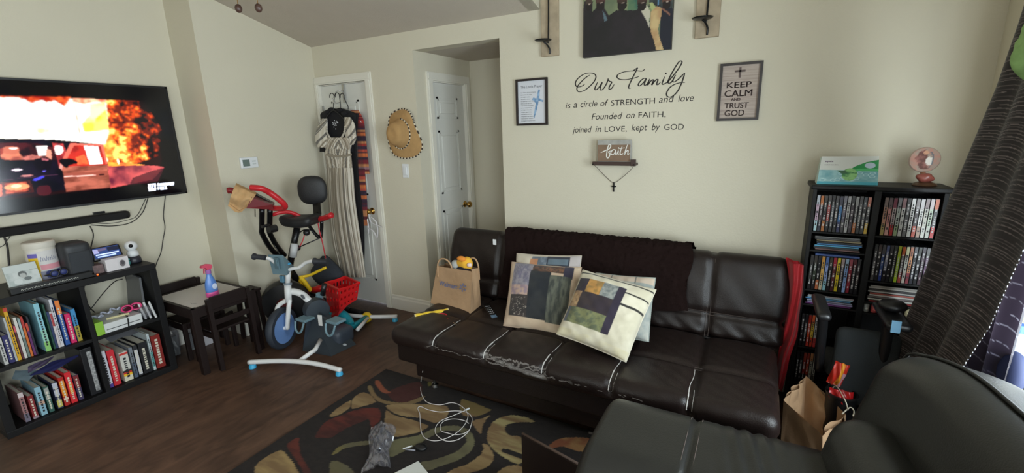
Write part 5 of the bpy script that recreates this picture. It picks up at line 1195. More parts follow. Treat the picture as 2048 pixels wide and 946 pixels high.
# back: leaning slab
BT = R(-17); Mk = Matrix.Translation((0, 2.56, .40)) @ Matrix.Rotation(BT, 4, 'X')
BX0, BX1, BH = -2.0, .19, .515
bse = [-1.56, -1.215, -.87, -.525, -.185]
def back_disp(q, n):
    if n.y < .3:
        d = 0
        for s in bse: d += .018*math.exp(-((q.x-s)/.018)**2)
        for z in (.16, .02): d += .016*math.exp(-((q.z-z)/.018)**2)
        e = abs(q.x-BX1) 
        d -= .012*sin(pi*max(0, min(1, (q.z-.16)/(BH-.16))))
        q = q - n*d
        if q.z < .16 and q.x > -.5: q = q + Vector((0, -.006*sin((q.x*1.0+q.z*1.2)*60)*(1-q.z/.16), 0))
        q = q+Vector((0, .002*sin(q.x*37+q.z*29), 0))
    return q
m = MB(); m.rbox((BX0, -.02, 0), (BX1, .13, BH), .06, .016, back_disp, m=Mk); m.build('back_cushion', LEATHER, sf, True, weld=True)
# seat edge piping and stitch lines (pale worn thread)
THR = cmat(196, 192, 188, .7)
def prof(x):
    L_ = [(Vector((x, y, .447)), Vector((0, 0, 1))) for y in (2.14, 2.10, 2.05, 2.0, 1.95, 1.91)]
    for a_ in (80, 65, 50, 35, 20, 5): L_.append((Vector((x, 1.90-.055*cos(R(a_)), .392+.055*sin(R(a_)))), Vector((0, -cos(R(a_)), sin(R(a_))))))
    return [seat_disp(q, n)+n*.0012 for q, n in L_]
m = MB()
for i, s in enumerate(seams):
    for dx in (-.011, .011):
        pts = smooth_path([p+Vector((.003*sin(p.y*31), 0, 0)) for p in prof(s+dx)], 3)
        if dx > 0: pts = pts[(30 if i == 0 else 12):]
        k_ = len(pts); m.tube(pts, [((.0016 if t_ < k_*.3 else .0028) if dx < 0 else .0014)*(.6+.8*vnoise(t_*.7, i*5, 2)) for t_ in range(k_)], 5)
m.build('seat_stitching', THR, sf, kind='stuff')
THD = cmat(92, 80, 74, .7)
m = MB()
for s in bse[3:]:
    for dx in (-.009, .009): m.tube([Mk @ Vector((s+dx, -.016 if 0 else -.012, z)) for z in (.02, .1, .16, .25, .35, .43, .47)], .0009, 4)
for z in (.168, .152): m.tube([Mk @ Vector((x, -.012, z)) for x in np.linspace(-.6, .13, 10)], .0009, 4)
m.build('back_stitching', THD, sf, kind='stuff')
m = MB(); m.tube([(x, 2.17, .4345) for x in np.linspace(-.6, .12, 8)], .0009, 4); m.tube([(x, 2.15, .4345) for x in np.linspace(-.6, .12, 8)], .0009, 4); m.build('row_stitching', THD, sf, kind='stuff')
m = MB()
for i in range(150):
    x = -1.60+i*.0082; r1 = vnoise(i*.33, 2, 1); r2 = vnoise(i*.9, 7, 2)
    if r1+r2 < .75 + (.25 if x > -.75 else 0) - (.5 if -1.22 < x < -.87 else 0): continue
    for k_ in range(3 if -1.22 < x < -.86 else 1):
        a_ = R(-6+k_*16+14*vnoise(i*.7, k_, 6)); q, n = Vector((x, 1.90-.055*cos(a_), .392+.055*sin(a_))), Vector((0, -cos(a_), sin(a_))); q = seat_disp(q, n)+n*.0004
        m.ell(q, (.005+.004*r2, .0009, .0012+.004*vnoise(i*1.3, k_*3, 4)*(1.5 if -1.22 < x < -.86 else .6)), 8, m=n.to_track_quat('-Y', 'Z').to_matrix().to_4x4())
m.build('worn_edge', cmat(112, 106, 102, .8), sf, kind='stuff')
m = MB(); m.bevbox((-1.895, 1.90, .205), (.15, 2.60, .335), .012); m.build('base_rail', LEATHER, sf)
m = MB(); m.bevbox((-1.80, 1.955, .09), (.08, 2.50, .206), .006); m.build('storage_box', LEATHER, sf)
m = MB(); m.box((-.66, 1.9535, .05), (-.60, 1.956, .062)); m.build('tag_label', cmat(90, 84, 80), sf)
for x in (-1.70, -.05):
    for y in (2.0, 2.42):
        m = MB(); m.tube([(x, y, .095), (x+.004, y, .03)], .011, 8); m.lathe([(.022, .003), (.026, .010), (.022, .028), (.010, .034)], (x+.004, y, .009), 16); m.build('leg', STEEL, sf, 'auto')
m = MB(); m.bevbox((-1.9, 2.58, .1), (.12, 2.66, .42), .01); m.build('back_frame', BLACKM, sf)
m = MB(); a = at(996, 478, 2.62); m.box((a.x-.012, a.y-.05, a.z-.03), (a.x+.012, a.y-.045, a.z+.008), ); m.build('white_label', WHITEP, sf)
# blanket over the back
bk = thing('fuzzy_blanket', 'dark brown fuzzy blanket draped over the sofa bed back', 'blanket', (-.9, 2.65, .9))
def blanket(u, v):
    x = -1.515+u*1.215 + (.0 if v < .2 else .012*sin(v*14))*(1 if u in (0, 1) else 0)
    L = .56 + (.06 if u < .3 else 0)*(1-u/.3) - .20*u
    top = BH+.012; s = v*(.16+L+.12)
    if s < .12: y, z = .148, top-.12+s
    elif s < .30: a_ = (s-.12)/.18*pi; y, z = .055+.093*cos(a_), top-.03+.045*sin(a_)
    else: y, z = -.038, top-.03-(s-.30)
    z = max(z, .06 if u < .28 else .0)
    nz = .010*vnoise(u*60, v*50, 1)+.006*vnoise(u*150, v*120, 2)
    y += -(nz if s > .2 else -nz) - (.012*sin(u*17+v*4)*max(0, v-.35)); z += nz*1.2 if .1 < s < .4 else 0
    return Mk @ Vector((x, y, z))
m = MB(); m.grid(190, 90, blanket); m.build('cloth', mat('sherpa', rgb(40, 27, 25), 1, spec=.1, bump=1.0, bscale=380), bk, True)

def pillow(name, label, BL, BR, TR, TL, T, paint, edge, lift=0, group='throw pillows on the sofa bed', piping=None):
    o = thing(name, label, 'pillow', (BL+BR)/2, group=group)
    cen = (BL+BR+TR+TL)/4; n = (BR-BL).cross(TL-BL).normalized()      # towards the viewer
    def P0(u, v):
        k = 1-.10*(4*(u-.5)**2*(1-4*(v-.5)**2)*0)
        p = BL.lerp(BR, u).lerp(TL.lerp(TR, u), v); 
        a, b = 2*u-1, 2*v-1
        c_ = cen + (p-cen)*(1-.035*(1-a*a*b*b)*max(abs(a), abs(b))**6)
        return c_
    def th(u, v):
        a, b = 2*u-1, 2*v-1
        return T/2*max(0, (1-abs(a)**2.6))**.5*max(0, (1-abs(b)**2.6))**.5
    def wr(u, v): return .0022*sin(u*31+v*9)*sin(v*23) + .004*vnoise(u*7, v*7, 4)
    N = 96
    m = MB(); m.grid(N, N, lambda u, v: P0(u, v)+n*(th(u, v)+wr(u, v)+.001), (lambda u, v: paint.at(u, v)) if paint else None)
    m.build('cover_front', CLOTHV if paint else cmat(*edge, .9), o, True)
    m = MB(); m.grid(36, 36, lambda u, v: P0(u, v)-n*(th(u, v)+.001), flip=True); m.build('cover_back', cmat(*edge, .9), o, True)
    m = MB(); e = [P0(t, 0) for t in np.linspace(0, 1, 14)] + [P0(1, t) for t in np.linspace(0, 1, 14)][1:] + [P0(1-t, 1) for t in np.linspace(0, 1, 14)][1:] + [P0(0, 1-t) for t in np.linspace(0, 1, 14)][1:-1]
    m.tube(e, .004, 6, closed=True); m.build('seam_piping', cmat(*(piping or edge), .9), o, True)
    return o
ALL = lambda P: np.ones(P.X.shape, bool)
def edges_dark(P, c): 
    pass
# A: big tan bordered one
PA = Paint(0, 1, 0, 1, .0104, (194, 170, 146)); PA.mask(ALL(PA), (194, 170, 146), noise=((206, 186, 160), 6))
PA.rect(.07, .45, .36, .98, (150, 144, 152), noise=((120, 116, 132), 26)); PA.rect(.07, .45, .34, .60, (184, 156, 140), noise=((150, 130, 140), 30))
PA.rect(.36, .84, .80, .96, (104, 70, 52), noise=((60, 48, 42), 30)); PA.rect(.50, .86, .80, .92, (130, 90, 66), noise=((70, 60, 52), 50)); PA.rect(.80, .78, .92, .97, (52, 48, 66))
PA.rect(.34, .14, .63, .84, (32, 36, 42), noise=((44, 46, 48), 8)); PA.rect(.62, .12, .91, .80, (100, 102, 90), noise=((62, 66, 62), 34, 9))
PA.rect(.08, .14, .35, .45, (50, 46, 44), noise=((64, 56, 54), 18))
rr = random.Random(3)
for i in range(60): PA.ell(rr.uniform(.1, .34), rr.uniform(.16, .42), .006, .006, (150, 140, 130))
for i in range(9): PA.line((.12+.02*i, .95-.03*(i % 3)), (.10+.025*i, .7), .006, (104, 100, 124))
pillow('throw_pillow', 'large tan bordered patchwork pillow with dark blocks, leaning at the left front', at(1007, 651, 2.17), at(1146, 678, 2.21), at(1163, 535, 2.46), at(1024, 524, 2.44), .13, PA, (184, 158, 136))
PB = Paint(0, 1, 0, 1, .0104, (200, 190, 172)); PB.rect(.28, .5, .52, .96, (120, 130, 140), noise=((90, 100, 112), 20)); PB.rect(.26, .8, .38, .92, (186, 132, 96)); PB.rect(.52, .5, .86, .97, (46, 50, 62)); PB.rect(.54, .84, .84, .93, (96, 112, 124)); PB.rect(.86, .6, 1, 1, (176, 168, 166))
pillow('throw_pillow', 'patchwork pillow mostly hidden behind the large tan bordered one', at(1022, 640, 2.30), at(1150, 655, 2.33), at(1163, 512, 2.52), at(1034, 507, 2.50), .10, PB, (196, 186, 170))
PC = Paint(0, 1, 0, 1, .0104, (214, 206, 184)); PC.mask(ALL(PC), (216, 208, 186), noise=((200, 192, 168), 7))
PC.rect(.03, .64, .18, .85, (44, 34, 46)); PC.rect(.18, .64, .39, .85, (190, 140, 72), noise=((150, 116, 62), 22)); PC.rect(.39, .64, .59, .85, (150, 152, 146), noise=((110, 116, 116), 34))
PC.rect(.03, .40, .15, .64, (184, 152, 110), noise=((140, 110, 80), 26)); PC.rect(.15, .40, .59, .64, (46, 36, 44), noise=((56, 44, 44), 10)); PC.rect(.03, .18, .59, .40, (122, 124, 84), noise=((90, 96, 74), 26)); PC.rect(.59, .18, .69, .85, (46, 38, 54)); PC.rect(.03, .18, .08, .40, (90, 96, 110))
PC.rect(0, .93, 1, .955, (46, 44, 40)); PC.rect(.69, .775, 1, .80, (46, 44, 40)); PC.rect(.69, .60, 1, .625, (46, 44, 40)); PC.rect(0, 0, 1, .1, (206, 194, 150), mix=.5, noise=((214, 206, 184), 9))
pillow('throw_pillow', 'cream patchwork pillow with gold and green squares, tilted at the front', at(1113, 668, 2.05), at(1252, 724, 2.03), at(1312, 580, 2.30), at(1166, 540, 2.34), .14, PC, (206, 198, 178))
PD = Paint(0, 1, 0, 1, .0104, (176, 178, 170)); PD.mask(ALL(PD), (182, 182, 172), noise=((150, 156, 152), 8)); PD.rect(0, .86, 1, .97, (196, 178, 160)); PD.rect(.3, .84, .32, 1, (110, 110, 106)); PD.rect(.7, .84, .72, 1, (110, 110, 106))
pillow('throw_pillow', 'grey green pillow peeking out behind the cream tilted one', at(1180, 668, 2.22), at(1297, 683, 2.22), at(1311, 556, 2.44), at(1192, 546, 2.46), .11, PD, (150, 158, 152))
# paper bag with toys
KR = mat('kraft_paper', rgb(176, 142, 108), .85, bump=.3, bscale=25, vary=.06, vscale=12)
pb = thing('paper_bag', 'brown paper shopping bag with blue print standing on the sofa bed', 'bag', (-1.74, 2.32, .435))
f0, f1 = atz(861, 606, .437), atz(940, 628, .437); s1 = atz(962, 612, .437); s0 = f0+(s1-f1)
t0, t1 = at(874, 532, f0.y-.00), at(944, 543, f1.y+.00); q1 = at(957, 536, s1.y); q0 = t0+(q1-t1)
def side(mb, a, b, c, d, amp, seed, nn):
    n = (b-a).cross(d-a).normalized()
    mb.grid(14, 14, lambda u, v: a.lerp(b, u).lerp(d.lerp(c, u), v)+n*amp*(vnoise(u*4+seed, v*4, seed)-.5)*sin(pi*u)*1.0*min(1, v*3))
m = MB(); side(m, f0, f1, t1, t0, .02, 1, 0); m.build('front_face', KR, pb, 'auto')
mid_b = f1.lerp(s1, .5)+Vector((-.0, .0, 0)); mid_t = t1.lerp(q1, .5)+Vector((-.035, 0, 0))
m = MB(); side(m, f1, mid_b, mid_t, t1, .008, 3, 0); side(m, mid_b, s1, q1, mid_t, .008, 4, 0); m.build('gusset', KR, pb, 'auto')
mid_b2 = f0.lerp(s0, .5); mid_t2 = t0.lerp(q0, .5)+Vector((.03, 0, 0))
m = MB(); side(m, mid_b2, f0, t0, mid_t2, .008, 5, 0); side(m, s0, mid_b2, mid_t2, q0, .008, 6, 0); m.build('gusset', KR, pb, 'auto')
m = MB(); side(m, s1, s0, q0, q1, .01, 7, 0); m.build('back_face', KR, pb, 'auto')
m = MB(); m.hexa([p+Vector((0, 0, .0005)) for p in (f0, f1, s1, s0)], [p+Vector((0, 0, .003)) for p in (f0, f1, s1, s0)]); m.build('bottom', KR, pb)
def handle(a, b, h, nm):
    m = MB(); d = b-a
    m.tube(smooth_path([a-Vector((0, 0, .05)), a+Vector((0, 0, h*.5))+d*.04, a.lerp(b, .3)+Vector((0, 0, h)), a.lerp(b, .7)+Vector((0, 0, h)), b+Vector((0, 0, h*.5))-d*.04, b-Vector((0, 0, .05))], 5), .0055, 8); m.build(nm, KR, pb, True)
fn = (f1-f0).cross(t0-f0).normalized()
handle(at(876, 540, f0.y)+fn*.004, at(906, 547, f0.y)+fn*.004, .085, 'handle'); handle(at(936, 545, s1.y-.01), at(958, 545, s1.y), .095, 'handle')
m = MB(); ex = (f1-f0).normalized(); ez = (t0-f0+t1-f1).normalized(); o_ = at(868, 573, f0.y)
o_ = f0+ (f1-f0)*.16 + (t0-f0)*.55
lettering(m, 'Walmart', o_, ex, ez, .165, .034, bold=.02, lift=.012)
sc_ = f0+(f1-f0)*.83+(t1-f1)*.60
for k in range(6):
    a_ = pi/6+k*pi/3; d = ex*cos(a_)+ez*sin(a_); e_ = ex*-sin(a_)+ez*cos(a_); p = sc_+fn*.013
    m.add([p+d*.009-e_*.0035, p+d*.030-e_*.005, p+d*.030+e_*.005, p+d*.009+e_*.0035], [(0, 1, 2, 3)])
m.build('lettering', cmat(104, 112, 150, .7), pb)
ty = thing('yellow_plush', 'yellow and black plush toy sticking out of the paper bag', 'toy', (-1.6, 2.35, .72))
c_ = at(930, 527, 2.34)
m = MB(); m.ell(c_, (.06, .04, .045), 20, fn=lambda v: v*(1+.1*sin(v.x*70))); m.build('body', cmat(232, 176, 52, .9), ty, True)
m = MB(); m.ell(c_+Vector((-.005, -.03, .04)), (.035, .02, .018), 14); m.build('orange_flap', cmat(226, 140, 50, .9), ty, True)
m = MB(); m.ell(c_+Vector((.055, -.03, .005)), (.018, .016, .015), 14); m.build('nose', cmat(226, 200, 190, .9), ty, True)
m = MB(); m.ell(c_+Vector((.0, -.02, -.035)), (.05, .03, .025), 14); m.build('dark_patch', cmat(30, 30, 44, .9), ty, True)
gp = thing('grey_plush', 'pale grey plush toy beside the yellow one in the paper bag', 'toy', (-1.7, 2.33, .72)); c_ = at(911, 530, 2.33)
m = MB(); m.ell(c_, (.032, .03, .035), 16); m.build('head', cmat(168, 170, 166, .9), gp, True)
m = MB(); m.ell(c_+Vector((.005, -.01, -.045)), (.035, .03, .03), 16); m.build('body', cmat(100, 110, 130, .9), gp, True)
m = MB(); m.ell(c_+Vector((-.02, -.026, .0)), .006, 10); m.build('eye', BLACKP, gp, True)
# yellow packet, scissors, remote
yp = thing('yellow_packet', 'yellow and cream folded packet lying on the left end of the seat', 'packet', (-1.8, 2.14, .44))
a, b = atz(829, 634, .442), atz(897, 622, .442); d = (b-a); n2 = Vector((-d.y, d.x, 0)).normalized()
m = MB(); m.grid(20, 4, lambda u, v: a.lerp(b, u)+n2*(-.02+.04*v)+Vector((0, 0, .008+.012*sin(pi*v)+.002*sin(u*20))), lambda u, v: rgb(232, 196, 60) if (v < .6 and .04 < u < .96) else rgb(214, 206, 170)); m.grid(20, 2, lambda u, v: a.lerp(b, u)+n2*(-.02+.04*v)+Vector((0, 0, .001)), lambda u, v: rgb(210, 190, 90), flip=True); m.grid(20, 1, lambda u, v: a.lerp(b, u)-n2*.02+Vector((0, 0, .001+.008*v)), lambda u, v: rgb(210, 190, 90))
m.build('wrapper', mat('packet_film', (0, 0, 0), .4, vc=True), yp, True)
ss = thing('scissors', 'red handled scissors lying on the sofa bed seat', 'scissors', (-1.7, 2.13, .44)); zz = .444
for (x, y, r1, r2, an) in ((884, 631, .030, .018, 10), (890, 638, .026, .016, -20)):
    c_ = atz(x, y, zz); m = MB(); m.tube([c_+Matrix.Rotation(R(an), 3, 'Z') @ Vector((r1*cos(t_), r2*sin(t_), .004)) for t_ in np.linspace(0, 2*pi, 17)[:-1]], .005, 8, closed=True); m.build('finger_loop', cmat(214, 40, 66, .4), ss, True)
for k, e in enumerate(((918, 652), (915, 653))):
    p, q = atz(893+k, 637-k, zz), atz(*e, zz); n_ = Vector((-(q-p).y, (q-p).x, 0)).normalized()*.005
    m = MB(); m.prism([p+n_, p-n_, q], 0, (0, 0, .002)); m.build('blade', STEEL, ss)
rm = thing('remote_control', 'black remote control lying on the seat beside the paper bag', 'remote', (-1.45, 2.3, .44))
p, q = atz(973, 614, .44), atz(990, 641, .44); an = math.atan2((q-p).y, (q-p).x); L_ = (q-p).length
Mr = Matrix.Translation(p+Vector((0, 0, .002))) @ Matrix.Rotation(an, 4, 'Z')
m = MB(); m.bevbox((0, -.022, 0), (L_, .022, .016), .004, m=Mr); m.build('body', BLACKP, rm)
m = MB()
for i in range(5):
    for j in (-1, 0, 1): m.cyl(Mr @ Vector((L_*(.15+.13*i), .011*j, .016)), Mr @ Vector((L_*(.15+.13*i), .011*j, .018)), .004, n=8)
m.build('button', cmat(170, 172, 176), rm)
m = MB(); m.box((L_*.80, -.018, .016), (L_*.97, .018, .0165), m=Mr); m.build('blue_key', cmat(110, 140, 170), rm)
# small dark cloth on seat behind bag skipped ; red cloth by the sofa end
rc = thing('red_cloth', 'crumpled red fabric stuffed between the sofa bed and the disc tower', 'cloth', (.21, 2.62, .3))
pl_ = [(1580, 518, 1607, 530), (1586, 560, 1606, 575), (1584, 610, 1600, 625), (1576, 660, 1594, 672), (1566, 700, 1580, 712), (1562, 740, 1572, 752), (1560, 772, 1566, 780)]
Lr = [at(p[0]-8, p[1], 2.66) for p in pl_]; Rr2 = [at(p[2], p[3], 2.64) for p in pl_]
Ls, Rs = smooth_path(Lr, 5), smooth_path(Rr2, 5)
def redf(u, v):
    k = v*(len(Ls)-1); i = min(len(Ls)-2, int(k)); f = k-i; p = Ls[i].lerp(Ls[i+1], f).lerp(Rs[i].lerp(Rs[i+1], f), u)
    return p+Vector((0, -.03*sin(pi*u)+.012*sin(u*11+v*9)+.008*vnoise(u*6, v*20, 2), 0))
m = MB(); m.grid(16, 50, redf, flip=True); m.grid(16, 50, lambda u, v: redf(u, v)+Vector((0, .02+.04*sin(pi*u), 0))); m.build('fabric', mat('red_satin', rgb(168, 26, 34), .45, sheen=.2), rc, True)

# ================================================================== DISC TOWER
DX0, DX1, DY0, DY1 = .245, .760, 2.70, 2.895
dt = thing('disc_tower', 'tall black two column disc tower full of film cases', 'tower', ((DX0+DX1)/2, 2.8, 0))
def dp(nm, a, b, r=.002): m = MB(); m.bevbox(a, b, r); return m.build(nm, BLACKW, dt)
dp('top_board', (DX0-.012, DY0-.02, 1.262), (DX1+.018, DY1+.004, 1.284), .006); dp('side_board', (DX0, DY0, 0), (DX0+.018, DY1, 1.262)); dp('side_board', (DX1-.018, DY0, 0), (DX1, DY1, 1.262))
dp('divider', (.492, DY0, .06), (.520, DY1, 1.262)); dp('back_board', (DX0+.018, DY1-.008, .02), (DX1-.018, DY1, 1.262)); dp('plinth', (DX0+.018, DY0+.01, 0), (DX1-.018, DY1-.01, .06))
for z in (1.045, .948, .732, .650, .405, .185): dp('shelf_board', (DX0+.018, DY0+.004, z-.009), (.492, DY1-.008, z))
for z in (1.045, .815, .645, .405, .185): dp('shelf_board', (.520, DY0+.004, z-.009), (DX1-.018, DY1-.008, z))
CASEM = cmat(26, 26, 28, .3)
ORD = ['first', 'second', 'third', 'fourth', 'fifth', 'sixth', 'seventh', 'eighth', 'ninth', 'tenth', 'eleventh', 'twelfth', 'thirteenth', 'fourteenth']
PALN = lambda c: ('black' if sum(c) < 130 else 'dark' if sum(c) < 230 else 'white' if min(c) > 190 else 'red' if c[0] > 140 and c[1] < 90 else 'yellow' if c[0] > 200 and c[1] > 170 and c[2] < 110 else 'orange' if c[0] > 190 and c[1] > 100 and c[2] < 130 else 'lime green' if c[1] > 170 and c[2] < 110 else 'blue' if c[2] > c[0]+25 else 'grey')
def dvd(x, w_, z, c1, c2, c3, label, group, h=.188, rnd=None, mark=(200, 200, 200)):
    o = thing('film_case', label, 'film case', (x, DY0+.012, z), group=group)
    m = MB(); m.bevbox((-w_/2+.0004, 0, 0), (w_/2-.0004, .135, h), .0012); m.build('case', CASEM, o, world=False)
    m = MB(); m.box((-w_/2+.0018, -.0008, .003), (w_/2-.0018, 0, h*.30), color=rgb(*c3)); m.box((-w_/2+.0018, -.0008, h*.30), (w_/2-.0018, 0, h*.74), color=rgb(*c1)); m.box((-w_/2+.0018, -.0008, h*.74), (w_/2-.0018, 0, h-.003), color=rgb(*c2))
    si = m.build('spine_insert', GPRINT, o, world=False)
    m = MB(); zz_ = h*.16
    while zz_ < h*.8:
        l = rnd.uniform(.004, .012); k_ = rnd.uniform(.08, .22); m.box((-w_*k_, -.0014, zz_), (w_*k_, -.0008, zz_+l)); zz_ += l+rnd.uniform(.0015, .005)
        if rnd.random() < .2: zz_ += .02
    m.build('spine_title', cmat(*mark, .5), si, world=False, kind='stuff')
    return o
def disc_row(x0, x1, z, specs, where, group, h=.188):
    rnd = random.Random(int(z*1000)+int(x0*100)); n = len(specs); w_ = (x1-x0)/n
    for i, s in enumerate(specs):
        c1, c2, c3 = [s[k] if k < len(s) else s[0] for k in range(3)]
        lum = sum(c1)/3; mark = (50, 46, 50) if lum > 130 else (206, 204, 204)
        dvd(x0+w_*(i+.5), w_*.98, z+.0006, c1, c2, c3, '%s film case, %s from left in the %s' % (PALN(c1), ORD[i], where), group, h-rnd.uniform(0, .003), rnd, mark)
K = (30, 28, 32); G = (70, 68, 72)
disc_row(.266, .488, 1.045, [((206, 176, 196), (190, 196, 206), (190, 220, 226)), ((60, 40, 48), (190, 110, 50), (40, 44, 60)), (K, (60, 54, 50), (170, 104, 50)), ((150, 44, 40), (66, 60, 60), K), ((60, 66, 76), K, (44, 44, 48)), (K, G, K), ((50, 116, 176), (60, 60, 80), (40, 44, 90)), ((96, 92, 110), (120, 118, 130), G), ((186, 186, 186), (170, 170, 172), (176, 176, 178)), ((52, 36, 48), K, (60, 50, 60)), (K, (150, 150, 150), (170, 96, 40)), ((60, 62, 66), G, K), (K, (60, 66, 76), K), (K, (186, 110, 90), (196, 160, 40))], 'top left compartment of the disc tower', 'film cases in the top left compartment')
disc_row(.536, .735, 1.045, [((176, 126, 100), (120, 100, 96), (160, 140, 80)), ((190, 130, 126), (96, 80, 84), (200, 150, 140)), ((176, 160, 160), (120, 60, 76), (170, 36, 40)), ((170, 176, 170), (130, 130, 134), (150, 166, 130)), ((200, 200, 196), (150, 120, 124), (196, 196, 192)), ((96, 96, 98), (90, 90, 92), (110, 110, 110)), ((206, 204, 200), (216, 214, 212), (190, 190, 184)), ((66, 56, 58), (120, 112, 112), (170, 70, 50)), ((196, 194, 188), (176, 170, 170), (140, 110, 90)), ((176, 174, 160), (120, 100, 100), (190, 190, 180)), ((176, 190, 166), (190, 176, 176), (180, 184, 172)), (K, (196, 90, 40), (190, 36, 36))], 'top right compartment of the disc tower', 'film cases in the top right compartment')
disc_row(.272, .486, .732, [((66, 66, 64), (54, 52, 52), K), ((52, 60, 48), (60, 54, 50), K), (K, K, (190, 110, 70)), ((216, 176, 100), (206, 150, 70), (206, 196, 170)), ((150, 170, 220), (80, 110, 170), (150, 200, 214)), (K, (60, 56, 44), K), ((90, 36, 40), (170, 40, 60), (70, 26, 36)), ((222, 196, 40), (226, 206, 50), (212, 190, 40)), ((60, 56, 66), (170, 150, 150), K), ((130, 160, 210), (150, 176, 200), (150, 180, 230)), ((130, 36, 50), (150, 70, 80), (140, 40, 56)), (K, (90, 40, 44), K), ((56, 46, 48), K, K)], 'third compartment of the left column', 'film cases in the third compartment left', .186)
disc_row(.528, .736, .815, [(G, K, (80, 76, 76)), (K, (60, 46, 44), K), ((50, 70, 120), G, (40, 60, 130)), ((120, 120, 140), (80, 90, 130), K), (K, G, K), (K, (66, 70, 66), (50, 56, 44)), ((160, 190, 40), (170, 180, 60), (170, 200, 40)), ((76, 66, 66), (180, 90, 50), (150, 60, 50)), ((180, 180, 170), (190, 190, 150), (170, 160, 150)), ((200, 140, 96), (150, 90, 60), (120, 40, 50)), (K, G, (30, 28, 40)), (K, (40, 40, 30), K), ((66, 40, 56), (60, 50, 60), (76, 50, 60)), ((110, 80, 110), (110, 110, 110), (70, 44, 60))], 'second compartment of the right column', 'film cases in the second compartment right')
disc_row(.268, .36, .405, [(K,), (G, K, K), ((196, 70, 40), (150, 40, 30), (190, 60, 50)), ((206, 170, 60), (200, 90, 50), (190, 60, 40)), ((180, 180, 176), (200, 200, 200), (190, 60, 60)), (G, K, (120, 120, 110))], 'fourth upright row of the left column', 'film cases in the fourth upright row left')
disc_row(.268, .36, .185, [(K,), (G, K, K), ((140, 40, 40), (150, 60, 50), K), ((180, 70, 50), (140, 50, 40), (90, 40, 40)), ((170, 166, 150), (180, 120, 80), (190, 180, 170)), ((190, 190, 180), (150, 150, 140), (110, 100, 90))], 'lowest upright row of the left column', 'film cases in the lowest upright row left')
def flats(x0, x1, z, cols, where, group, w_=.19, th0=.0085):
    rnd = random.Random(int(z*1000)); k = len(cols)
    for i, c in enumerate(cols):
        zz_ = z+.0008+i*(th0+.0006); dx = rnd.uniform(-.006, .006)
        pos = 'bottom one' if i == 0 else 'top one' if i == k-1 else ORD[i]+' from bottom'
        o = thing('flat_disc_case', '%s flat disc case, %s in the %s' % (PALN(c), pos, where), 'film case', ((x0+x1)/2+dx, DY0+.012+rnd.uniform(0, .008), zz_), group=group)
        L_ = min(w_, x1-x0-.014)
        m = MB(); m.bevbox((-L_/2, 0, 0), (L_/2, .135, th0), .001); m.build('case', CASEM, o, world=False)
        m = MB(); m.box((-L_/2+.003, -.0008, .001), (L_/2-.003, 0, th0-.001)); m.build('spine_insert', cmat(*c, .35), o, world=False)
flats(.27, .488, .948, [(120, 90, 90), (60, 64, 70), (90, 170, 210), (70, 130, 190), (50, 52, 56), (150, 140, 110), (90, 90, 92), (120, 122, 124)], 'flat stack under the top left row', 'flat cases under the top left row')
flats(.262, .488, .650, [(130, 70, 140), (176, 160, 210), (170, 176, 200), (90, 150, 200), (170, 206, 226), (180, 170, 176)], 'flat stack low in the left column', 'flat cases low in the left column', .2)
flats(.524, .74, .705, [(150, 50, 50), (196, 196, 190), (120, 110, 110), (200, 198, 192), (176, 90, 80), (190, 190, 186), (70, 66, 66), (176, 172, 166), (150, 146, 140)], 'flat stack in the right column', 'flat cases stacked in the right column', .2, .009)
bfl = thing('flat_disc_case', 'blue edged flat disc case lying on the colourful third row', 'film case', (.38, DY0+.01, .9195)); m = MB(); m.bevbox((.29, DY0+.008, .9195), (.475, DY0+.14, .929), .001); m.build('case', cmat(66, 90, 150, .3), bfl)
for i, (c, n_) in enumerate((((150, 150, 146), 'grey'), ((176, 70, 70), 'red'), ((150, 176, 50), 'lime green'), ((100, 80, 96), 'purple grey'), ((60, 60, 60), 'dark grey'), ((196, 186, 150), 'cream'))):
    x = .535+.033*i; o = thing('small_toy_tin', '%s small tin in the low row under the flat stack of the right column' % n_, 'tin', (x, DY0+.03, .646)); m = MB(); m.lathe([(.012, 0), (.013, .003), (.013, .036), (.010, .040)], (x, DY0+.03, .646), 14); m.build('tin_body', cmat(*c, .4), o, 'auto')
    m = MB(); m.ell((x, DY0+.016, .664), (.007, .002, .007), 10); m.build('badge', cmat(*[min(255, v_+50) for v_ in c], .4), o, True)
# support bar under the stack in right column
dp('shelf_board', (.520, DY0+.004, .695), (DX1-.018, DY1-.008, .704))
gb_ = thing('grey_box', 'grey box at the foot of the disc tower', 'box', (.31, 2.78, .061)); m = MB(); m.bevbox((.27, 2.715, .0608), (.40, 2.86, .150), .002); m.build('box', cmat(120, 124, 120, .6), gb_)
# glove box and figurine on top
ZD = 1.2845
gx = thing('glove_box', 'white green and teal carton of gloves leaning on top of the disc tower', 'box', (.39, 2.78, ZD))
m = MB(); lo = [Vector(p) for p in ((.258, 2.73, ZD), (.505, 2.74, ZD), (.505, 2.83, ZD), (.258, 2.82, ZD))]; hi = [Vector(p) for p in ((.270, 2.77, 1.418), (.500, 2.78, 1.420), (.500, 2.85, 1.410), (.270, 2.84, 1.408))]
m.hexa(lo, hi); m.build('carton', cmat(196, 214, 206, .5), gx)
P = Paint(0, 1, 0, 1, .008, (150, 196, 200))
P.mask(ALL(P), (160, 204, 206), noise=((120, 176, 186), 7)); P.rect(0, .52, 1, 1, (218, 220, 214)); P.poly([(.50, .50), (.62, .66), (.8, .8), (1.01, .88), (1.01, .46), (.85, .52)], (44, 150, 80), smooth=False); P.poly([(.45, .47), (.65, .56), (.85, .58), (1.01, .55), (1.01, .48)], (90, 190, 120)); P.rect(0, 0, 1, .10, (80, 176, 196))
rr = random.Random(2)
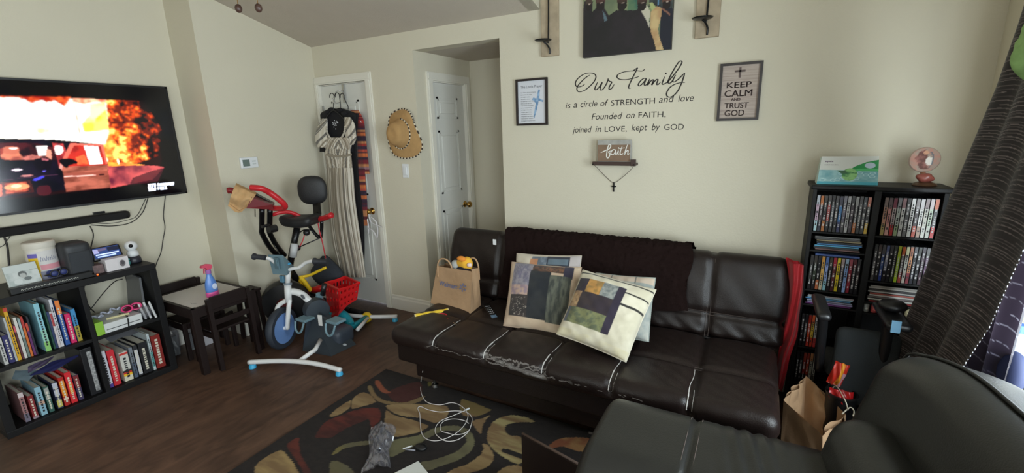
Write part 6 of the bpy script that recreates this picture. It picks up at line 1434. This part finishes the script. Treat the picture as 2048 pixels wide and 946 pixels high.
for i in range(16):
    x, y = rr.uniform(.05, .95), rr.uniform(.14, .42); P.ell(x, y, .05, .05, (190, 222, 224)); P.ell(x, y, .036, .036, (140, 190, 198))
P.ell(.53, .36, .13, .22, (60, 130, 80), noise=((150, 206, 130), 12)); P.poly([(.30, .50), (.45, .50), (.50, .40), (.40, .38)], (70, 110, 80)); P.ell(.86, .68, .09, .10, (190, 206, 220))
E0, E1, E2, E3 = lo[0], lo[1], hi[1], hi[0]; en = (E1-E0).cross(E3-E0).normalized()
P.sheet(lambda x, y: E0.lerp(E1, x).lerp(E3.lerp(E2, x), y)+en*.0012).build('print', GPRINT, gx)
m = MB(); ex = (E1-E0).normalized(); ey = (E3-E0).normalized()
lettering(m, 'equate', E0+(E1-E0)*.07+(E3-E0)*.80+en*.0014, ex, ey, .034, .009, bold=.02); lettering(m, 'medical exam gloves', E0+(E1-E0)*.07+(E3-E0)*.69+en*.0014, ex, ey, .06, .005)
m.build('lettering', cmat(90, 66, 96), gx)
fg = thing('round_figurine', 'round glazed angel figurine plate on a red brown base on the disc tower', 'figurine', (.675, 2.78, ZD))
fc = Vector((.668, 2.775, 1.405))
m = MB(); m.lathe([(.034, -.003), (.054, -.006), (.0585, 0), (.054, .006), (.034, .003)], fc, 36, Matrix.Rotation(R(90), 4, 'X')); m.build('glass_ring', cmat(170, 150, 136, .2), fg, 'auto')
P = Paint(-1, 1, -1, 1, .05, (150, 132, 118)); P.mask(ALL(P), (150, 132, 118), noise=((170, 120, 104), 3)); P.poly([(-.5, .7), (-.1, .9), (.1, .7), (.15, .2), (0, -.1), (.2, -.5), (.4, -.8), (-.3, -.8), (-.5, -.2), (-.7, .1)], (96, 56, 48), noise=((140, 90, 80), 4)); P.ell(.28, -.1, .22, .36, (214, 206, 196)); P.ell(.0, .62, .18, .18, (190, 140, 110)); P.poly([(.3, .8), (.6, .5), (.6, -.3), (.35, -.75), (.5, -.2), (.45, .3)], (80, 90, 100))
m = MB(); 
m.grid(24, 24, lambda u, v: fc+Vector((.054*(2*u-1)*(1-.5*(2*v-1)**2)**.5, -.0075-.004*(1-(2*u-1)**2)*(1-(2*v-1)**2), .054*(2*v-1)*(1-.5*(2*u-1)**2)**.5)), lambda u, v: P.at(u, v)); m.build('angel_relief', PRINT, fg, True)
m = MB(); m.ell((.682, 2.775, 1.322), (.034, .024, .022), 18, fn=lambda v: v*(1+.12*sin(v.x*160)*sin(v.z*140))); m.build('rose_base', cmat(140, 76, 66, .3), fg, True)
m = MB(); m.lathe([(.044, 0), (.046, .004), (.040, .012), (.02, .02)], (.685, 2.778, ZD), 24); m.build('foot', cmat(70, 46, 30, .3), fg, 'auto')
m = MB(); m.tube([(.675, 2.777, 1.335), (.670, 2.776, 1.35)], .010, 8); m.build('neck', cmat(120, 80, 60, .3), fg)

# ================================================================== OFFICE CHAIR, BAGS
oc = thing('office_chair', 'black padded office chair in front of the disc tower', 'chair', (.56, 2.42, 0))
FAB = mat('dark_office_fabric', rgb(40, 44, 46), .9, bump=.4, bscale=600)
m = MB(); m.rbox((.375, 2.36, .30), (.612, 2.42, .675), .03, .03); m.build('backrest', FAB, oc, True, weld=True)
m = MB(); m.rbox((.36, 2.40, .40), (.612, 2.64, .47), .03, .03); m.build('seat', FAB, oc, True, weld=True)
for x in (.268, .50):
    m = MB(); m.rbox((x, 2.18, .765), (x+(.055 if x < .4 else .09), 2.46, .80), .017, .015); m.build('armrest', BLACKP, oc, True, weld=True)
    m = MB(); m.tube(smooth_path([(x+.03, 2.30, .77), (x+.045, 2.34, .70), (x+.055, 2.38, .55), (x+.07, 2.44, .42)], 4), .021, 10); m.build('arm_support', BLACKP, oc, True)
m = MB(); m.cyl((.58, 2.52, .40), (.58, 2.52, .10), .025, n=14); m.build('gas_column', BLACKM, oc)
for k in range(5):
    a_ = k*2*pi/5+.3; p = Vector((.58+.19*cos(a_), 2.5+.17*sin(a_), .055)); m = MB(); m.tube([(.58, 2.5, .10), p+Vector((0, 0, .02))], [.022, .014], 8); m.build('base_spoke', BLACKP, oc)
    m = MB(); m.cyl(p+Vector((-.012, 0, -.029)), p+Vector((.012, 0, -.029)), .025, n=14); m.build('caster', BLACKP, oc)
lt = thing('blue_tagged_pouch', 'black pouch with a light blue tag lying on the right armrest of the office chair', 'pouch', (.545, 2.33, .80))
c_ = Vector((.545, 2.33, .826)); m = MB(); m.ell(c_, (.05, .05, .025), 20); m.build('pouch', BLACKP, lt, True)
m = MB(); m.box((.515, 2.172, .765), (.545, 2.178, .815), m=None); m.build('tag', cmat(96, 140, 168, .6), lt)
kb2 = thing('kraft_bag', 'open brown paper bag on the floor in front of the disc tower', 'bag', (.33, 2.28, 0))
a0, a1, a2, a3 = Vector((.20, 2.12, .001)), Vector((.36, 2.07, .001)), Vector((.46, 2.24, .001)), Vector((.30, 2.30, .001))
c0_, c1_, c2_, c3_ = atz(1567, 800, .33), atz(1645, 872, .33), atz(1692, 828, .33), atz(1612, 752, .36)
for (p, q, r_, s_, sd) in ((a0, a1, c1_, c0_, 1), (a1, a2, c2_, c1_, 2), (a2, a3, c3_, c2_, 3), (a3, a0, c0_, c3_, 4)):
    m = MB(); side(m, p, q, r_, s_, .05, sd, 0); side(m, q+Vector((0, 0, .001)), p+Vector((0, 0, .001)), s_, r_, .05, sd, 0); m.build('bag_side', KR, kb2, 'auto')
m = MB(); m.hexa([a0, a1, a2, a3], [p+Vector((0, 0, .004)) for p in (a0, a1, a2, a3)]); m.build('bottom', KR, kb2)
m = MB(); m.tube(smooth_path([atz(1684, 828, .33), atz(1700, 815, .35), atz(1708, 822, .34), atz(1706, 832, .33)], 4), .003, 6); m.build('handle', cmat(200, 190, 170), kb2, True)
m = MB(); m.tube(smooth_path([atz(1660, 785, .36), atz(1672, 772, .40), atz(1690, 800, .40), atz(1696, 820, .36)], 4), .0025, 6); m.build('handle', cmat(200, 190, 170), kb2, True)
def packet(nm, label, c, sx, sz, tilt, cols):
    o = thing(nm, label, 'packet', (c.x, c.y, c.z-sz)); Mx = Matrix.Translation(c) @ Matrix.Rotation(R(tilt), 4, 'Y')
    P = Paint(0, 1, 0, 1, .04, cols[0]); P.rect(.45, 0, .75, 1, cols[1]); P.rect(.75, 0, 1, .6, cols[2])
    m = MB(); m.grid(20, 20, lambda u, v: Mx @ Vector((sx*(2*u-1), -.03*sin(pi*u)*sin(pi*v)+.006*sin(u*13+v*7), sz*(2*v-1))), lambda u, v: P.at(u, v)); m.grid(20, 20, lambda u, v: Mx @ Vector((sx*(2*u-1), .03*sin(pi*u)*sin(pi*v), sz*(2*v-1))), lambda u, v: rgb(*cols[0]), flip=True)
    m.build('foil', mat('snack_foil', (0, 0, 0), .3, vc=True), o, True)
packet('snack_packet', 'red yellow and pink snack packet standing behind the open paper bag', at(1676, 748, 2.34), .028, .058, 12, ((190, 44, 30), (226, 150, 40), (200, 150, 160)))
packet('snack_packet', 'small red snack packet lying right of the open paper bag', at(1680, 800, 2.30), .045, .05, 0, ((176, 26, 28), (150, 20, 24), (120, 16, 20)))
wbn = thing('waste_bin', 'black bin between the open paper bag and the office chair, under the snack packets', 'bin', (.42, 2.325, 0))
m = MB(); m.lathe([(.045, .001), (.05, .004), (.06, .37), (.064, .375), (.064, .382), (.056, .382), (.046, .01)], (.42, 2.325, 0), 24); m.build('bin_body', BLACKP, wbn, 'auto')

# ================================================================== CURTAINS AND WINDOW SILL THINGS
def ip(z, tab):
    for (z0_, a), (z1_, b) in zip(tab, tab[1:]):
        if z0_ >= z >= z1_: return a+(b-a)*(z0_-z)/(z0_-z1_)
    return tab[0][1] if z > tab[0][0] else tab[-1][1]
CBASE, CL = rgb(37, 30, 32), rgb(150, 138, 136)
def curtain(name, label, ztop, zbot, ytl, ytr, xt, folds, amp, linew, seed, base_, line_, gap, nu, nv, mt):
    o = thing(name, label, 'curtain', (xt[0][1], (ytl[0][1]+ytr[0][1])/2, zbot), group='curtains at the side window')
    rr = random.Random(seed); lines = []; z = zbot
    while z < ztop: z += rr.uniform(*gap); lines.append((z, rr.uniform(.0012, linew), rr.uniform(.35, 1), rr.uniform(0, 6)))
    import bisect; zsl = [l[0] for l in lines]
    def f(u, v):
        z = ztop-(ztop-zbot)*v; yl, yr = ip(z, ytl), ip(z, ytr); x = ip(z, xt)
        return Vector((x+amp*sin(u*folds*2*pi+seed+.8*sin(v*3))*(.6+.4*v), yl+(yr-yl)*u, z))
    def c(u, v):
        z = ztop-(ztop-zbot)*v+.006*sin(u*folds*2*pi+seed)+.004*sin(u*23); i = bisect.bisect(zsl, z)
        for k in (i-1, i):
            if 0 <= k < len(lines) and abs(z-lines[k][0]) < lines[k][1] and vnoise(u*9+k*3.1, k, 3) > .12:
                s = lines[k][2]*(.45+.5*vnoise(u*14+k*7.7, k*1.3, 9)); return tuple(a*(1-s)+b*s for a, b in zip(base_, line_))
        return base_
    m = MB(); m.grid(nu, nv, f, c); m.build('fabric', mt, o, True); return o, f
def translucent(m_, f):
    N = m_.node_tree.nodes; L = m_.node_tree.links; b = N['Principled BSDF']; t = N.new('ShaderNodeBsdfTranslucent'); mx = N.new('ShaderNodeMixShader'); mx.inputs[0].default_value = f
    a = [n for n in N if n.type == 'ATTRIBUTE'][0]; L.new(a.outputs['Color'], t.inputs['Color'])
    L.new(b.outputs[0], mx.inputs[1]); L.new(t.outputs[0], mx.inputs[2]); L.new(mx.outputs[0], N['Material Output'].inputs[0]); return m_
SATIN = translucent(mat('satin_cloth', (0, 0, 0), .4, vc=True, sheen=.3), .45)
CUR = mat('curtain_cloth', (0, 0, 0), .75, vc=True, sheen=.15)
c1, f1c = curtain('window_curtain', 'dark curtain with thin pale stripes, the wide front panel of the pair', 2.32, .03, [(2.32, 2.20), (1.9, 2.28), (1.69, 2.34), (1.14, 2.57), (.93, 2.60), (.5, 2.60), (.03, 2.60)], [(2.32, 1.70), (1.9, 1.76), (1.2, 1.85), (.77, 1.96), (.03, 2.06)], [(2.32, .735), (1.7, .73), (1.15, .715), (.93, .71), (.5, .645), (.03, .63)], 3.0, .018, .0019, 3, CBASE, CL, (.006, .018), 100, 900, CUR)
m = MB()
for i in range(150):
    p = f1c(1.0, i/150); m.ell(p+Vector((-.003, -.002, 0)), (.0018, .0018, .0045 if i % 2 else .0025), 6)
m.build('stitched_hem', cmat(150, 150, 156, .6), c1, kind='stuff')
c2, f2c = curtain('window_curtain', 'plum satin curtain with sparse pale lines, next to the bright glass', 2.32, .55, [(2.32, 2.18), (.55, 2.26)], [(2.32, 1.62), (1.3, 1.88), (1.08, 1.96), (.55, 1.98)], [(2.32, .80), (.55, .780)], 2.0, .018, .0022, 9, rgb(50, 42, 52), rgb(170, 164, 176), (.04, .08), 60, 420, SATIN)
cr_ = thing('curtain_rod', 'black curtain rod over the side window', 'rod', (.77, 1.4, 2.33)); m = MB(); m.cyl((.77, .4, 2.335), (.77, 2.6, 2.335), .012, n=12); m.build('pole', BLACKM, cr_)
for y in (.5, 2.5): m = MB(); m.box((.765, y-.01, 2.322), (.891, y+.01, 2.334)); m.build('bracket', BLACKM, cr_)
gt = thing('green_cloth', 'light green cloth hanging over the curtain top at the picture edge', 'cloth', (.70, 2.28, 1.8))
gc = at(2048, 95, 2.10)
m = MB(); m.ell(gc+Vector((.03, 0, 0)), (.05, .05, .085), 28, fn=lambda v: v*(1+.22*sin(v.z*55+v.x*60)*cos(v.y*70))); m.build('fabric', mat('green_cloth_m', rgb(150, 190, 120), .8, vary=.25, vscale=20, bump=.3, bscale=40), gt, True)
nb = thing('navy_cushion', 'navy blue cushion between the curtain and the window sill', 'cushion', (.80, 2.06, .60)); nc = at(2008, 742, 2.02)
m = MB(); m.ell(nc+Vector((.02, .0, 0)), (.035, .055, .075), 24); m.build('cover', cmat(44, 52, 86, .7), nb, True)
bt = thing('water_jug', 'blue and white plastic jug standing on the window sill', 'jug', (.845, 2.12, .60))
jb = (.852, 2.14, .6005)
m = MB(); m.lathe([(.040, 0), (.044, .01), (.044, .18), (.030, .215), (.018, .23), (.018, .25)], jb, 28); m.build('jug_body', cmat(190, 210, 236, .3), bt, 'auto')
m = MB(); m.lathe([(.0446, .03), (.0446, .10)], jb, 28); m.build('blue_label', cmat(40, 96, 180, .4), bt)
m = MB(); m.lathe([(.0446, .13), (.0446, .17)], jb, 28); m.build('blue_band', cmat(60, 130, 200, .4), bt)
m = MB(); m.lathe([(.021, .25), (.021, .275), (.019, .278)], jb, 20); m.build('cap', cmat(40, 96, 180, .4), bt, 'auto')
sh = thing('sill_clutter', 'white crumpled tissue lying on the window sill in front of the jug', 'tissue', (.83, 2.03, .60)); m = MB(); m.ell((.83, 2.03, .612), (.03, .04, .012), 16, fn=lambda v: v*(1+.2*sin(v.x*120+v.y*90))); m.build('tissue', cmat(220, 218, 214, .9), sh, True)

# ================================================================== RECLINER IN THE FOREGROUND
ac = thing('leather_recliner', 'charcoal leather recliner in the foreground with thick padded arm', 'armchair', (.15, 1.1, 0))
def arm_disp(q, n):
    d = .010*math.exp(-((q.x+.105)/.010)**2) if n.z > -.3 else 0
    if q.x > -.06 and q.x < .15 and n.y > -.2 and n.z > .0: q = q+n*(.0035*sin(q.x*150+q.y*25)*max(0, sin(pi*(q.x+.06)/.21)))
    return q - n*d
m = MB(); m.rbox((-.405*3, .96, .36), (.32*3, 1.455, .705), .155, .016, lambda q, n: (lambda r_: Vector((r_.x*3, r_.y, r_.z)))(arm_disp(Vector((q.x/3, q.y, q.z)), n)), m=Matrix.Diagonal((1/3, 1, 1)).to_4x4()); m.build('arm_cushion', CHAIRL, ac, True, weld=True)
m = MB(); m.rbox((-.40, .99, .02), (.32, 1.435, .50), .05, .03); m.build('arm_body', CHAIRL, ac, True, weld=True)
m = MB()
for dx in (-.016, .016):
    pts = [(-.105+dx, 1.2875+.2265*cos(a_)*1.0, 0) for a_ in (0,)]
    P_ = []
    for a_ in np.linspace(-20, 200, 26):
        ca, sa = cos(R(a_)), sin(R(a_)); y = 1.2075+max(-.0925, min(.0925, 1.4*.2475*ca))+.155*ca; z = .550+.155*sa
        P_.append((-.105+dx, y, z))
    m.tube(P_, .0012, 4)
m.build('arm_stitching', THD, ac)
m = MB(); m.rbox((-.45, .40, .25), (.30, .97, .47), .06, .03); m.build('seat_cushion', CHAIRL, ac, True, weld=True)
m = MB(); m.rbox((-.455, -.05, .02), (.32, .38, .62), .14, .04); m.build('arm', CHAIRL, ac, True, weld=True)
Mb2 = Matrix.Translation((.485, 1.02, .60)) @ Matrix.Rotation(R(8), 4, 'Z') @ Matrix.Rotation(R(14), 4, 'Y')
def hb(q, n):
    return q + Vector((0, 0, -.10*max(0, (abs(q.y)-.25)/.35)**2))
m = MB(); m.rbox((-.13, -.60, -.10), (.13, .60, .41), .10, .02, hb, m=Mb2); m.build('back_cushion', CHAIRL, ac, True, weld=True)
m = MB()
pts = []
for y in np.linspace(-.5, .58, 20): q = Vector((-.055, y, .41)); q = hb(q, None); pts.append(Mb2 @ (q+Vector((0, 0, .001))))
for z in np.linspace(.36, 0, 6): pts.append(Mb2 @ (hb(Vector((-.055, .592, z)), None)+Vector((0, .001, 0))))
m.tube(smooth_path(pts, 2), .0045, 8); m.build('back_piping', cmat(30, 30, 30, .5), ac, True)
Mb3 = Matrix.Translation((.315, 1.09, .665)) @ Matrix.Rotation(R(6), 4, 'Z') @ Matrix.Rotation(R(12), 4, 'Y')
m = MB(); m.rbox((-.08, -.5, -.16), (.10, .32, .16), .08, .02, m=Mb3); m.build('lumbar_cushion', CHAIRL, ac, True, weld=True)
# upright board beside it
ob = thing('upright_board', 'dark brown board standing upright on the rug beside the recliner', 'board', (-.66, 1.5, .012))
u0, u1 = Vector((-.843, 1.559, .012)), Vector((-.478, 1.475, .012)); dn = Vector((.0, .02, 0))
m = MB(); m.hexa([u0, u1, u1+dn, u0+dn], [p+Vector((0, 0, .238)) for p in (u0, u1, u1+dn, u0+dn)]); m.build('panel', mat('brown_panel', rgb(34, 23, 20), .45, vary=.15, vscale=10), ob)
m = MB(); m.tube([u0+Vector((0, .01, .24)), u1+Vector((0, .01, .24))], .006, 8); m.build('edge_strip', cmat(92, 74, 66, .5), ob, True)

# ================================================================== RUG AND THINGS ON IT
rg = thing('area_rug', 'rug with tan rust and olive curved shapes on dark brown ground', 'rug', (-1.1, 1.2, 0))
RX0, RX1, RY0, RY1 = -2.145, .25, .35, 2.03
P = Paint(RX0, RX1, RY0, RY1, .0065, (34, 28, 27))
zr_ = lambda pts: [(lambda q: (q.x, q.y))(atz(480+x/2.9257, 740+y/2.9257, .012)) for x, y in pts]
TAN = (190, 160, 112); TN = ((156, 124, 84), 6, 26); RST = (120, 46, 34); RN = ((80, 30, 24), 8, 30); OLV = (140, 136, 98); ON_ = ((118, 112, 84), 10)
def rp(pts, c, n): P.poly(zr_(pts), c, noise=n, smooth=True)
rp([(865,130),(940,95),(1050,70),(1065,130),(1040,165),(960,190),(900,180),(870,150)], (84, 34, 30), RN)
rp([(790,65),(800,95),(840,135),(880,132),(860,118),(835,95),(815,62)], (170, 92, 62), None)
rp([(750,95),(770,95),(800,150),(860,180),(960,190),(1040,165),(1075,150),(1078,162),(1040,190),(960,206),(850,198),(790,170),(752,118)], (150, 126, 84), TN)
rp([(655,225),(660,170),(710,132),(760,145),(785,170),(790,190),(720,212)], TAN, TN)
rp([(525,270),(560,232),(640,180),(650,188),(640,222),(600,252),(560,268)], TAN, TN)
rp([(440,390),(500,305),(600,262),(700,228),(790,222),(822,240),(820,290),(790,322),(770,345),(755,292),(715,302),(620,342),(540,392),(480,396)], RST, RN)
rp([(862,206),(1060,200),(1210,215),(1212,270),(1170,300),(1130,308),(1050,280),(960,270),(900,250)], TAN, TN)
rp([(858,235),(900,265),(1000,290),(1098,325),(1050,362),(960,385),(905,390),(880,362),(845,335),(848,280)], TAN, TN)
rp([(540,495),(560,465),(610,435),(700,418),(770,415),(765,435),(680,445),(610,460),(570,485)], (140, 128, 74), ON_)
rp([(880,415),(1050,380),(1140,340),(1250,325),(1330,345),(1370,400),(1360,460),(1290,520),(1180,560),(1090,588),(1050,545),(1150,520),(1260,480),(1318,430),(1320,392),(1280,362),(1200,357),(1130,382),(1050,430),(950,480),(880,510),(875,460)], OLV, ON_)
rp([(1420,430),(1450,440),(1482,490),(1480,530),(1440,570),(1360,597),(1280,610),(1180,625),(1250,580),(1330,550),(1400,500),(1425,462)], TAN, TN)
rp([(1295,175),(1340,180),(1450,225),(1470,234),(1420,260),(1370,272),(1310,265),(1288,235)], (150, 128, 74), TN)
rp([(1360,302),(1420,282),(1465,265),(1440,292),(1420,330),(1410,370),(1385,350)], TAN, TN)
rp([(1720,305),(1690,283),(1620,266),(1560,268),(1500,290),(1462,330),(1445,380),(1455,430),(1500,480),(1560,520),(1640,550),(1680,470),(1640,392),(1580,382),(1552,355),(1556,325),(1590,312),(1650,305)], (206, 188, 130), TN)
rp([(1500,640),(1540,572),(1640,560),(1700,610),(1640,680)], TAN, TN)
rp([(1530,470),(1560,462),(1700,512),(1690,530),(1560,492)], (30, 25, 25), None)
rp([(95,555),(230,470),(280,505),(320,560),(345,640),(200,700),(110,640)], (204, 172, 114), TN)
rp([(280,430),(340,395),(345,430),(355,490),(380,540),(412,590),(420,640),(390,640),(350,560),(310,500),(282,462)], (120, 50, 36), RN)
rp([(525,560),(545,530),(600,545),(640,570),(675,620),(640,680),(540,640)], (120, 112, 78), ON_)
rp([(1800,455),(1850,410),(1920,395),(2040,400),(2080,440),(2045,482),(1960,470),(1900,450),(1840,455),(1810,475)], (160, 92, 58), ((186, 140, 86), 14))
rp([(1100,92),(1110,50),(1152,40),(1135,80)], (150, 140, 70), None)
for k, (x, y, rx_, ry_, c) in enumerate(((-1.6, .75, .2, .09, TAN), (-1.1, .62, .22, .08, RST), (-.5, .8, .2, .11, OLV), (-.1, 1.2, .16, .2, TAN), (-1.9, .5, .12, .1, RST), (-.3, .5, .25, .07, TAN), (-.7, 1.15, .13, .07, TAN))): P.ell(x, y, rx_, ry_, c, noise=TN); P.ell(x+.05, y-.01, rx_*.6, ry_*.5, (34, 28, 27))
# fine woven hatching in the dark ground
P.mask(ALL(P), (60, 50, 44), mix=.25, noise=((34, 28, 27), 40, 90))
RUGM = mat('rug_pile', (0, 0, 0), .95, vc=True, bump=.8, bscale=600)
P.sheet(lambda x, y: (x, y, .012)).build('pile', RUGM, rg)
m = MB(); m.box((RX0, RY0, .0005), (RX1, RY1, .0118)); m.build('backing', cmat(40, 30, 27, .95), rg)
Zu = lambda x, y, z=.016: atz(700+x/4.593, 740+y/4.593, z)
WC = cmat(214, 208, 206, .5)
uc = thing('charging_cable', 'white charging cable looped on the rug under the sofa bed', 'cable', (-1.5, 1.8, .012))
path = [at(845.5, 742, 1.945)]+[Zu(x, y) for x, y in ((652,100),(650,190),(680,268),(730,305),(830,320),(930,300),(1000,318),(1050,355),(1080,400),(1078,450),(1040,520),(960,590),(850,640),(760,650),(690,625),(656,570),(645,480),(640,400),(622,352),(650,336),(720,365),(830,385),(960,375),(1060,385),(1110,420),(1120,470),(1090,560),(1010,630),(920,655),(850,640),(790,590),(785,530),(830,470),(920,430),(1020,388),(1062,368))]
m = MB(); m.tube(smooth_path(path, 5), .0022, 6); m.tube(smooth_path([Zu(x, y, .018) for x, y in ((1090,490),(1050,465),(960,450),(870,465),(830,510),(840,560),(900,580),(960,594),(1040,585),(1095,550),(1108,510))], 5), .0022, 6); m.build('cord', WC, uc, True)
m = MB(); a, b = Zu(1062, 368, .018), Zu(1095, 352, .018); m.tube([a, b], .005, 8); m.build('plug', WHITEP, uc)
pp = thing('plastic_packaging', 'crumpled clear plastic packaging lying on the rug', 'packaging', (-1.5, 1.4, .012))
A0, A1 = Zu(310, 540, .02), Zu(240, 950, .02); axp = (A1-A0); perp = Vector((-axp.y, axp.x, 0)).normalized()
def pk_(u, v):
    w_ = .07*(.86+.14*sin(v*7+.5)); p = A0.lerp(A1, v)+perp*(u-.5)*w_*2
    return p+Vector((0, 0, .012+.045*sin(pi*u)*(.5+.5*vnoise(u*5, v*9, 3))+.022*(vnoise(u*9, v*16, 7)-.5)))
m = MB(); m.grid(26, 44, pk_); m.grid(20, 30, lambda u, v: pk_(u, v)-Vector((0, 0, .01*sin(pi*u)))); m.build('clear_shell', PLAS, pp)
m = MB()
for (u, v) in ((.5, .1), (.5, .3), (.45, .68)): m.ell(pk_(u, v)-Vector((0, 0, .012)), (.016, .02, .006), 10)
m.build('dark_insert', cmat(26, 26, 34, .5), pp, True)
wp = thing('white_paper', 'white sheet of paper on the rug at the bottom edge', 'paper', (-1.2, 1.3, .012)); A = Zu(627, 835, .016); B = Zu(722, 950, .016); C_ = Zu(380, 955, .016)
e1 = (B-A).normalized()*.28; e2 = (C_-A).normalized(); e2 = (e2-e1.normalized()*e2.dot(e1.normalized())).normalized()*.22
m = MB(); m.hexa([A-Vector((0, 0, .002)), A+e2-Vector((0, 0, .002)), A+e1+e2-Vector((0, 0, .002)), A+e1-Vector((0, 0, .002))], [A, A+e2, A+e1+e2, A+e1]); m.build('sheet', cmat(216, 218, 214, .7), wp)
sp_ = thing('white_stick', 'short white plastic stick with grey clip on the rug', 'stick', (-1.4, 1.55, .012)); m = MB(); m.tube([Zu(485, 725, .016), Zu(572, 697, .016)], .0035, 8); m.build('stick', WHITEP, sp_, True)
m = MB(); m.tube([Zu(510, 728, .016), Zu(600, 738, .016)], .004, 6); m.build('clip', cmat(150, 150, 160, .3), sp_, True)
dk = thing('black_puck', 'small black round thing on the rug beside the white stick', 'gadget', (-1.35, 1.55, .012)); c_ = Zu(655, 730, .012); m = MB(); m.ell(c_+Vector((0, 0, .014)), (.035, .025, .014), 16); m.build('body', BLACKP, dk, True)
# ================================================================== CEILING FAN WITH PULL CHAINS (only the pulls are in view)
k0, k1 = at(477, 17, 1.25), at(517, 16, 1.25)
fanc = Vector(((k0.x+k1.x)/2, 1.25, 0)); zc_ = z0+sl*(YB-1.25)
fn_ = thing('ceiling_fan', 'ceiling fan with two brown wooden pull knobs hanging into view', 'fan', (fanc.x, 1.25, zc_))
WDK = cmat(70, 48, 40, .45)
for k in (k0, k1):
    m = MB(); m.ell(k, (.014, .014, .017), 16); m.build('pull_knob', WDK, fn_, True)
    m = MB(); m.tube([k, Vector((k.x, k.y, k0.z+.25))], .0014, 5); m.build('pull_chain', BRASS, fn_)
zf = k0.z+.25
m = MB(); m.lathe([(.05, 0), (.075, .02), (.10, .05), (.10, .10), (.05, .13)], (fanc.x, 1.25, zf), 28); m.build('motor_housing', WDK, fn_, 'auto')
m = MB(); m.cyl((fanc.x, 1.25, zf+.12), (fanc.x, 1.25, zc_+.03), .012, n=12); m.lathe([(.02, -.06), (.06, -.02), (.065, .02)], (fanc.x, 1.25, zc_), 20); m.build('down_rod', WDK, fn_)
for k in range(5):
    a_ = k*2*pi/5+.2; Mx = Matrix.Translation((fanc.x, 1.25, zf+.08)) @ Matrix.Rotation(a_, 4, 'Z') @ Matrix.Rotation(R(10), 4, 'X')
    m = MB(); m.bevbox((.12, -.06, -.003), (.56, .06, .004), .002, m=Mx); m.build('blade', WDK, fn_)
for o in bpy.data.objects:
    if o.get('category') and o.get('kind') is None and o.type == 'EMPTY': o['kind'] = 'thing'
